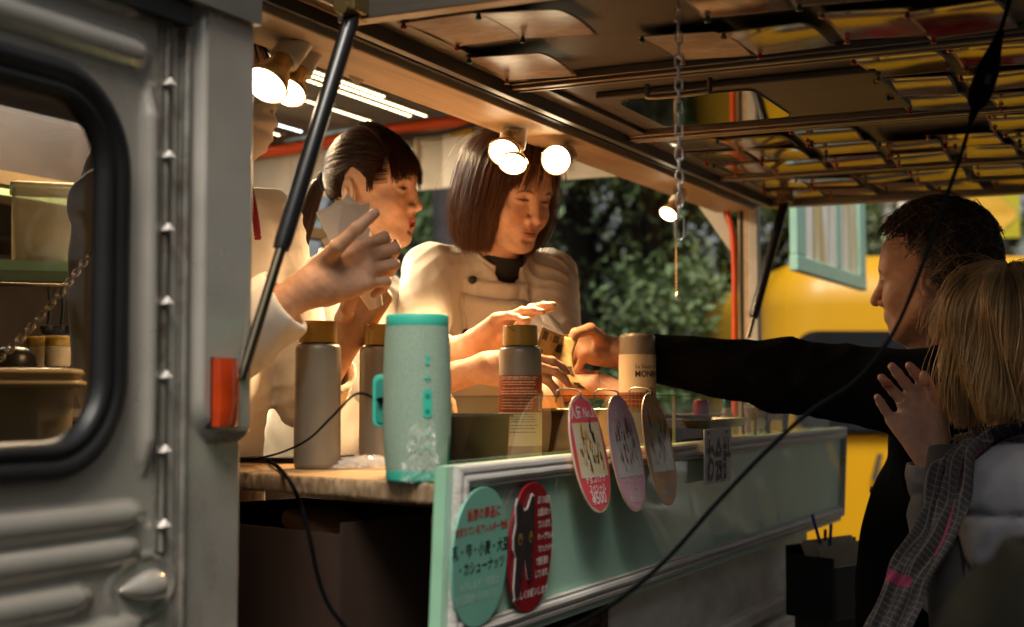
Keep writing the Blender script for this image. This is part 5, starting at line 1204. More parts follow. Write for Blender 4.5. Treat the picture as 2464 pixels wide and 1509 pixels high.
def falling_hair(F, g, zbot, n, K=14, seed=1, ax=.090, ay=.110, top=.128, cy=-.012, curl=.16, jit=.0045, wave=0., phis=(-180, 180), part=0., sweep=None, swell=.04, cap=True, r0=.0006, flip=0., clump=26, clumpk=.28, fly=.03):
    """strands from the crown over an egg-shaped head and down to zbot(phi) (phi in degrees, 0 = face); returns cap and strands"""
    r = np.random.RandomState(seed)
    def surf(phi, s, zb, off):
        # s 0..1 : 0..sa over the dome, then straight down
        arc = math.pi / 2 * .095 * 1.15; down = np.maximum(.0, .02 - zb); tot = arc + down; t = s * tot
        th = np.clip(t / arc, 0, 1) * math.pi / 2; dz = np.clip(t - arc, 0, None)
        ay2 = np.where(np.cos(phi) > 0, ay * .86, ay)
        q = np.clip(dz / np.maximum(down, 1e-4), 0, 1) * (down > .03)
        m = np.sin(th) ** .92 * (1 + swell * np.sin(np.clip(dz / .10, 0, 1) * math.pi * .5) - curl * q ** 3 + flip * q ** 2.5)
        x = (ax + off) * m * np.sin(phi) + part * np.cos(th) ; y = cy + (ay2 + off) * m * np.cos(phi)
        z = .02 + (top - .02 + off) * np.cos(th) - dz
        return np.stack([x, y, z], -1) * g
    def mk(phi, off, zb, s0=.03):
        
        s = np.linspace(s0, 1, K)[None]; ph = np.repeat(phi[:, None], K, 1)
        if sweep is not None: ph = ph + np.radians(sweep(np.degrees(phi)))[:, None] * s ** 1.5
        Q = surf(ph, np.repeat(s, len(phi), 0), np.repeat(zb[:, None], K, 1), np.repeat(off[:, None], K, 1) * np.minimum(1, s * 2.5))
        return Q
    phi = np.radians(r.uniform(phis[0], phis[1], n)); cl = np.radians(np.round(np.degrees(phi) / (360 / clump)) * (360 / clump)); phi = phi * (1 - clumpk) + cl * clumpk
    zb = np.array([zbot(math.degrees(p)) for p in phi]) + r.randn(n) * .005; off = r.randn(n) * jit; fl = r.rand(n) < fly; off = np.where(fl, np.abs(off) * 2.2 + .003, off)
    Q = mk(phi, off, zb)
    t = np.linspace(0, 1, K)[None, :, None]; Q = Q + (r.randn(n, 1, 3) * np.where(fl, .014, .004)[:, None, None] * t ** 2) * g
    if wave:
        ph0 = (phi * 9)[:, None]; Q[:, :, 0] += wave * np.sin(t[..., 0] * 11 + ph0) * t[..., 0]; Q[:, :, 1] += wave * np.cos(t[..., 0] * 9 + ph0 * 1.3) * t[..., 0]; Q[:, :, 2] += .3 * wave * np.sin(t[..., 0] * 14 + ph0 * 2)
    out = [strands_mesh(Q @ F.R + F.o, r0 * (.6 + .8 * r.rand(n)) * g, .00025)]
    if cap:
        pc = np.radians(np.linspace(phis[0], phis[1], 120)); zc = np.array([zbot(math.degrees(p)) for p in pc]) * .94
        C = mk(pc, np.full(120, -.0035), zc, 0.); C += (bumps(C, seed, 60) * .0012)[..., None]
        out.append(((C @ F.R + F.o).reshape(-1, 3), grid_faces(120, K)))
    return join(*out)
skin_w = M('warm_skin', (1, 1, 1), .50, var=.10, vs=70, attr='Col', sss=.08, bump=.14, bs=520, spec=.35, rvar=.08)
def coat_cloth(name, col, var=.05): return M(name, col, .85, var=var, vs=5, bump=.55, bs=24, sheen=.15, stretch=(1, 1, .45))
# ------------------------------------------------------------------ people
SKIN, LIP = (.62, .38, .27), (.42, .11, .09)
coat_w = coat_cloth('white_chef_cloth', (.80, .79, .76)); black_cloth = M('black_cloth', (.012, .012, .014), .85, var=.3, bump=.2, bs=200)
btn = M('black_button', (.012, .011, .011), .35)
def finish(root, v, lo, hi, h, colf, name='body', mat=None):
    v.disp.append(SKIN_BUMP)
    V, F = v.mesh(lo, hi, h); return link(name, np_mesh(name, V, F, colf(V) if colf else None), mat or skin_w, root)
def bbox_of(pts, m): p = np.array(pts); return p.min(0) - m, p.max(0) + m
def person(lab, base): return thing('person', lab, 'person', base)
def wrinkle(seed, amp, sc=22.):
    return lambda p: amp * bumps(p, seed, sc, 4)
def folds(c, d, wl, amp, rad_):
    """folds running across direction d around the point c (bent elbows, armpits)"""
    c = np.asarray(c, float); d = unit(d)
    return lambda p: -amp * (1.7 * (1 - np.abs(np.sin((p @ d) * 3.1416 / wl + 2.6 * bumps(p, 9, 12, 3)))) ** 1.6 - .35) * np.exp(-(((p - c) ** 2).sum(-1)) / rad_ ** 2)
def chef_torso(v, T, hw=.172, k=.05, depth=1., bust=.0):
    R = T.R
    v.el(T.p(0, .0, -.15), (hw * .98, .108 * depth, .17), R, k); v.el(T.p(0, .0, -.36), (hw * .93, .112 * depth, .26), R, k); v.el(T.p(0, -.0, -.58), (hw * 1.0, .12 * depth, .20), R, k)
    for s in (-1, 1): v.rc(T.p(s * .052, -.016, -.012), T.p(s * (hw - .034), -.008, -.060), .034, .050, .03); 
    if bust:
        for s in (-1, 1): v.el(T.p(s * .07, .075, -.19), (.07, .05, .07), R, .05)
def sleeve(v, sh, el, cuff, r=(.062, .053, .047), k=.03, open_=.02):
    v.rc(sh, el, r[0], r[1], k); v.rc(el, cuff, r[1] * .98, r[2], .02)
    d = unit(np.asarray(cuff) - np.asarray(el)); v.plane(np.asarray(cuff), d, .003, .075); v.rc(np.asarray(cuff) - d * .03, np.asarray(cuff) + d * .02, r[2] - .014, r[2] - .012, .002, True)
def collar(root, T, name, mat, r0=.062, h=.042, gap=38, lean=.010, turn=0):
    """stand-up band round the neck, open at the front"""
    P = []; a = np.radians(np.linspace(gap, 360 - gap, 60) + turn)
    for q in a:
        row = []; fr = math.cos(q) ; zl = -.008 - .034 * max(0, fr) ; hh = h * (.8 + .2 * -fr)
        for u, o in ((0, .004), (.5, .0005), (1, .0), (1.06, .002), (1, .0045), (.5, .005), (0, .008)): row.append(T.p((r0 + o + lean * u * .4) * math.sin(q), -.006 + (r0 * 1.05 + o) * math.cos(q), zl + hh * u))
        P.append(row)
    g = MB(); g.grid(np.array(P)); return g.build(name, mat, root, solid=.001)
def button(root, vol, T, x, z, r=.0085):
    p = vol.hit(T.p(x, .22, z), -T.R[1]); n = T.R[1]; g = MB(); g.lathe([(r, -.003), (r, .001), (r * .8, .0028), (0, .0022)], p, n, 20); return g.build('button', btn, root)
# ================= C : bob haired woman leaning over the counter
fC = unit(-CF * .76 + CR * .62 - CU * .30); FC = Frame((0, 0, 0), fC, CU + CR * .04); gC = 1.04
FC.o = at(1284, 483, 3.0) - FC.d(0, .079 * gC, 0)
fT = unit(-_Fh * .86 + CR * .50); TC = frame_up(at(1196, 616, 3.13), Z_ + fT * .42, fT)
pC = person('woman with a brown bob in a white chef coat looking down at the money', (2.75, 1.6, .66))
shR, shL = TC.p(.150, -.008, -.046), TC.p(-.150, -.008, -.046)
elR, wrR = at(1000, 872, 2.88), at(1142, 826, 2.68); elL, wrL = at(1342, 930, 2.92), at(1452, 930, 2.86)
v = Vol(); add_head(v, FC, 1.0, big=gC)
v.rc(FC.p(0, -.022, -.06), TC.p(0, -.005, -.03), .052, .056, .03); v.el(TC.p(0, 0, -.20), (.12, .065, .15), TC.R, .04)
for s, sh, el in ((1, shR, elR), (-1, shL, elL)): v.rc(TC.p(s * .03, 0, -.085), sh, .034, .040, .03); v.rc(sh, el, .043, .036, .02)
HR, tR = hand(v, wrR, CR * .72 + CU * .50 - CF * .40, -CU * .75 - CF * .45 + CR * .30, 1, ((6, 10, 8), (8, 12, 8), (14, 16, 10), (22, 20, 12)), g=.95, elbow=elR, thumb=[at(1218, 808, 2.64), at(1252, 782, 2.61), at(1268, 771, 2.59)], spread=(.02, 0, -.02, -.06))
HL, tL = hand(v, wrL, CR * .95 - CU * .30 - CF * .2, -CU, -1, ((30, 40, 20),) * 4, g=.93, elbow=elL)
lo, hi = bbox_of([FC.p(0, 0, .13), FC.p(0, .12, 0), TC.p(0, 0, -.3), shR, shL, elR, wrR, elL, wrL, wrR + CR * .2 + CU * .1, wrL + CR * .2], .07)
finish(pC, v, lo, hi, .0024, head_colour(FC, gC, SKIN, (.40, .14, .10)))
w = Vol(); chef_torso(w, TC, .168, bust=1); cuR = lerp(elR, wrR, .42); cuL = lerp(elL, wrL, .22); sleeve(w, shR, elR, cuR, (.064, .056, .049)); sleeve(w, shL, elL, cuL, (.064, .056, .049))
w.rc(TC.p(0, .0, .06), TC.p(0, .0, -.03), .062, .060, .006, True); w.rc(TC.p(0, .03, .0), TC.p(0, .075, -.075), .050, .020, .006, True)
w.disp += [wrinkle(3, .0022, 30), folds(shR + CF * .0, unit(shR - elR) + TC.R[0] * .8, .034, .0022, .10), folds(elR, unit(elR - shR), .030, .004, .09), folds(shL, unit(shL - elL) - TC.R[0] * .8, .032, .006, .11), folds(TC.p(.10, .08, -.20), TC.R[0] + TC.R[2] * .25, .040, .0028, .13), folds(TC.p(-.09, .08, -.22), TC.R[0] - TC.R[2] * .4, .042, .0028, .12)]
def flapC(p):
    q = TC.loc(p); x, y, z = q[..., 0], q[..., 1], q[..., 2]; m = (y > .0) * (z < -.035)
    edge = .055 + .05 * np.clip((z + .08) / .05, 0, 1) * 0; return -.0075 * m * np.clip((.100 - x) / .004, 0, 1) * np.clip((x + .045 + .25 * (z + .05) * (z > -.2)) / .004, 0, 1) + .004 * (y > 0) * np.exp(-((x - .135) / .002) ** 2) * (z < -.06)
w.disp.append(flapC)
w.disp += [folds(at(1035, 720, 3.02), CR + CU * .22, .052, .0022, .12), folds(at(1330, 760, 3.02), CR - CU * .25, .05, .0024, .11)]
lo, hi = bbox_of([TC.p(0, 0, .03), TC.p(0, 0, -.72), shR, shL, elR, elL, cuR, cuL], .16); V, F_ = w.mesh(lo, hi, .0048); coatC = link('chef_coat', np_mesh('chef_coat', V, F_), coat_w, pC)
collar(pC, TC, 'coat_collar', coat_w, .066, .050, 26)
g = MB(); g.lathe([(.098, -.13), (.086, -.09), (.066, -.04), (.0585, .0), (.0570, .018), (.054, .020)], TC.p(0, .002, .0), TC.R[2] + TC.R[1] * .15, 36, cap=False); g.build('dark_undershirt', black_cloth, pC)
def panel_on(vol, T, fx0, fx1, z0, z1, off, n=26, m=16):
    return (vol.hits([T.p(fx0(z) + (fx1(z) - fx0(z)) * u, .20, z) for z in np.linspace(z0, z1, n) for u in np.linspace(0, 1, m)], -T.R[1]) + T.R[1] * off).reshape(n, m, 3)
g = MB(); g.grid(panel_on(w, TC, lambda z: -.058 + .5 * max(0, z + .11), lambda z: .112, -.066, -.50, .0035)); g.build('front_flap', coat_w, coatC, solid=.004, off=0.)
for zs in (0,):
    g = MB(); P_ = w.hits([TC.p(.104, .20, z) for z in np.linspace(-.07, -.48, 30)], -TC.R[1]) + TC.R[1] * .0058; g.tube(np.array(P_), .0007, 5); g.build('stitching', M('seam_thread', (.40, .36, .31), .8), coatC)
for bx, by in ((1135, 672), (1120, 800), (1240, 806)):
    p_ = w.hit(at(bx, by, 2.7), ray(bx, by)) + TC.R[1] * .0055; nb = TC.R[1]; g = MB(); g.lathe([(.0088, -.004), (.0088, .0012), (.007, .003), (0, .0022)], p_, nb, 20); g.build('button', btn, coatC)
g = MB(); dd = unit(cuR - elR); a_ = np.linspace(0, 6.283, 30); u_ = unit(np.cross(dd, Z_)); w_ = np.cross(dd, u_); g.tube([cuR - dd * .004 + u_ * .0485 * math.cos(q) + w_ * .0485 * math.sin(q) for q in a_], .0022, 6, cap=False); g.build('sleeve_piping', black_cloth, coatC)
def zC(p):
    a = abs(p)
    if -14 < p < 24: return .072 - .040 * (p + 14) / 38
    if 24 <= p < 44: return .032 - .145 * ((p - 24) / 20) ** 2.0
    if -44 < p <= -14: return .072 - .185 * ((-p - 14) / 30) ** 1.2
    return -.116 - .014 * min(1, (a - 44) / 60)
hb_ = hair_mat('auburn_bob_hair', (.080, .032, .015), .36)
V, F_ = falling_hair(FC, gC, zC, 8000, seed=3, sweep=lambda d: np.where(np.abs(d) < 50, np.where(d < -14, -9, 22 * np.exp(-((d - 5) / 30) ** 2)), 0), curl=.26, jit=.0042, ax=.090, ay=.112, top=.130)
link('hair', np_mesh('hair', V, F_), hb_, pC)
# ================= B : woman with ponytail in profile
fB = unit(CR * .955 - CF * .29 - CU * .02); FB = Frame((0, 0, 0), fB, CU); gB = 1.05
FB.o = at(967, 452, 2.89) - FB.d(.031 * gB, .079 * gB, 0)
fTB = unit(CR * .90 - _Fh * .42); TB = frame_up(at(846, 650, 2.93), Z_ + fTB * .18, fTB)
pB = person('woman with a dark ponytail and fringe, mouth open, in profile in a white coat', (2.6, 1.75, .66))
shR, shL = TB.p(.145, -.008, -.058), TB.p(-.145, -.008, -.058); elR, wrR = at(950, 950, 2.66), at(1165, 884, 2.56); elL, wrL = at(965, 770, 3.02), at(1010, 905, 2.92)
v = Vol(); add_head(v, FB, 1.0, mouth=1., big=gB, back=.020); v.rc(FB.p(0, -.022, -.06), TB.p(0, -.005, -.03), .050, .056, .03); v.el(TB.p(0, 0, -.20), (.12, .065, .15), TB.R, .04)
for s, sh, el in ((1, shR, elR), (-1, shL, elL)): v.rc(TB.p(s * .03, 0, -.085), sh, .034, .040, .03); v.rc(sh, el, .043, .037, .02)
hand(v, wrR, CR * .93 - CU * .02 - CF * .3, -CU * .55 + CF * .8, 1, ((25, 30, 15), (28, 34, 18), (34, 36, 20), (38, 40, 20)), g=.93, elbow=elR, thumb=[at(1225, 858, 2.52), at(1258, 850, 2.49), at(1285, 852, 2.48)])
hand(v, wrL, -CU * .9 + CR * .3, -CF, -1, ((20, 25, 15),) * 4, g=.92, elbow=elL)
lo, hi = bbox_of([FB.p(0, 0, .14), FB.p(0, .13, 0), FB.p(0, -.13, 0), TB.p(0, 0, -.3), shR, shL, elR, wrR, elL, wrL, wrR + CR * .22, wrL - CU * .2], .07); finish(pB, v, lo, hi, .0024, head_colour(FB, gB, SKIN, (.48, .09, .07), eye=1.1, mouth=1.))
w = Vol(); chef_torso(w, TB, .165); cuR, cuL = lerp(elR, wrR, .36), lerp(elL, wrL, .45); sleeve(w, shR, elR, cuR, (.064, .058, .050)); sleeve(w, shL, elL, cuL, (.064, .054, .048)); w.rc(TB.p(0, .0, .06), TB.p(0, .02, -.05), .052, .04, .006, True)
w.disp += [wrinkle(5, .003, 24), folds(shR, unit(shR - elR) + TB.R[0] * .6, .03, .0035, .11), folds(elR, unit(elR - shR), .03, .004, .1)]
lo, hi = bbox_of([TB.p(0, 0, .03), TB.p(0, 0, -.72), shR, shL, elR, elL, cuR, cuL], .16); V, F_ = w.mesh(lo, hi, .0052); coatB = link('chef_coat', np_mesh('chef_coat', V, F_), coat_w, pB); collar(pB, TB, 'coat_collar', coat_w, .060, .042, 30)
g = MB(); dd = unit(cuL - elL); u_ = unit(np.cross(dd, Z_)); w_ = np.cross(dd, u_); g.tube([cuL - dd * .004 + u_ * .047 * math.cos(q) + w_ * .047 * math.sin(q) for q in a_], .0024, 6, cap=False); g.build('sleeve_piping', black_cloth, coatB)
g = MB(); dd = unit(cuR - elR); u_ = unit(np.cross(dd, Z_)); w_ = np.cross(dd, u_); g.tube([cuR - dd * .004 + u_ * .0495 * math.cos(q) + w_ * .0495 * math.sin(q) for q in a_], .0022, 6, cap=False); g.build('sleeve_piping', black_cloth, coatB)
def pulled_hair(F, g, seed, n=2600, K=14):
    r = np.random.RandomState(seed); c = np.array([0, -.002, .030]); R_ = np.array([.0815, .091, .094]); kd = unit(np.array([0, -.99, -.02]))
    d = r.randn(n * 4, 3); d /= np.linalg.norm(d, axis=1, keepdims=True); x, y, z = np.abs(d[:, 0]), d[:, 1], d[:, 2]
    line = np.where(y > .80, z > .45, np.where(y > .22, z > -.20 + .22 * r.rand(len(z)) ** 2, np.where(y > -.24, z > .16, z > -.62))) ; d = d[line][:n]
    th = np.arccos(np.clip(d @ kd, -1, 1)); s = np.linspace(0, 1, K); so = np.sin(th)[:, None] + 1e-6
    D = (np.sin((1 - s)[None] * th[:, None]) / so)[..., None] * d[:, None] + (np.sin(s[None] * th[:, None]) / so)[..., None] * kd
    lift = (np.exp(-((D[..., 1] + .02) / .26) ** 2) * (np.abs(D[..., 0]) > .4) * (d[:, 1] > -.3)[:, None]); zt = np.maximum(D[..., 2], .17 + .25 * np.maximum(D[..., 2], -.3)); D[..., 2] = D[..., 2] + lift * np.maximum(zt - D[..., 2], 0)
    off = (1 + .018 * r.randn(len(d))[:, None, None] * .7) + .0 ; Q = c + D * R_ * off; Q[:, 0] -= 0
    Q = Q * g; return Q @ F.R + F.o
Q = pulled_hair(FB, gB, 4, 5200); hv = [strands_mesh(Q, .00055, .00025, soft=5.)]
# scalp under the strands
u, w2 = np.meshgrid(np.linspace(0, 2 * math.pi, 60), np.linspace(0, 1, 26), indexing='ij'); ylim = np.interp(np.cos(u), [-1, -.32, -.22, .15, .3, .6, .75, .88, 1], [2.15, 2.15, 1.42, 1.42, 1.58, 1.58, 1.5, 1.1, .98]); th = w2 * ylim
S_c = np.stack([.078 * np.sin(th) * np.sin(u), -.002 + .087 * np.sin(th) * np.cos(u), .030 + .0905 * np.cos(th)], -1) * gB; hv.append(((S_c @ FB.R + FB.o).reshape(-1, 3), grid_faces(60, 26)))
r = np.random.RandomState(6); n = 620; x0 = r.uniform(-.066, .066, n); K = 12; t = np.linspace(0, 1, K)[None]
root = np.stack([x0 * .55, -.012 + .02 * r.rand(n), .1285 - 2.2 * (x0 * .55) ** 2], -1); tip = np.stack([x0 * 1.08 + r.randn(n) * .004, .0955 - 4.5 * x0 ** 2 + r.randn(n) * .002, .034 + r.randn(n) * .006 - .30 * np.abs(x0) - .35 * np.clip(np.abs(x0) - .05, 0, 1)], -1); mid = np.stack([x0 * .95, .088 - 4.2 * x0 ** 2, .088 - 1. * x0 ** 2], -1)
Bz = (1 - t)[..., None] ** 2 * root[:, None] + 2 * ((1 - t) * t)[..., None] * mid[:, None] + (t ** 2)[..., None] * tip[:, None]; Bz += r.randn(n, 1, 3) * .0018; hv.append(strands_mesh((Bz * gB) @ FB.R + FB.o, .0008, .0003))
n = 150; x0 = r.choice([-1, 1], n); root = np.stack([x0 * (.072 + .003 * r.rand(n)), .022 + .022 * r.rand(n), .030 + .015 * r.rand(n)], -1); tip = np.stack([x0 * (.0705 + .003 * r.rand(n)), .022 + .014 * r.rand(n), .006 - .02 * r.rand(n)], -1); mid = (root + tip) / 2 + np.stack([x0 * .004, 0 * x0, 0 * x0], -1)
Bz = (1 - t)[..., None] ** 2 * root[:, None] + 2 * ((1 - t) * t)[..., None] * mid[:, None] + (t ** 2)[..., None] * tip[:, None]; hv.append(strands_mesh((Bz * gB) @ FB.R + FB.o, .0005, .0003))
n = 900; K = 16; a = r.rand(n) * 6.28; rr_ = np.sqrt(r.rand(n)); ctrl = np.array([[0, -.088, .018], [0, -.112, .016], [.0, -.136, -.035], [.004, -.156, -.105], [.008, -.172, -.180], [.010, -.180, -.240]]); pth = smooth_path(ctrl, K); wid = np.interp(np.linspace(0, 1, K), [0, .15, .45, .8, 1], [.010, .016, .026, .022, .008])
Pt = pth[None] + wid[None, :, None] * (np.cos(a) * rr_)[:, None, None] * np.array([1., 0, 0]) + wid[None, :, None] * (np.sin(a) * rr_)[:, None, None] * np.array([0, .8, .25]); Pt += r.randn(n, 1, 3) * .0012; Pt[:, :, 2] -= (r.rand(n, 1) * .03) * np.linspace(0, 1, K)[None]
hv.append(strands_mesh((Pt * gB) @ FB.R + FB.o, .0012, .0004)); V, F_ = join(*hv); link('hair', np_mesh('hair', V, F_), hair_mat('dark_brown_hair', (.034, .012, .006), .36), pB)
g = MB(); g.lathe([(.015, -.010), (.020, -.007), (.0215, 0), (.020, .007), (.015, .010)], FB.p(0, -.100 * gB, .018 * gB), FB.d(0, 1, .1), 20); g.build('hair_tie', black_cloth, pB)
# ================= A : masked worker behind the pillar holding a wrapped crepe
fA = unit(CR * .96 - CF * .24 - CU * .08); FA = Frame((0, 0, 0), fA, CU); gA = 1.05; FA.o = at(598, 212, 2.36) - FA.d(.031, .079, 0) * gA
fTA = unit(CR * .78 - _Fh * .62); TA = frame_up(at(478, 440, 2.42), Z_ + fTA * .12, fTA)
pA = person('masked worker in a white coat half hidden by the pillar, holding a wrapped crepe', (1.9, 1.7, .66))
shR, shL = TA.p(.165, -.008, -.06), TA.p(-.165, -.008, -.06); elR, wrR = at(556, 812, 2.16), at(742, 692, 2.16); elL, wrL = at(748, 955, 2.53), at(846, 806, 2.36)
v = Vol(); add_head(v, FA, 1.05, big=gA); v.rc(FA.p(0, -.022, -.06), TA.p(0, -.005, -.03), .055, .06, .03); v.el(TA.p(0, 0, -.20), (.13, .07, .15), TA.R, .04)
for s, sh, el in ((1, shR, elR), (-1, shL, elL)): v.rc(TA.p(s * .03, 0, -.085), sh, .036, .042, .03); v.rc(sh, el, .046, .038, .02)
dA = CR * .90 + CU * .36 + CF * .18
hA, tA = hand(v, wrR, dA, CF * .97 + CR * .12 - CU * .1, 1, ((14, 66, 40), (20, 72, 45), (24, 76, 50), (28, 74, 50)), thumb=[at(812, 594, 2.132), at(860, 549, 2.130), at(902, 513, 2.138)], spread=(.10, .03, -.05, -.14), g=1.06, elbow=elR, rw=.0265)
hB, tB = hand(v, wrL, CU * .80 + CR * .40 + CF * .30, -CR * .55 - CF * .75 + CU * .1, -1, ((2, 12, 8), (62, 82, 40), (66, 84, 42), (70, 84, 42)), thumb=[at(836, 742, 2.245), at(848, 715, 2.225), at(858, 697, 2.225)], spread=(-.30, .0, .0, .02), g=1.02, elbow=elL)
lo, hi = bbox_of([FA.p(0, 0, .14), FA.p(0, .13, 0), FA.p(0, -.12, 0), TA.p(0, 0, -.3), shR, shL, elR, wrR, elL, wrL, wrR + CR * .18 + CU * .12, wrL + CU * .2 + CR * .1], .06); 
def nails(cf, tl, rr=.0052):
    def f(V):
        c = cf(V)
        for p, n, d in tl:
            q = V - (p + n * .0062 - d * .003); m = np.exp(-(((q - np.outer(q @ d, d) * .25) ** 2).sum(1)) / rr ** 2) * ((V - p) @ n > .001); m = np.clip(m * 1.3, 0, 1)[:, None]; c = c * (1 - m) + np.array((.52, .25, .19)) * m
        return c
    return f
fingernail(pA, at(899, 516, 2.138) - CF * .0082 + CU * .001, -CF + CU * .25, unit(at(901, 514, 2.135) - at(858, 548, 2.125)))
fingernail(pA, at(857, 702, 2.225) - CF * .0080, -CF * .95 + CR * .1, CU)
thn = (at(901, 514, 2.135), -CF, unit(at(901, 514, 2.135) - at(858, 548, 2.125))); thn2 = (at(858, 697, 2.225), unit(-CF * .9 + CU * .3), CU)
finish(pA, v, lo, hi, .0024, nails(head_colour(FA, gA, (.54, .31, .20), LIP), [thn, thn2] + tA + tB))
w = Vol(); chef_torso(w, TA, .185, depth=1.05); w.el(at(302, 680, 2.45), (.09, .10, .30), None, .06); cuR, cuL = at(690, 722, 2.155), lerp(elL, wrL, .50); sleeve(w, shR, elR, cuR, (.068, .066, .056)); sleeve(w, shL, elL, cuL, (.066, .058, .050)); w.rc(TA.p(0, .0, .06), TA.p(0, .02, -.05), .054, .04, .006, True)
w.disp += [wrinkle(8, .0028, 22), folds(elR, unit(elR - shR), .034, .004, .10), folds(shL, unit(shL - elL), .03, .004, .12), folds(elL, unit(elL - shL), .03, .004, .1)]
lo, hi = bbox_of([TA.p(0, 0, .03), TA.p(0, 0, -.72), shR, shL, elR, elL, cuR, cuL], .16); V, F_ = w.mesh(lo, hi, .0052); link('chef_coat', np_mesh('chef_coat', V, F_), coat_w, pA); collar(pA, TA, 'coat_collar', coat_w, .064, .044, 30)
# mask
P = []
for i, zz in enumerate(np.linspace(.004, -.112, 14)):
    row = []
    for q in np.linspace(-1, 1, 25):
        t_ = abs(q); front = .112 - .012 * abs(zz + .045) / .05 - (.016 if zz < -.095 else 0); y = front - .098 * t_ ** 2.1 ; x = .074 * math.sin(q * 1.35) * (1 - .12 * abs(zz + .05) / .06)
        row.append(FA.p(x * gA, (y + .0042 * (i % 3 == 0) - .002 * (i % 3 == 1)) * gA, (zz - .016 * t_ ** 2 * (1 if i < 7 else -1.2)) * gA))
    P.append(row)
g = MB(); g.grid(np.array(P)); g.build('face_mask', M('white_face_mask', (.66, .60, .52), .8, bump=.15, bs=40), pA, solid=.0015)
for s in (-1, 1): g = MB(); g.tube(smooth_path([FA.p(s * .070 * gA, .03 * gA, -.02 * gA), FA.p(s * .078 * gA, .0, -.03 * gA), FA.p(s * .078 * gA, -.02 * gA, .01 * gA)], 12), .0015, 5); g.build('mask_loop', paper, pA)
V, F_ = falling_hair(FA, gA, lambda p: .034 if abs(p) < 50 else (.02 if abs(p) < 75 else -.07), 1500, seed=9, curl=.1); link('hair', np_mesh('hair', V, F_), hair_mat('black_hair', (.012, .008, .006), .4), pA)
g = MB(); cp = smooth_path([at(560, 405, 2.30), at(585, 412, 2.275), at(598, 440, 2.265), at(607, 480, 2.255), at(614, 520, 2.25), at(621, 575, 2.245)], 60); ph = np.linspace(0, 60, 60)
for k in range(3): g.tube(np.array([cp[i] + CR * .0032 * math.cos(ph[i] + k * 2.094) + CF * .0032 * math.sin(ph[i] + k * 2.094) for i in range(60)]), .0030, 6)
g.build('red_neck_cord', M('red_cord', (.30, .008, .02), .7, bump=.3, bs=300), pA); g = MB(); g.rbox(at(581, 418, 2.262), (.016, .018, .024), .006); g.build('cord_knot', M('red_cord_knot', (.34, .01, .025), .7), pA)
# crepe in its paper
ct, cb = at(826, 545, 2.24), at(905, 740, 2.26); cax = unit(ct - cb); cu_ = unit(np.cross(cax, CF)); cw_ = np.cross(cax, cu_); Lc = np.linalg.norm(ct - cb)
crp = thing('wrapped_crepe', 'paper wrapped crepe held upright in both hands of the masked worker', 'crepe', (ct + cb) / 2)
P = [[cb + cax * h * Lc + (cu_ * math.cos(q) + cw_ * math.sin(q)) * (.012 + .030 * h) for q in np.linspace(0, 6.283, 33)[:-1]] for h in (0, .2, .4, .6, .8, .95)]; g = MB(); g.grid(np.array(P), closed=True); g.build('paper_cone', paper, crp)
g = MB(); s1 = [at(760, 512, 2.19), at(824, 480, 2.19), at(892, 552, 2.20), at(874, 604, 2.21), at(806, 606, 2.195)]; g.prism(s1, CF * .0008); s2 = [at(815, 490, 2.205), at(838, 466, 2.205), at(864, 492, 2.21), at(890, 489, 2.21), at(886, 570, 2.23), at(840, 590, 2.225)]; g.prism(s2, CF * .0008); g.build('paper_flaps', paper, crp)
g = MB(); mm = at(818, 540, 2.1985); 
for k in range(4): g.box(at(850 + k * 4, 530 + 7 * k, 2.2005), (.022 - .004 * k, .0004, .0012), ax=np.array([unit(CR - CU * .25), CF, CU]))
g.build('paper_print', M('orange_print_line', (.45, .14, .04), .6), crp)
g = MB(); g.el = None
fl = Vol(); fl.el(ct + cax * .004, (.034, .034, .018)); fl.disp.append(wrinkle(2, .003, 90)); V, F_ = fl.mesh(ct - .06, ct + .06, .003); link('crepe_filling', np_mesh('crepe_filling', V, F_), fillA, crp)
# ================= D : man in a dark jacket paying
fD = unit(-CR * .84 + CF * .52 - CU * .10); FD = Frame((0, 0, 0), fD, CU); gD = 1.09; FD.o = at(2128, 676, 2.78) - FD.d(-.031, .079, 0) * gD
fTD = unit(-CR * .90 + _Fh * .44); TD = frame_up(at(2290, 860, 2.82), Z_ + fTD * .10, fTD)
pD = person('man with short dark hair in a black jacket reaching over the counter with a banknote', (3.0, .45, 0))
shL, shR = TD.p(-.185, .01, -.075), TD.p(.185, -.01, -.08); elL, wrL = at(1880, 905, 2.80), at(1508, 850, 2.90); elR, wrR = TD.p(.25, .02, -.36), TD.p(.20, .17, -.55)
v = Vol(); add_head(v, FD, 1.06, male=True, big=gD); v.rc(FD.p(0, -.026, -.06), TD.p(0, -.0, -.03), .062, .068, .03); v.el(TD.p(0, 0, -.16), (.16, .10, .18), TD.R, .04)
v.rc(FD.p(0, .045, -.105), FD.p(0, .02, -.16), .02, .03, .03)
for s, sh, el in ((-1, shL, elL), (1, shR, elR)): v.rc(TD.p(s * .03, 0, -.05), sh, .05, .052, .03); v.rc(sh, el, .05, .042, .02)
hD, tD = hand(v, wrL, -CR * .88 + CU * .12 - CF * .05, CF * .50 - CU * .84, -1, ((52, 62, 30), (64, 76, 40), (72, 80, 42), (78, 82, 45)), thumb=[at(1420, 792, 2.83), at(1385, 802, 2.81), at(1372, 828, 2.81)], g=1.12, elbow=elL, rw=.030, re=.042)
hand(v, wrR, fTD * .6 - Z_ * .6, -TD.R[0], 1, ((15, 20, 10),) * 4, g=1.1, elbow=elR)
lo, hi = bbox_of([FD.p(0, 0, .15), FD.p(0, .14, 0), FD.p(0, -.13, 0), TD.p(0, 0, -.35), shL, shR, elL, wrL, elR, wrR, wrL - CR * .2, wrR - Z_ * .15], .07)
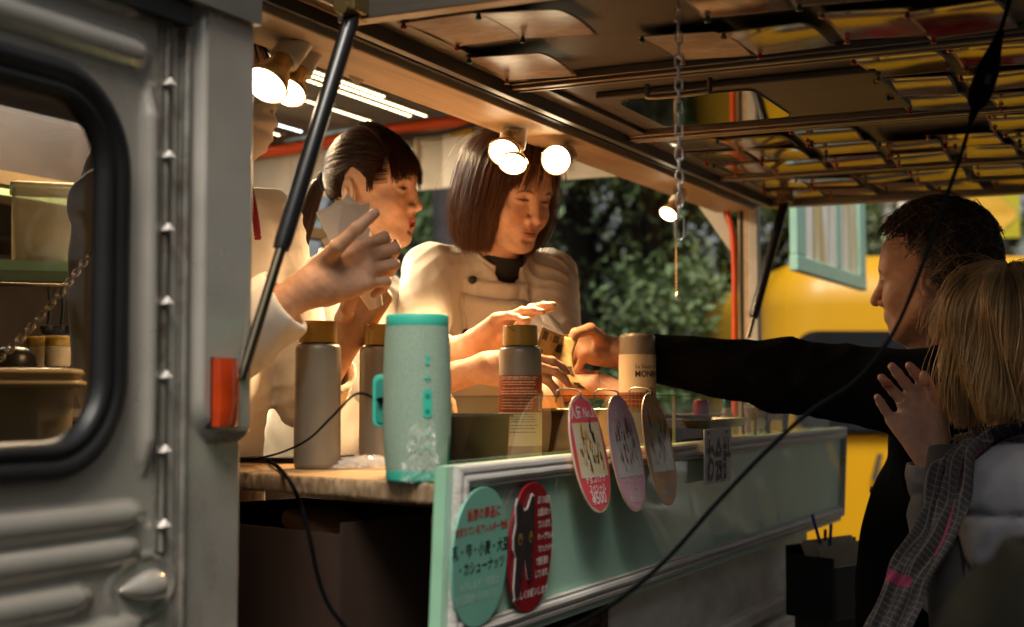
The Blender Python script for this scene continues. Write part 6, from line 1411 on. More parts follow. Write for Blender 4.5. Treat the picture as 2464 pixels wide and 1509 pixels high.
finish(pD, v, lo, hi, .0026, head_colour(FD, gD, (.50, .27, .17), (.36, .12, .09), male=True, brow=(.03, .02, .015), eye=.6))
jk = M('black_jacket_cloth', (.0045, .0045, .005), .85, var=.25, bump=.3, bs=30, spec=.08)
w = Vol(); R = TD.R; w.el(TD.p(0, 0, -.17), (.21, .135, .20), R, .05); w.el(TD.p(0, .01, -.42), (.205, .145, .30), R, .06); w.el(TD.p(-.02, .13, -.56), (.17, .11, .34), R, .06); w.el(TD.p(0, 0, -.68), (.215, .15, .26), R, .06)
for s in (-1, 1): w.rc(TD.p(s * .05, -.01, -.02), TD.p(s * .16, -.0, -.07), .06, .07, .04)
sleeve(w, shL, elL, lerp(elL, wrL, .86), (.082, .072, .048), .04); sleeve(w, shR, elR, lerp(elR, wrR, .9), (.080, .066, .052), .04)
w.rc(TD.p(0, .0, .09), TD.p(0, .02, -.04), .066, .055, .01, True); w.disp += [wrinkle(12, .004, 18), folds(lerp(shL, elL, .75), unit(elL - shL) + TD.R[2] * .7, .085, .0035, .16), folds(elL, unit(elL - wrL) - TD.R[2] * .5, .07, .003, .14)]
w.rc(TD.p(-.09, .0, -.80), A(2.98, .38, .08), .085, .055, .05); w.rc(TD.p(.09, .0, -.80), A(3.05, .60, .08), .085, .055, .05)
lo, hi = bbox_of([TD.p(0, 0, .05), shL, shR, elL, wrL, elR, A(2.9, .3, .0), A(3.1, .7, 0), TD.p(0, 0, -.9)], .18); V, F_ = w.mesh(lo, hi, .0062); jD = link('jacket', np_mesh('jacket', V, F_), jk, pD)
P = []
for q in np.radians(np.linspace(22, 338, 60)):
    row = []
    for u, o in ((0, .016), (.5, .006), (1, .0), (1.05, .006), (1, .013), (.4, .02), (0, .026)): row.append(TD.p((.072 + o) * math.sin(q), -.0 + (.078 + o) * math.cos(q), -.03 - .03 * max(0, math.cos(q)) + .088 * u * (1 - .15 * math.cos(q))))
    P.append(row)
g = MB(); g.grid(np.array(P)); g.build('jacket_collar', jk, pD, solid=.001)
for k in range(2): 
    a_1 = TD.p(-.06 - .05 * k, .146, -.36 - .3 * k); g = MB(); g.lathe([(.009, -.006), (.009, .002), (.006, .004), (0, .003)], w.hit(TD.p(-.02, .4, -.25 - .22 * k), -TD.R[1]), TD.R[1], 16); g.build('button', btn, jD)
def short_hair(F, g, seed, n, ln, male=True, K=7):
    r = np.random.RandomState(seed); c = np.array([0, -.014, .030]); R_ = np.array([.0755, .094, .0865]); d = r.randn(n * 4, 3); d /= np.linalg.norm(d, axis=1, keepdims=True); x, y, z = np.abs(d[:, 0]), d[:, 1], d[:, 2]
    ok = np.where(y > .30, z > .62 - .1 * x, np.where(y > -.05, z > .02 + .9 * y + .05, z > -.72 - .25 * y)); d = d[ok][:n]
    m = len(d); fl = np.stack([.15 * d[:, 0], np.where(d[:, 2] > .75, .9, -.75), np.where(d[:, 2] > .5, .35, -.75)], -1) + r.randn(m, 3) * .75; fl = fl - (fl * d).sum(1, keepdims=True) * d; fl /= np.linalg.norm(fl, axis=1, keepdims=True) + 1e-9
    L = ln * (.6 + .7 * r.rand(m)) * np.where(d[:, 2] > .5, .85, .6); t = np.linspace(0, 1, K); sd = np.cross(d, fl); cw = r.randn(m)
    Q = (c + d * R_)[:, None] + L[:, None, None] * (d[:, None] * (.46 * np.sin(t * 2.2))[None, :, None] + fl[:, None] * (t ** 1.2)[None, :, None] * .8 + sd[:, None] * (np.sin(t * 4.4)[None, :, None] * .42 * cw[:, None, None]))
    return (Q * g) @ F.R + F.o, d
Q, dd_ = short_hair(FD, gD, 14, 9000, .046); grey = (np.abs(dd_[:, 0]) > .75) & (dd_[:, 1] > -.15) & (dd_[:, 2] < .45); gsel = (grey & (np.random.RandomState(1).rand(len(grey)) < .75)) | (np.random.RandomState(2).rand(len(grey)) < .16)
u, w2 = np.meshgrid(np.linspace(0, 2 * math.pi, 70), np.linspace(0, 1, 30), indexing='ij'); cu2 = np.cos(u); yl = np.where(cu2 > .45, .92, np.where(cu2 > -.05, 1.22 + (.45 - cu2) * .6, 2.2 - .0 * u)); th = w2 * yl
S_c = np.stack([.0765 * np.sin(th) * np.sin(u), -.014 + .0955 * np.sin(th) * cu2, .030 + .0885 * np.cos(th)], -1) * gD
V, F_ = join(strands_mesh(Q[~gsel], .0007, .0003), ((S_c @ FD.R + FD.o).reshape(-1, 3), grid_faces(70, 30))); hD_ = link('hair', np_mesh('hair', V, F_), hair_mat('dark_short_hair', (.065, .045, .033), .5), pD)
V, F_ = strands_mesh(Q[gsel], .0007, .0003); link('grey_temple_hair', np_mesh('grey_temple_hair', V, F_), hair_mat('grey_temple', (.26, .20, .15), .5), hD_)
# banknotes
note_m = ramp_mat('banknote_print', [(.3, (.30, .20, .08)), (.48, (.50, .36, .15)), (.58, (.58, .44, .20)), (.75, (.35, .26, .12))], 60, .6, detail=8); ink_n = M('banknote_ink', (.07, .045, .03), .6)
def note(nm_lab, ctrl, wv, n=24):
    pth = smooth_path(ctrl, n); P = np.array([[p + wv * u for u in np.linspace(-.5, .5, 8)] for p in pth]); o = pth.mean(0); t = thing('banknote', nm_lab, 'banknote', o, 'banknotes passed over the counter'); g = MB(); g.grid(P); g.build('paper', note_m, t, solid=.0004)
    g = MB(); nrm = unit(np.cross(pth[1] - pth[0], wv)); nrm = -nrm if nrm @ CF > 0 else nrm
    for i0, i1, u0, u1 in ((3, 7, -.40, -.10), (10, 14, .1, .4), (17, 21, -.42, -.30), (17, 22, .05, .38)):
        G = np.array([[pth[i] + wv * u + nrm * .0011 for u in np.linspace(u0, u1, 4)] for i in range(i0, i1)]); G += nrs.randn(*G.shape) * .0006; g.grid(G)
    g.build('print', ink_n, t)
note('banknote curling down below the man\'s fist', [at(1368, 812, 2.80), at(1355, 850, 2.785), at(1358, 890, 2.77), at(1376, 920, 2.765), at(1398, 938, 2.77)], unit(CR * .95 + CF * .3 - CU * .18) * .042)
note('banknote pulled towards the bottle with the red brown label', [at(1385, 828, 2.82), at(1350, 835, 2.80), at(1318, 826, 2.74), at(1296, 815, 2.66)], unit(CU * .95 + CR * .3) * .050)
# ================= E : blonde woman with raised hand
fE = unit(-CR * .93 + CF * .36 - CU * .05); FE = Frame(at(2420, 828, 2.36), fE, CU - CR * .04); gE = 1.0; fTE = unit(-CR * .90 + _Fh * .43); TE = frame_up(at(2450, 1082, 2.38), Z_ + fTE * .05, fTE)
pE = person('blonde woman seen from behind in a grey padded jacket raising her open hand', (2.45, .25, 0))
shL, shR = TE.p(.15, -.0, -.07), TE.p(-.15, .0, -.075); wrE = at(2243, 1092, 2.46); elE = at(2272, 1400, 2.46); wr2 = TE.p(-.20, .10, -.62); el2 = TE.p(-.19, -.02, -.36)
v = Vol(); add_head(v, FE, 1.0, big=gE); v.rc(FE.p(0, -.022, -.06), TE.p(0, 0, -.03), .05, .056, .03); v.el(TE.p(0, 0, -.15), (.14, .09, .17), TE.R, .04)
v.rc(TE.p(.03, 0, -.07), shL, .042, .046, .03); v.rc(shL, elE, .046, .038, .02); v.rc(TE.p(-.03, 0, -.07), shR, .042, .046, .03); v.rc(shR, el2, .046, .038, .02)
dE_ = 2.46; kn = [(2239, 941, dE_), (2203, 951, dE_), (2174, 968, dE_), (2147, 1010, dE_)]; tp = [(2188, 880, dE_ - .015), (2146, 882, dE_ - .02), (2121, 908, dE_ - .02), (2111, 956, dE_ - .02)]; rr4 = (.0092, .0093, .0088, .0080)
for k in range(4):
    a_, b_ = at(*kn[k]), at(*tp[k]); r = rr4[k] * .98; v.rc(at(2236 - 8 * k, 1078 + 4 * (k % 2), dE_), a_, .0165, .0125, .014); m1 = lerp(a_, b_, .44) + CF * .003; m2 = lerp(a_, b_, .74) + CF * .002; v.path([a_, m1, m2, b_], [r * 1.15, r, r * .94, r * .80], .0045)
v.rc(at(2262, 1072, dE_ - .005), at(2252, 985, dE_ - .014), .021, .017, .012); v.path([at(2252, 990, dE_ - .012), at(2243, 950, dE_ - .022), at(2229, 921, dE_ - .028), at(2223, 903, dE_ - .030)], [.0150, .0122, .0110, .0085], .010)
v.rc(at(2172, 1020, dE_ - .004), at(2205, 1070, dE_ - .004), .015, .018, .012); v.el(at(2205, 1020, dE_ - .002), (.030, .030, .016), np.array([CR, CU, CF]), .012); v.rc(wrE, lerp(wrE, elE, .5), .0265, .034, .02); v.rc(lerp(wrE, elE, .5), elE, .034, .038, .02)
hand(v, wr2, fTE * .3 - Z_, TE.R[0], -1, ((15, 20, 10),) * 4, g=.95, elbow=el2)
lo, hi = bbox_of([FE.p(0, 0, .14), FE.p(0, .13, 0), FE.p(0, -.13, 0), TE.p(0, 0, -.35), shL, shR, wrE, elE, at(2100, 860, dE_), wr2, wr2 - Z_ * .15], .07); finish(pE, v, lo, hi, .0026, head_colour(FE, gE, (.52, .30, .21), LIP))
g = MB(); a_, b_ = at(*kn[2]), at(*tp[2]); q_ = lerp(a_, b_, .12); ax_ = unit(b_ - a_); u_ = unit(np.cross(ax_, CF)); w_ = np.cross(ax_, u_); g.tube([q_ + (u_ * math.cos(t) + w_ * math.sin(t)) * .0103 for t in np.linspace(0, 6.4, 26)], .0011, 6, cap=False); g.build('ring', M('gold_ring', (.7, .5, .25), .25, 1.), pE)
gj = M('grey_padded_nylon', (.10, .10, .112), .78, var=.14, vs=9, bump=.7, bs=22, sheen=.1)
w = Vol(); R = TE.R; w.el(TE.p(0, 0, -.19), (.195, .13, .20), R, .05); w.el(TE.p(0, 0, -.44), (.195, .145, .30), R, .06); w.el(TE.p(0, 0, -.70), (.205, .155, .24), R, .06)
for s in (-1, 1): w.rc(TE.p(s * .05, -.01, -.03), TE.p(s * .15, 0, -.08), .06, .075, .04)
cuE = lerp(wrE, elE, .06); sleeve(w, shL, elE, cuE, (.070, .058, .047), .04); sleeve(w, shR, el2, lerp(el2, wr2, .9), (.076, .066, .052), .04)
w.disp += [lambda p: .010 * bumps(p, 15, 22, 5) * np.clip((np.sqrt(((p - cuE) ** 2).sum(-1)) - .06) / .12, .25, 1), folds(lerp(elE, cuE, .6), unit(cuE - elE) + CR * .4, .055, .004, .16), folds(shL, unit(shL - elE) + TE.R[2], .05, .006, .2), lambda p: .009 * (1 - np.abs(np.sin(p[..., 2] * 36 + .5 * np.sin(p[..., 0] * 20)))) ** 4]
w.rc(TE.p(-.09, 0, -.80), A(2.42, .16, .08), .09, .06, .05); w.rc(TE.p(.09, 0, -.80), A(2.52, .34, .08), .09, .06, .05)
lo, hi = bbox_of([TE.p(0, 0, .05), shL, shR, elE, cuE, el2, A(2.35, .1, 0), A(2.6, .4, 0), TE.p(0, 0, -.9)], .2); V, F_ = w.mesh(lo, hi, .0062); link('padded_jacket', np_mesh('padded_jacket', V, F_), gj, pE)
def zE(p): return -.128 - .02 * math.cos(math.radians(p * 2)) if abs(p) > 50 else (-.12 if abs(p) > 30 else .05)
V, F_ = falling_hair(FE, gE, zE, 11000, K=20, seed=21, curl=.13, wave=.009, ax=.098, ay=.122, top=.130, jit=.008, swell=.13, flip=.0, r0=.00045, clump=60, clumpk=.06, fly=.025); link('hair', np_mesh('hair', V, F_), hair_mat('blonde_hair', (.33, .20, .085), .45, var=.6), pE)
# scarf: loop round the neck and a hanging end, woven check
def check_mat():
    m = bpy.data.materials.new('checked_scarf'); m.use_nodes = True; t = m.node_tree; L = t.links.new; b = t.nodes['Principled BSDF']; b.inputs['Roughness'].default_value = .9
    uv = _n(t, 'ShaderNodeAttribute', attribute_name='Col'); sp = _n(t, 'ShaderNodeSeparateColor'); L(uv.outputs['Color'], sp.inputs[0])
    def line(o, f, w):
        a = _n(t, 'ShaderNodeMath', operation='MULTIPLY'); a.inputs[1].default_value = f; L(o, a.inputs[0]); c = _n(t, 'ShaderNodeMath', operation='FRACT'); L(a.outputs[0], c.inputs[0]); d = _n(t, 'ShaderNodeMath', operation='LESS_THAN'); d.inputs[1].default_value = w; L(c.outputs[0], d.inputs[0]); return d.outputs[0]
    a, c = line(sp.outputs[0], 40, .13), line(sp.outputs[1], 8, .13); mx = _n(t, 'ShaderNodeMath', operation='MAXIMUM'); L(a, mx.inputs[0]); L(c, mx.inputs[1])
    m1 = _n(t, 'ShaderNodeMix', data_type='RGBA'); m1.inputs[6].default_value = (.014, .011, .011, 1); m1.inputs[7].default_value = (.065, .058, .055, 1); L(mx.outputs[0], m1.inputs[0])
    p = line(sp.outputs[2], 1, .5); m2 = _n(t, 'ShaderNodeMix', data_type='RGBA'); m2.inputs[7].default_value = (.13, .008, .036, 1); L(m1.outputs[2], m2.inputs[6]); L(p, m2.inputs[0]); L(m2.outputs[2], b.inputs['Base Color'])
    n2 = _n(t, 'ShaderNodeTexNoise'); n2.inputs['Scale'].default_value = 160; bp = _n(t, 'ShaderNodeBump'); bp.inputs['Strength'].default_value = .4; bp.inputs['Distance'].default_value = .004; L(n2.outputs['Fac'], bp.inputs['Height']); L(bp.outputs[0], b.inputs['Normal'])
    return m
scarf_m = check_mat()
def cloth_strip(path, wv, wid, n=90, m=22, fold=.010, pink=None, lenscale=1.):
    pth = smooth_path(path, n); wv = smooth_path(wv, n); P = np.zeros((n, m, 3)); C = np.zeros((n, m, 3))
    for i in range(n):
        tg = unit(pth[min(i + 1, n - 1)] - pth[max(i - 1, 0)]); w_ = unit(wv[i] - tg * (wv[i] @ tg)); nn = np.cross(tg, w_)
        for j in range(m):
            u = j / (m - 1) - .5; P[i, j] = pth[i] + w_ * u * wid + nn * (fold * math.sin(u * 15 + i * .05 + 1.5 * math.sin(i * .07)) * (1 - .3 * abs(u)) + .45 * fold * math.sin(u * 27 + 1 + i * .16 + math.sin(i * .23))); C[i, j] = (i / n * lenscale, j / (m - 1), .2 if pink and pink(i / n, j / (m - 1)) else .8)
    return P.reshape(-1, 3), grid_faces(n, m), C.reshape(-1, 3)
lp = [TE.p(.085 * math.sin(a), .085 * math.cos(a), .004 - .030 * math.cos(a)) for a in np.radians(np.linspace(-40, 330, 14))]; lw = [TE.p(.25 * math.sin(a), .25 * math.cos(a), .30) - TE.p(0, 0, 0) for a in np.radians(np.linspace(-40, 330, 14))]; lw = [unit(Z_ + .5 * unit(p - TE.o)) for p in lp]
V1, F1, C1 = cloth_strip(lp, lw, .105, 110, 24, .011, lenscale=1.2)
hp = [at(2345, 1062, 2.30), at(2298, 1112, 2.22), at(2278, 1205, 2.18), at(2248, 1290, 2.15), at(2200, 1365, 2.14), at(2166, 1450, 2.13), at(2125, 1540, 2.12), at(2100, 1640, 2.12)]
V2, F2, C2 = cloth_strip(hp, [unit(CR * .85 + CU * .45 - CF * .3)] * len(hp), .066, 90, 26, .011, pink=lambda s, u: (.72 < u < .84 and s < .5) or (.60 < s < .655 and u < .6), lenscale=1.1)
V, F_ = join((V1, F1), (V2, F2)); me = np_mesh('scarf', V, F_, np.concatenate([C1, C2])); o = link('scarf', me, scarf_m, pE); q = o.modifiers.new('s', 'SOLIDIFY'); q.thickness = .004
g = MB(); P = smooth_path([TE.p(-.10, .10, .01), TE.p(-.165, .105, -.08), TE.p(-.20, .10, -.18), TE.p(-.20, .10, -.34)], 24); g.tube(P, .030, 10, flat=.35); g.build('bag_strap', black_cloth, pE)
# ================= F : blurred dark shoulder close to the camera
fF = unit(-CR * .3 + CF); pF = person('out of focus person in a dark olive coat cut off by the corner', (1.3, -.25, 0)); TF = frame_up(at(2930, 1330, 1.22), Z_, fF); FF = Frame(TF.p(0, .03, .17), fF, CU)
v = Vol(); add_head(v, FF); v.rc(FF.p(0, -.022, -.06), TF.p(0, 0, -.03), .052, .058, .03); v.el(TF.p(0, 0, -.15), (.15, .09, .17), TF.R, .04); wrF = at(2585, 1235, 1.13); elF = at(2600, 1540, 1.12)
hand(v, wrF, CU * .9 + CR * .5, CF, -1, ((20, 40, 20),) * 4, g=.95, elbow=elF); v.rc(TF.p(-.17, 0, -.07), elF, .045, .038, .02); v.rc(TF.p(0, 0, -.06), TF.p(-.17, 0, -.07), .045, .045, .03)
lo, hi = bbox_of([FF.p(0, 0, .14), FF.p(0, .12, 0), FF.p(0, -.12, 0), TF.p(0, 0, -.3), wrF, elF, TF.p(-.2, 0, -.1), wrF + CU * .2 + CR * .1], .08); finish(pF, v, lo, hi, .004, head_colour(FF, 1, (.50, .27, .19), LIP))
w = Vol(); R = TF.R; w.el(TF.p(0, 0, -.18), (.22, .15, .20), R, .05); w.el(TF.p(0, 0, -.5), (.22, .16, .4), R, .06); 
for s in (-1, 1): w.rc(TF.p(s * .05, 0, -.03), TF.p(s * .16, 0, -.09), .06, .08, .04)
sleeve(w, TF.p(-.18, 0, -.08), elF, lerp(elF, wrF, .80), (.085, .075, .058), .04); w.rc(TF.p(.18, 0, -.08), TF.p(.25, 0, -.5), .085, .07, .04); w.disp.append(wrinkle(31, .006, 16)); w.rc(TF.p(-.09, 0, -.8), TF.p(-.09, 0, -1.2), .1, .07, .05); w.rc(TF.p(.09, 0, -.8), TF.p(.09, 0, -1.2), .1, .07, .05)
lo, hi = bbox_of([TF.p(.3, 0, .05), TF.p(-.3, 0, -1.25), elF, wrF], .2); V, F_ = w.mesh(lo, hi, .009); link('olive_coat', np_mesh('olive_coat', V, F_), M('dark_olive_cloth', (.012, .0115, .008), 1., var=.3, bump=.3, bs=25, spec=.05), pF)
V, F_ = falling_hair(FF, 1, lambda p: .03 if abs(p) < 40 else -.05, 700, seed=33); link('hair', np_mesh('hair', V, F_), hair_mat('dark_hair_plain', (.02, .012, .008)), pF)
# ------------------------------------------------------------------ ground and far things
asphalt = M('asphalt', (.055, .052, .048), .85, var=.25, vs=3, bump=.2, bs=60)
g = MB(); g.quad((-120, -120, 0), (160, -120, 0), (160, 160, 0), (-120, 160, 0)); g.build('ground', asphalt, kind='structure')
yellow = M('yellow_van_paint', (.70, .36, .004), .42, var=.03, vs=3, coat=.12)
van_glass = M('dark_van_glass', (.02, .022, .025), .06, var=.1, coat=.8)
def rbox_mesh(mb, c, size, r, ax, taper=(0, 0), seg=6):
    v, f = rounded_box(size, r, seg); k = (v[:, 2] / size[2] + .5)
    v[:, 0] = v[:, 0] - taper[0] * np.clip(k - .42, 0, 1) ** 1.6 * (v[:, 0] < 0) * -1 * 1.0
    v[:, 1] *= 1 - taper[1] * k
    mb.add(v @ np.asarray(ax, float) + np.asarray(c, float), f, True)
AXV = np.array([CR, _Fh, Z_])
def van(nm, lab, c, size, r, paint, taper, win, base):
    t = thing(nm, lab, 'van', base)
    g = MB(); rbox_mesh(g, c, size, r, AXV, taper); body = g.build('body', paint, t)
    wx, wz, ww, wh = win
    f = c - _Fh * (size[1] / 2 + .004)
    for k in range(2):
        o = [f + CR * (wx + k * (ww + .09) + x) + Z_ * (wz + z) - _Fh * 0 for x, z in round_rect(0, ww, -wh, 0, .09, 6)]
        o2 = [q - _Fh * .012 + CR * 0 for q in o]; ctr = np.mean(o, 0)
        g = MB(); g.prism([ctr + (q - ctr) * 1.06 for q in o], _Fh * .03); w = g.build('window_seal', rubber, body)
        g = MB(); g.prism(o2, _Fh * .02); g.build('window', van_glass, w)
    for sx in (-.30, .30):
        p = f + CR * size[0] * sx - Z_ * (c[2] - .30)
        g = MB(); g.lathe([(.18, -.02), (.285, -.02), (.30, .02), (.30, .16), (.28, .19)], p + _Fh * .05, _Fh, 32); wl = g.build('wheel', rubber, t)
        g = MB(); g.lathe([(.0, -.012), (.06, -.01), (.17, .01), (.185, -.012)], p + _Fh * .04, _Fh, 24); g.build('rim', alu, wl)
    g = MB(); g.box(c - Z_ * (size[2] / 2 + .02), (size[0] * .96, size[1] * .98, .10), ax=AXV); g.build('bumper_skirt', rubber, t)
    return t, body, f
vc = at(2330, 900, 6.9); vc[2] = 1.17
vt, vb, vf = van('yellow_van', 'bright yellow van with dark window parked beyond the counter', vc + CR * -.23 + _Fh * .9, (1.74, 3.2, 1.70), .26, yellow, (.10, .04), (-.73, .48, .68, .42), (vc[0], vc[1], 0))
g = MB()
for k, (dx, w) in enumerate(((0, .025), (.10, .025), (.22, .05), (.31, .02), (.37, .03))): g.box(vf + CR * (-.40 + dx * .9) - Z_ * (.10 + .02 * (k % 2)) - _Fh * .002, (w, .003, .12), ax=np.array([unit(CR), _Fh, unit(Z_ + CR * .25)]))
g.build('lettering', M('grey_van_lettering', (.10, .08, .05), .5), vb)
vw = at(590, 560, 11.5); vw[2] = 1.25
van('white_van', 'white van parked far behind the ponytailed woman', vw - CR * .35, (3.4, 1.6, 2.1), .28, M('white_van_paint', (.75, .76, .74), .3, coat=.4), (.3, .05), (-1.2, .6, 1.2, .5), (vw[0], vw[1], 0))
# mint framed window board on the next stall
bd = thing('framed_window_board', 'mint framed board with two cream panes standing in front of the yellow van', 'board', (4.76, 1.12, 1.765))
mb_f = M('pale_mint_frame', (.36, .62, .50), .45, var=.05)
X0, X1, Zb, Zt, Yb = 4.275, 5.27, 1.768, 2.75, 1.12
g = MB()
for xa, xb in ((X0, X0 + .11), (4.80, 4.87), (X1 - .10, X1)): g.bbox((xa, Yb - .012, Zb + .05), (xb, Yb + .012, Zt))
g.bbox((X0, Yb - .0135, Zb), (X1, Yb + .0135, Zb + .05)); g.build('frame', mb_f, bd, bevel=.004)
pane_m = ramp_mat('cream_streaked_curtain', [(.3, (.80, .74, .58)), (.45, (.85, .84, .78)), (.55, (.62, .48, .18)), (.66, (.86, .84, .78)), (.8, (.55, .50, .14))], 1.6, .5, (3.2, 1, .55), detail=5, distort=.4)
for xa, xb in ((X0 + .11, 4.80), (4.87, X1 - .10)):
    g = MB(); P = np.array([[(x, Yb - .006 + .004 * math.sin(x * 60), z) for z in np.linspace(Zb + .05, Zt, 8)] for x in np.linspace(xa, xb, 40)]); g.grid(P); g.build('pane', pane_m, bd)
for z in (2.2, 2.6): g = MB(); g.bbox((3.87, 1.125, z), (X0 + .02, 1.14, z + .03)); g.build('hanging_arm', M('dark_arm', (.05, .05, .05), .5), bd)
# grey pole and lemon banner
pp = at(2140, 700, 8.4); pole = thing('banner_pole', 'pale grey banner pole with clamps beside the lemon banner', 'pole', (pp[0], pp[1], 0))
g = MB(); g.cyl((pp[0], pp[1], 0), (pp[0], pp[1], 3.6), .032, n=20); g.build('tube', M('pale_grey_pipe', (.48, .50, .52), .35, .3), pole)
cl_m = M('grey_clamp', (.3, .32, .33), .4)
for z in (2.36, 2.43, 2.50, 2.32, 2.18): g = MB(); g.cyl((pp[0], pp[1], z), (pp[0], pp[1], z + .018), .041, n=20); g.build('clamp', cl_m, pole)
b0 = at(2162, 573, 8.3); bx = CR; bw, bh = .70, .95
ban = thing('lemon_banner', 'lime and white hanging banner printed with a lemon', 'banner', b0)
def banp(u, v, o=0.): return b0 + bx * u + Z_ * v + _Fh * (.03 * math.sin(u * 7) - o)
g = MB(); g.grid(np.array([[banp(u, v) for v in np.linspace(0, bh, 6)] for u in np.linspace(.335 - .0, bw, 16)])); g.build('lime_cloth', M('lime_cloth', (.50, .47, .02), .7, var=.06), ban)
g = MB(); g.grid(np.array([[banp(u, v) for v in np.linspace(-.02 + .03 * math.sin(u * 14), bh, 6)] for u in np.linspace(0, .335, 16)])); g.build('white_cloth', M('white_banner_cloth', (.72, .72, .66), .7, var=.08, vs=8), ban)
lem = M('lemon_print', (.72, .44, .05), .7, var=.08); leml = M('lemon_outline', (.36, .32, .12), .7)
def blob(name, cu, cv, ru, rv, m, o, tip=0.):
    P = []
    for k in range(40):
        a = k / 40 * 2 * math.pi; e = 1 + tip * max(0, math.cos(a - .0)) ** 12
        P.append(banp(cu + ru * math.cos(a) * e, cv + rv * math.sin(a), o))
    g = MB(); g.add(P + [banp(cu, cv, o)], [(k, (k + 1) % 40, 40) for k in range(40)]); g.build(name, m, ban)
blob('lemon_outline', .46, .135, .185, .150, leml, .004, .25); blob('lemon', .46, .135, .178, .143, lem, .007, .25); blob('yolk', .155, .31, .085, .085, M('yolk_print', (.72, .50, .10), .7), .005)
blob('pale_spot', .52, .12, .016, .016, M('pale_spot', (.8, .75, .5), .6), .011)
# trees: tapered trunk, limbs and thousands of leaves in clumps
leafm = ramp_mat('dark_leaf', [(.3, (.05, .09, .03)), (.5, (.115, .19, .07)), (.75, (.24, .32, .16))], .9, .5, detail=3)
leaf2 = ramp_mat('mid_leaf', [(.3, (.05, .08, .03)), (.5, (.11, .16, .06)), (.75, (.2, .25, .12))], 1.1, .5, detail=3)
bark = M('bark', (.045, .035, .028), .9, var=.35, vs=9, bump=.6, bs=14, stretch=(3, 3, .5))
def tree(name, lab, x, y, h, rx, z0, nl, seed, lm, leaf=.075, group='trees and shrubs behind the trucks', clumps=26, dens=.44):
    r = np.random.RandomState(seed); t = thing(name, lab, 'tree', (x, y, 0), group); g = MB()
    top = A(x + r.randn() * .2, y + r.randn() * .2, h * .72)
    g.tube(smooth_path([(x, y, 0), (x + .05, y, h * .25), (x - .05, y + .06, h * .5), top], 14), np.linspace(.16, .05, 14), 10)
    cs = []
    for k in range(clumps):
        a = r.rand() * 6.28; zz = z0 + (h - z0) * r.rand() ** .8; s = math.sqrt(max(.1, 1 - ((zz - (z0 + h) / 2) / ((h - z0) * .62)) ** 2))
        c = A(x + math.cos(a) * rx * s * r.rand() ** .6, y + math.sin(a) * rx * s * r.rand() ** .6, zz); cs.append(c)
        st = A(x, y, max(.5, zz - .7 - r.rand() * .5) if zz < h * .75 else h * .6); g.tube(smooth_path([st, lerp(st, c, .5) + A(0, 0, .1), c], 6), np.linspace(.035, .008, 6), 5)
    g.build('trunk', bark, t)
    n = nl; ci = r.randint(0, len(cs), n); R_ = rx * .36
    p = np.array(cs)[ci] + r.randn(n, 3) * A(R_, R_, R_ * .72) * dens
    d = r.randn(n, 3); d /= np.linalg.norm(d, axis=1, keepdims=True); e = np.cross(d, r.randn(n, 3)); e /= np.linalg.norm(e, axis=1, keepdims=True)
    s = leaf * (.6 + .8 * r.rand(n, 1)); V = np.stack([p - d * s, p + e * s * .42, p + d * s, p - e * s * .42], 1).reshape(-1, 3)
    me = bpy.data.meshes.new('crown'); me.from_pydata(V.tolist(), [], np.arange(4 * n).reshape(-1, 4).tolist()); link('crown', me, lm, t)
    return t
def px_ground(px, d): p = at(px, 941, d); return p[0], p[1]
spec = [(1420, 9.2, 5.2, 1.5, .3, 27000, leafm, 'dark leafy tree right behind the bob haired woman'), (1600, 8.6, 4.6, 1.35, .2, 27000, leafm, 'dark leafy tree behind the smallest hanging lamp'),
        (1790, 9.6, 5.0, 1.4, .2, 24000, leafm, 'dark leafy tree behind the white end post'), (1010, 10.5, 5.6, 1.3, .4, 9000, leaf2, 'loose tree with bright sky gaps between the two women'),
        (1520, 12.5, 4.2, 2.0, .4, 6000, leaf2, 'larger paler tree standing further back behind the dark trees'), (2110, 12.5, 6.0, 1.5, .5, 5000, leaf2, 'thin mottled tree behind the grey banner pole'),
        (2440, 14.0, 6.5, 1.6, .8, 4500, leaf2, 'sparse tree against the white sky right of the lemon banner'), (760, 14.0, 4.0, 2.2, .3, 5000, leafm, 'far dark tree beyond the white van')]
for k, (px, d, h, rx, z0, nl, lm, lab) in enumerate(spec):
    x, y = px_ground(px, d); tree('tree', lab, x, y, h, rx, z0, nl, 20 + k, lm, leaf=.030 + .002 * d / 3)
x, y = px_ground(1080, 8.0); tg = thing('bare_tree_trunk', 'thick grey tree trunk seen between the two women', 'tree', (x, y, 0))
g = MB(); g.tube(smooth_path([(x, y, 0), (x + .02, y, 1.5), (x - .02, y, 3.0), (x, y, 4.2)], 16), np.linspace(.105, .08, 16), 14); g.build('trunk', M('grey_bark', (.06, .055, .055), .9, var=.3, vs=8, bump=.5, bs=12), tg)

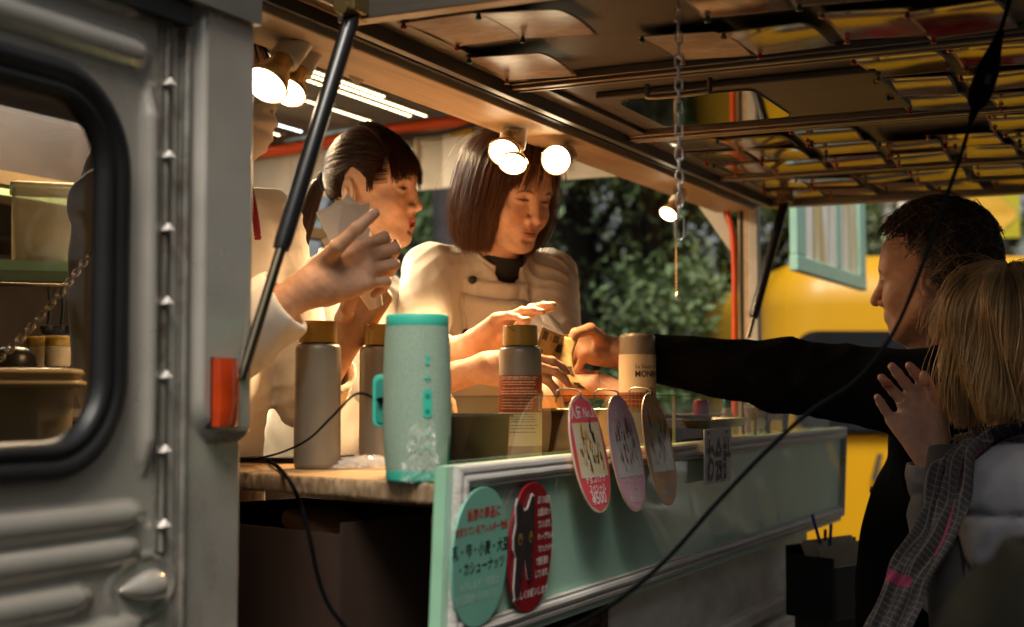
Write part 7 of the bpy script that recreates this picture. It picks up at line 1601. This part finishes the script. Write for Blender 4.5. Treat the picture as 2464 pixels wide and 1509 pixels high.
# white draped table on the customers' side, mirrored in the acrylic front
dt = thing('draped_table', 'long table under a white cloth with a wavy hem on the customers side', 'table', (5.6, -.35, 0))
P = []
for x in np.linspace(4.7, 6.9, 90):
    e = .02 * math.sin(x * 9) + .012 * math.sin(x * 23)
    P.append([(x, -.75, .93), (x, -.34 + .3 * e, .94 + .2 * e), (x, -.31 + e, .925), (x, -.29 + 1.6 * e, .80), (x, -.28 + 2.4 * e, .62 + 1.2 * e)])
g = MB(); g.grid(np.array(P)); g.build('white_cloth', M('white_table_cloth', (.55, .55, .52), .7, var=.06), dt)
for x in (4.8, 6.8):
    for y in (-.7, -.36): g = MB(); g.cyl((x, y, 0), (x, y, .92), .02); g.build('leg', alu, dt)

# unseen leaf screen, added to block low sky, also mirrored in paint and glass
r = np.random.RandomState(3); n = 9000; p = np.stack([r.uniform(-14, 9, n), -6.2 + r.randn(n) * .5 , 6.5 * r.rand(n) ** .9], -1); p[:, 1] += .35 * np.sin(p[:, 0] * 1.3)
d = r.randn(n, 3); d /= np.linalg.norm(d, axis=1, keepdims=True); e = np.cross(d, r.randn(n, 3)); e /= np.linalg.norm(e, axis=1, keepdims=True); s = .30 * (.6 + .8 * r.rand(n, 1))
V = np.stack([p - d * s, p + e * s * .5, p + d * s, p - e * s * .5], 1).reshape(-1, 3); me = bpy.data.meshes.new('added_leaf_screen'); me.from_pydata(V.tolist(), [], np.arange(4 * n).reshape(-1, 4).tolist())
tag(link('added_leaf_screen', me, M('dark_screen_leaves', (.030, .029, .024), .8, var=.4)), 'unseen leaf screen added to block low sky, mirrored faintly in the silver paint and glass', 'added_leaf_screen', kind='stuff')

for nm, lab, px, d, zt, r_, col in (('blue_drum', 'blue plastic drum low beyond the leaflet box', 1868, 4.7, .74, .13, (.01, .09, .33)), ('red_drum', 'red plastic drum low at the bottom edge beyond the blue drum', 1960, 5.0, .70, .13, (.42, .01, .012))):
    x, y = px_ground(px, d); t = thing(nm, lab, 'drum', (x, y, 0)); g = MB()
    g.lathe([(r_ * .9, 0), (r_, .02), (r_, zt * .3), (r_ * 1.03, zt * .32), (r_, zt * .34), (r_, zt * .65), (r_ * 1.03, zt * .67), (r_, zt * .69), (r_, zt - .02), (r_ * .92, zt)], (x, y, 0), n=32); g.build('shell', M('drum_plastic', col, .4), t)
    g = MB(); g.lathe([(r_ * .93, zt), (r_ * .95, zt + .015), (0, zt + .017)], (x, y, 0), n=32); g.build('lid', M('drum_lid', tuple(.7 * c for c in col), .4), t)
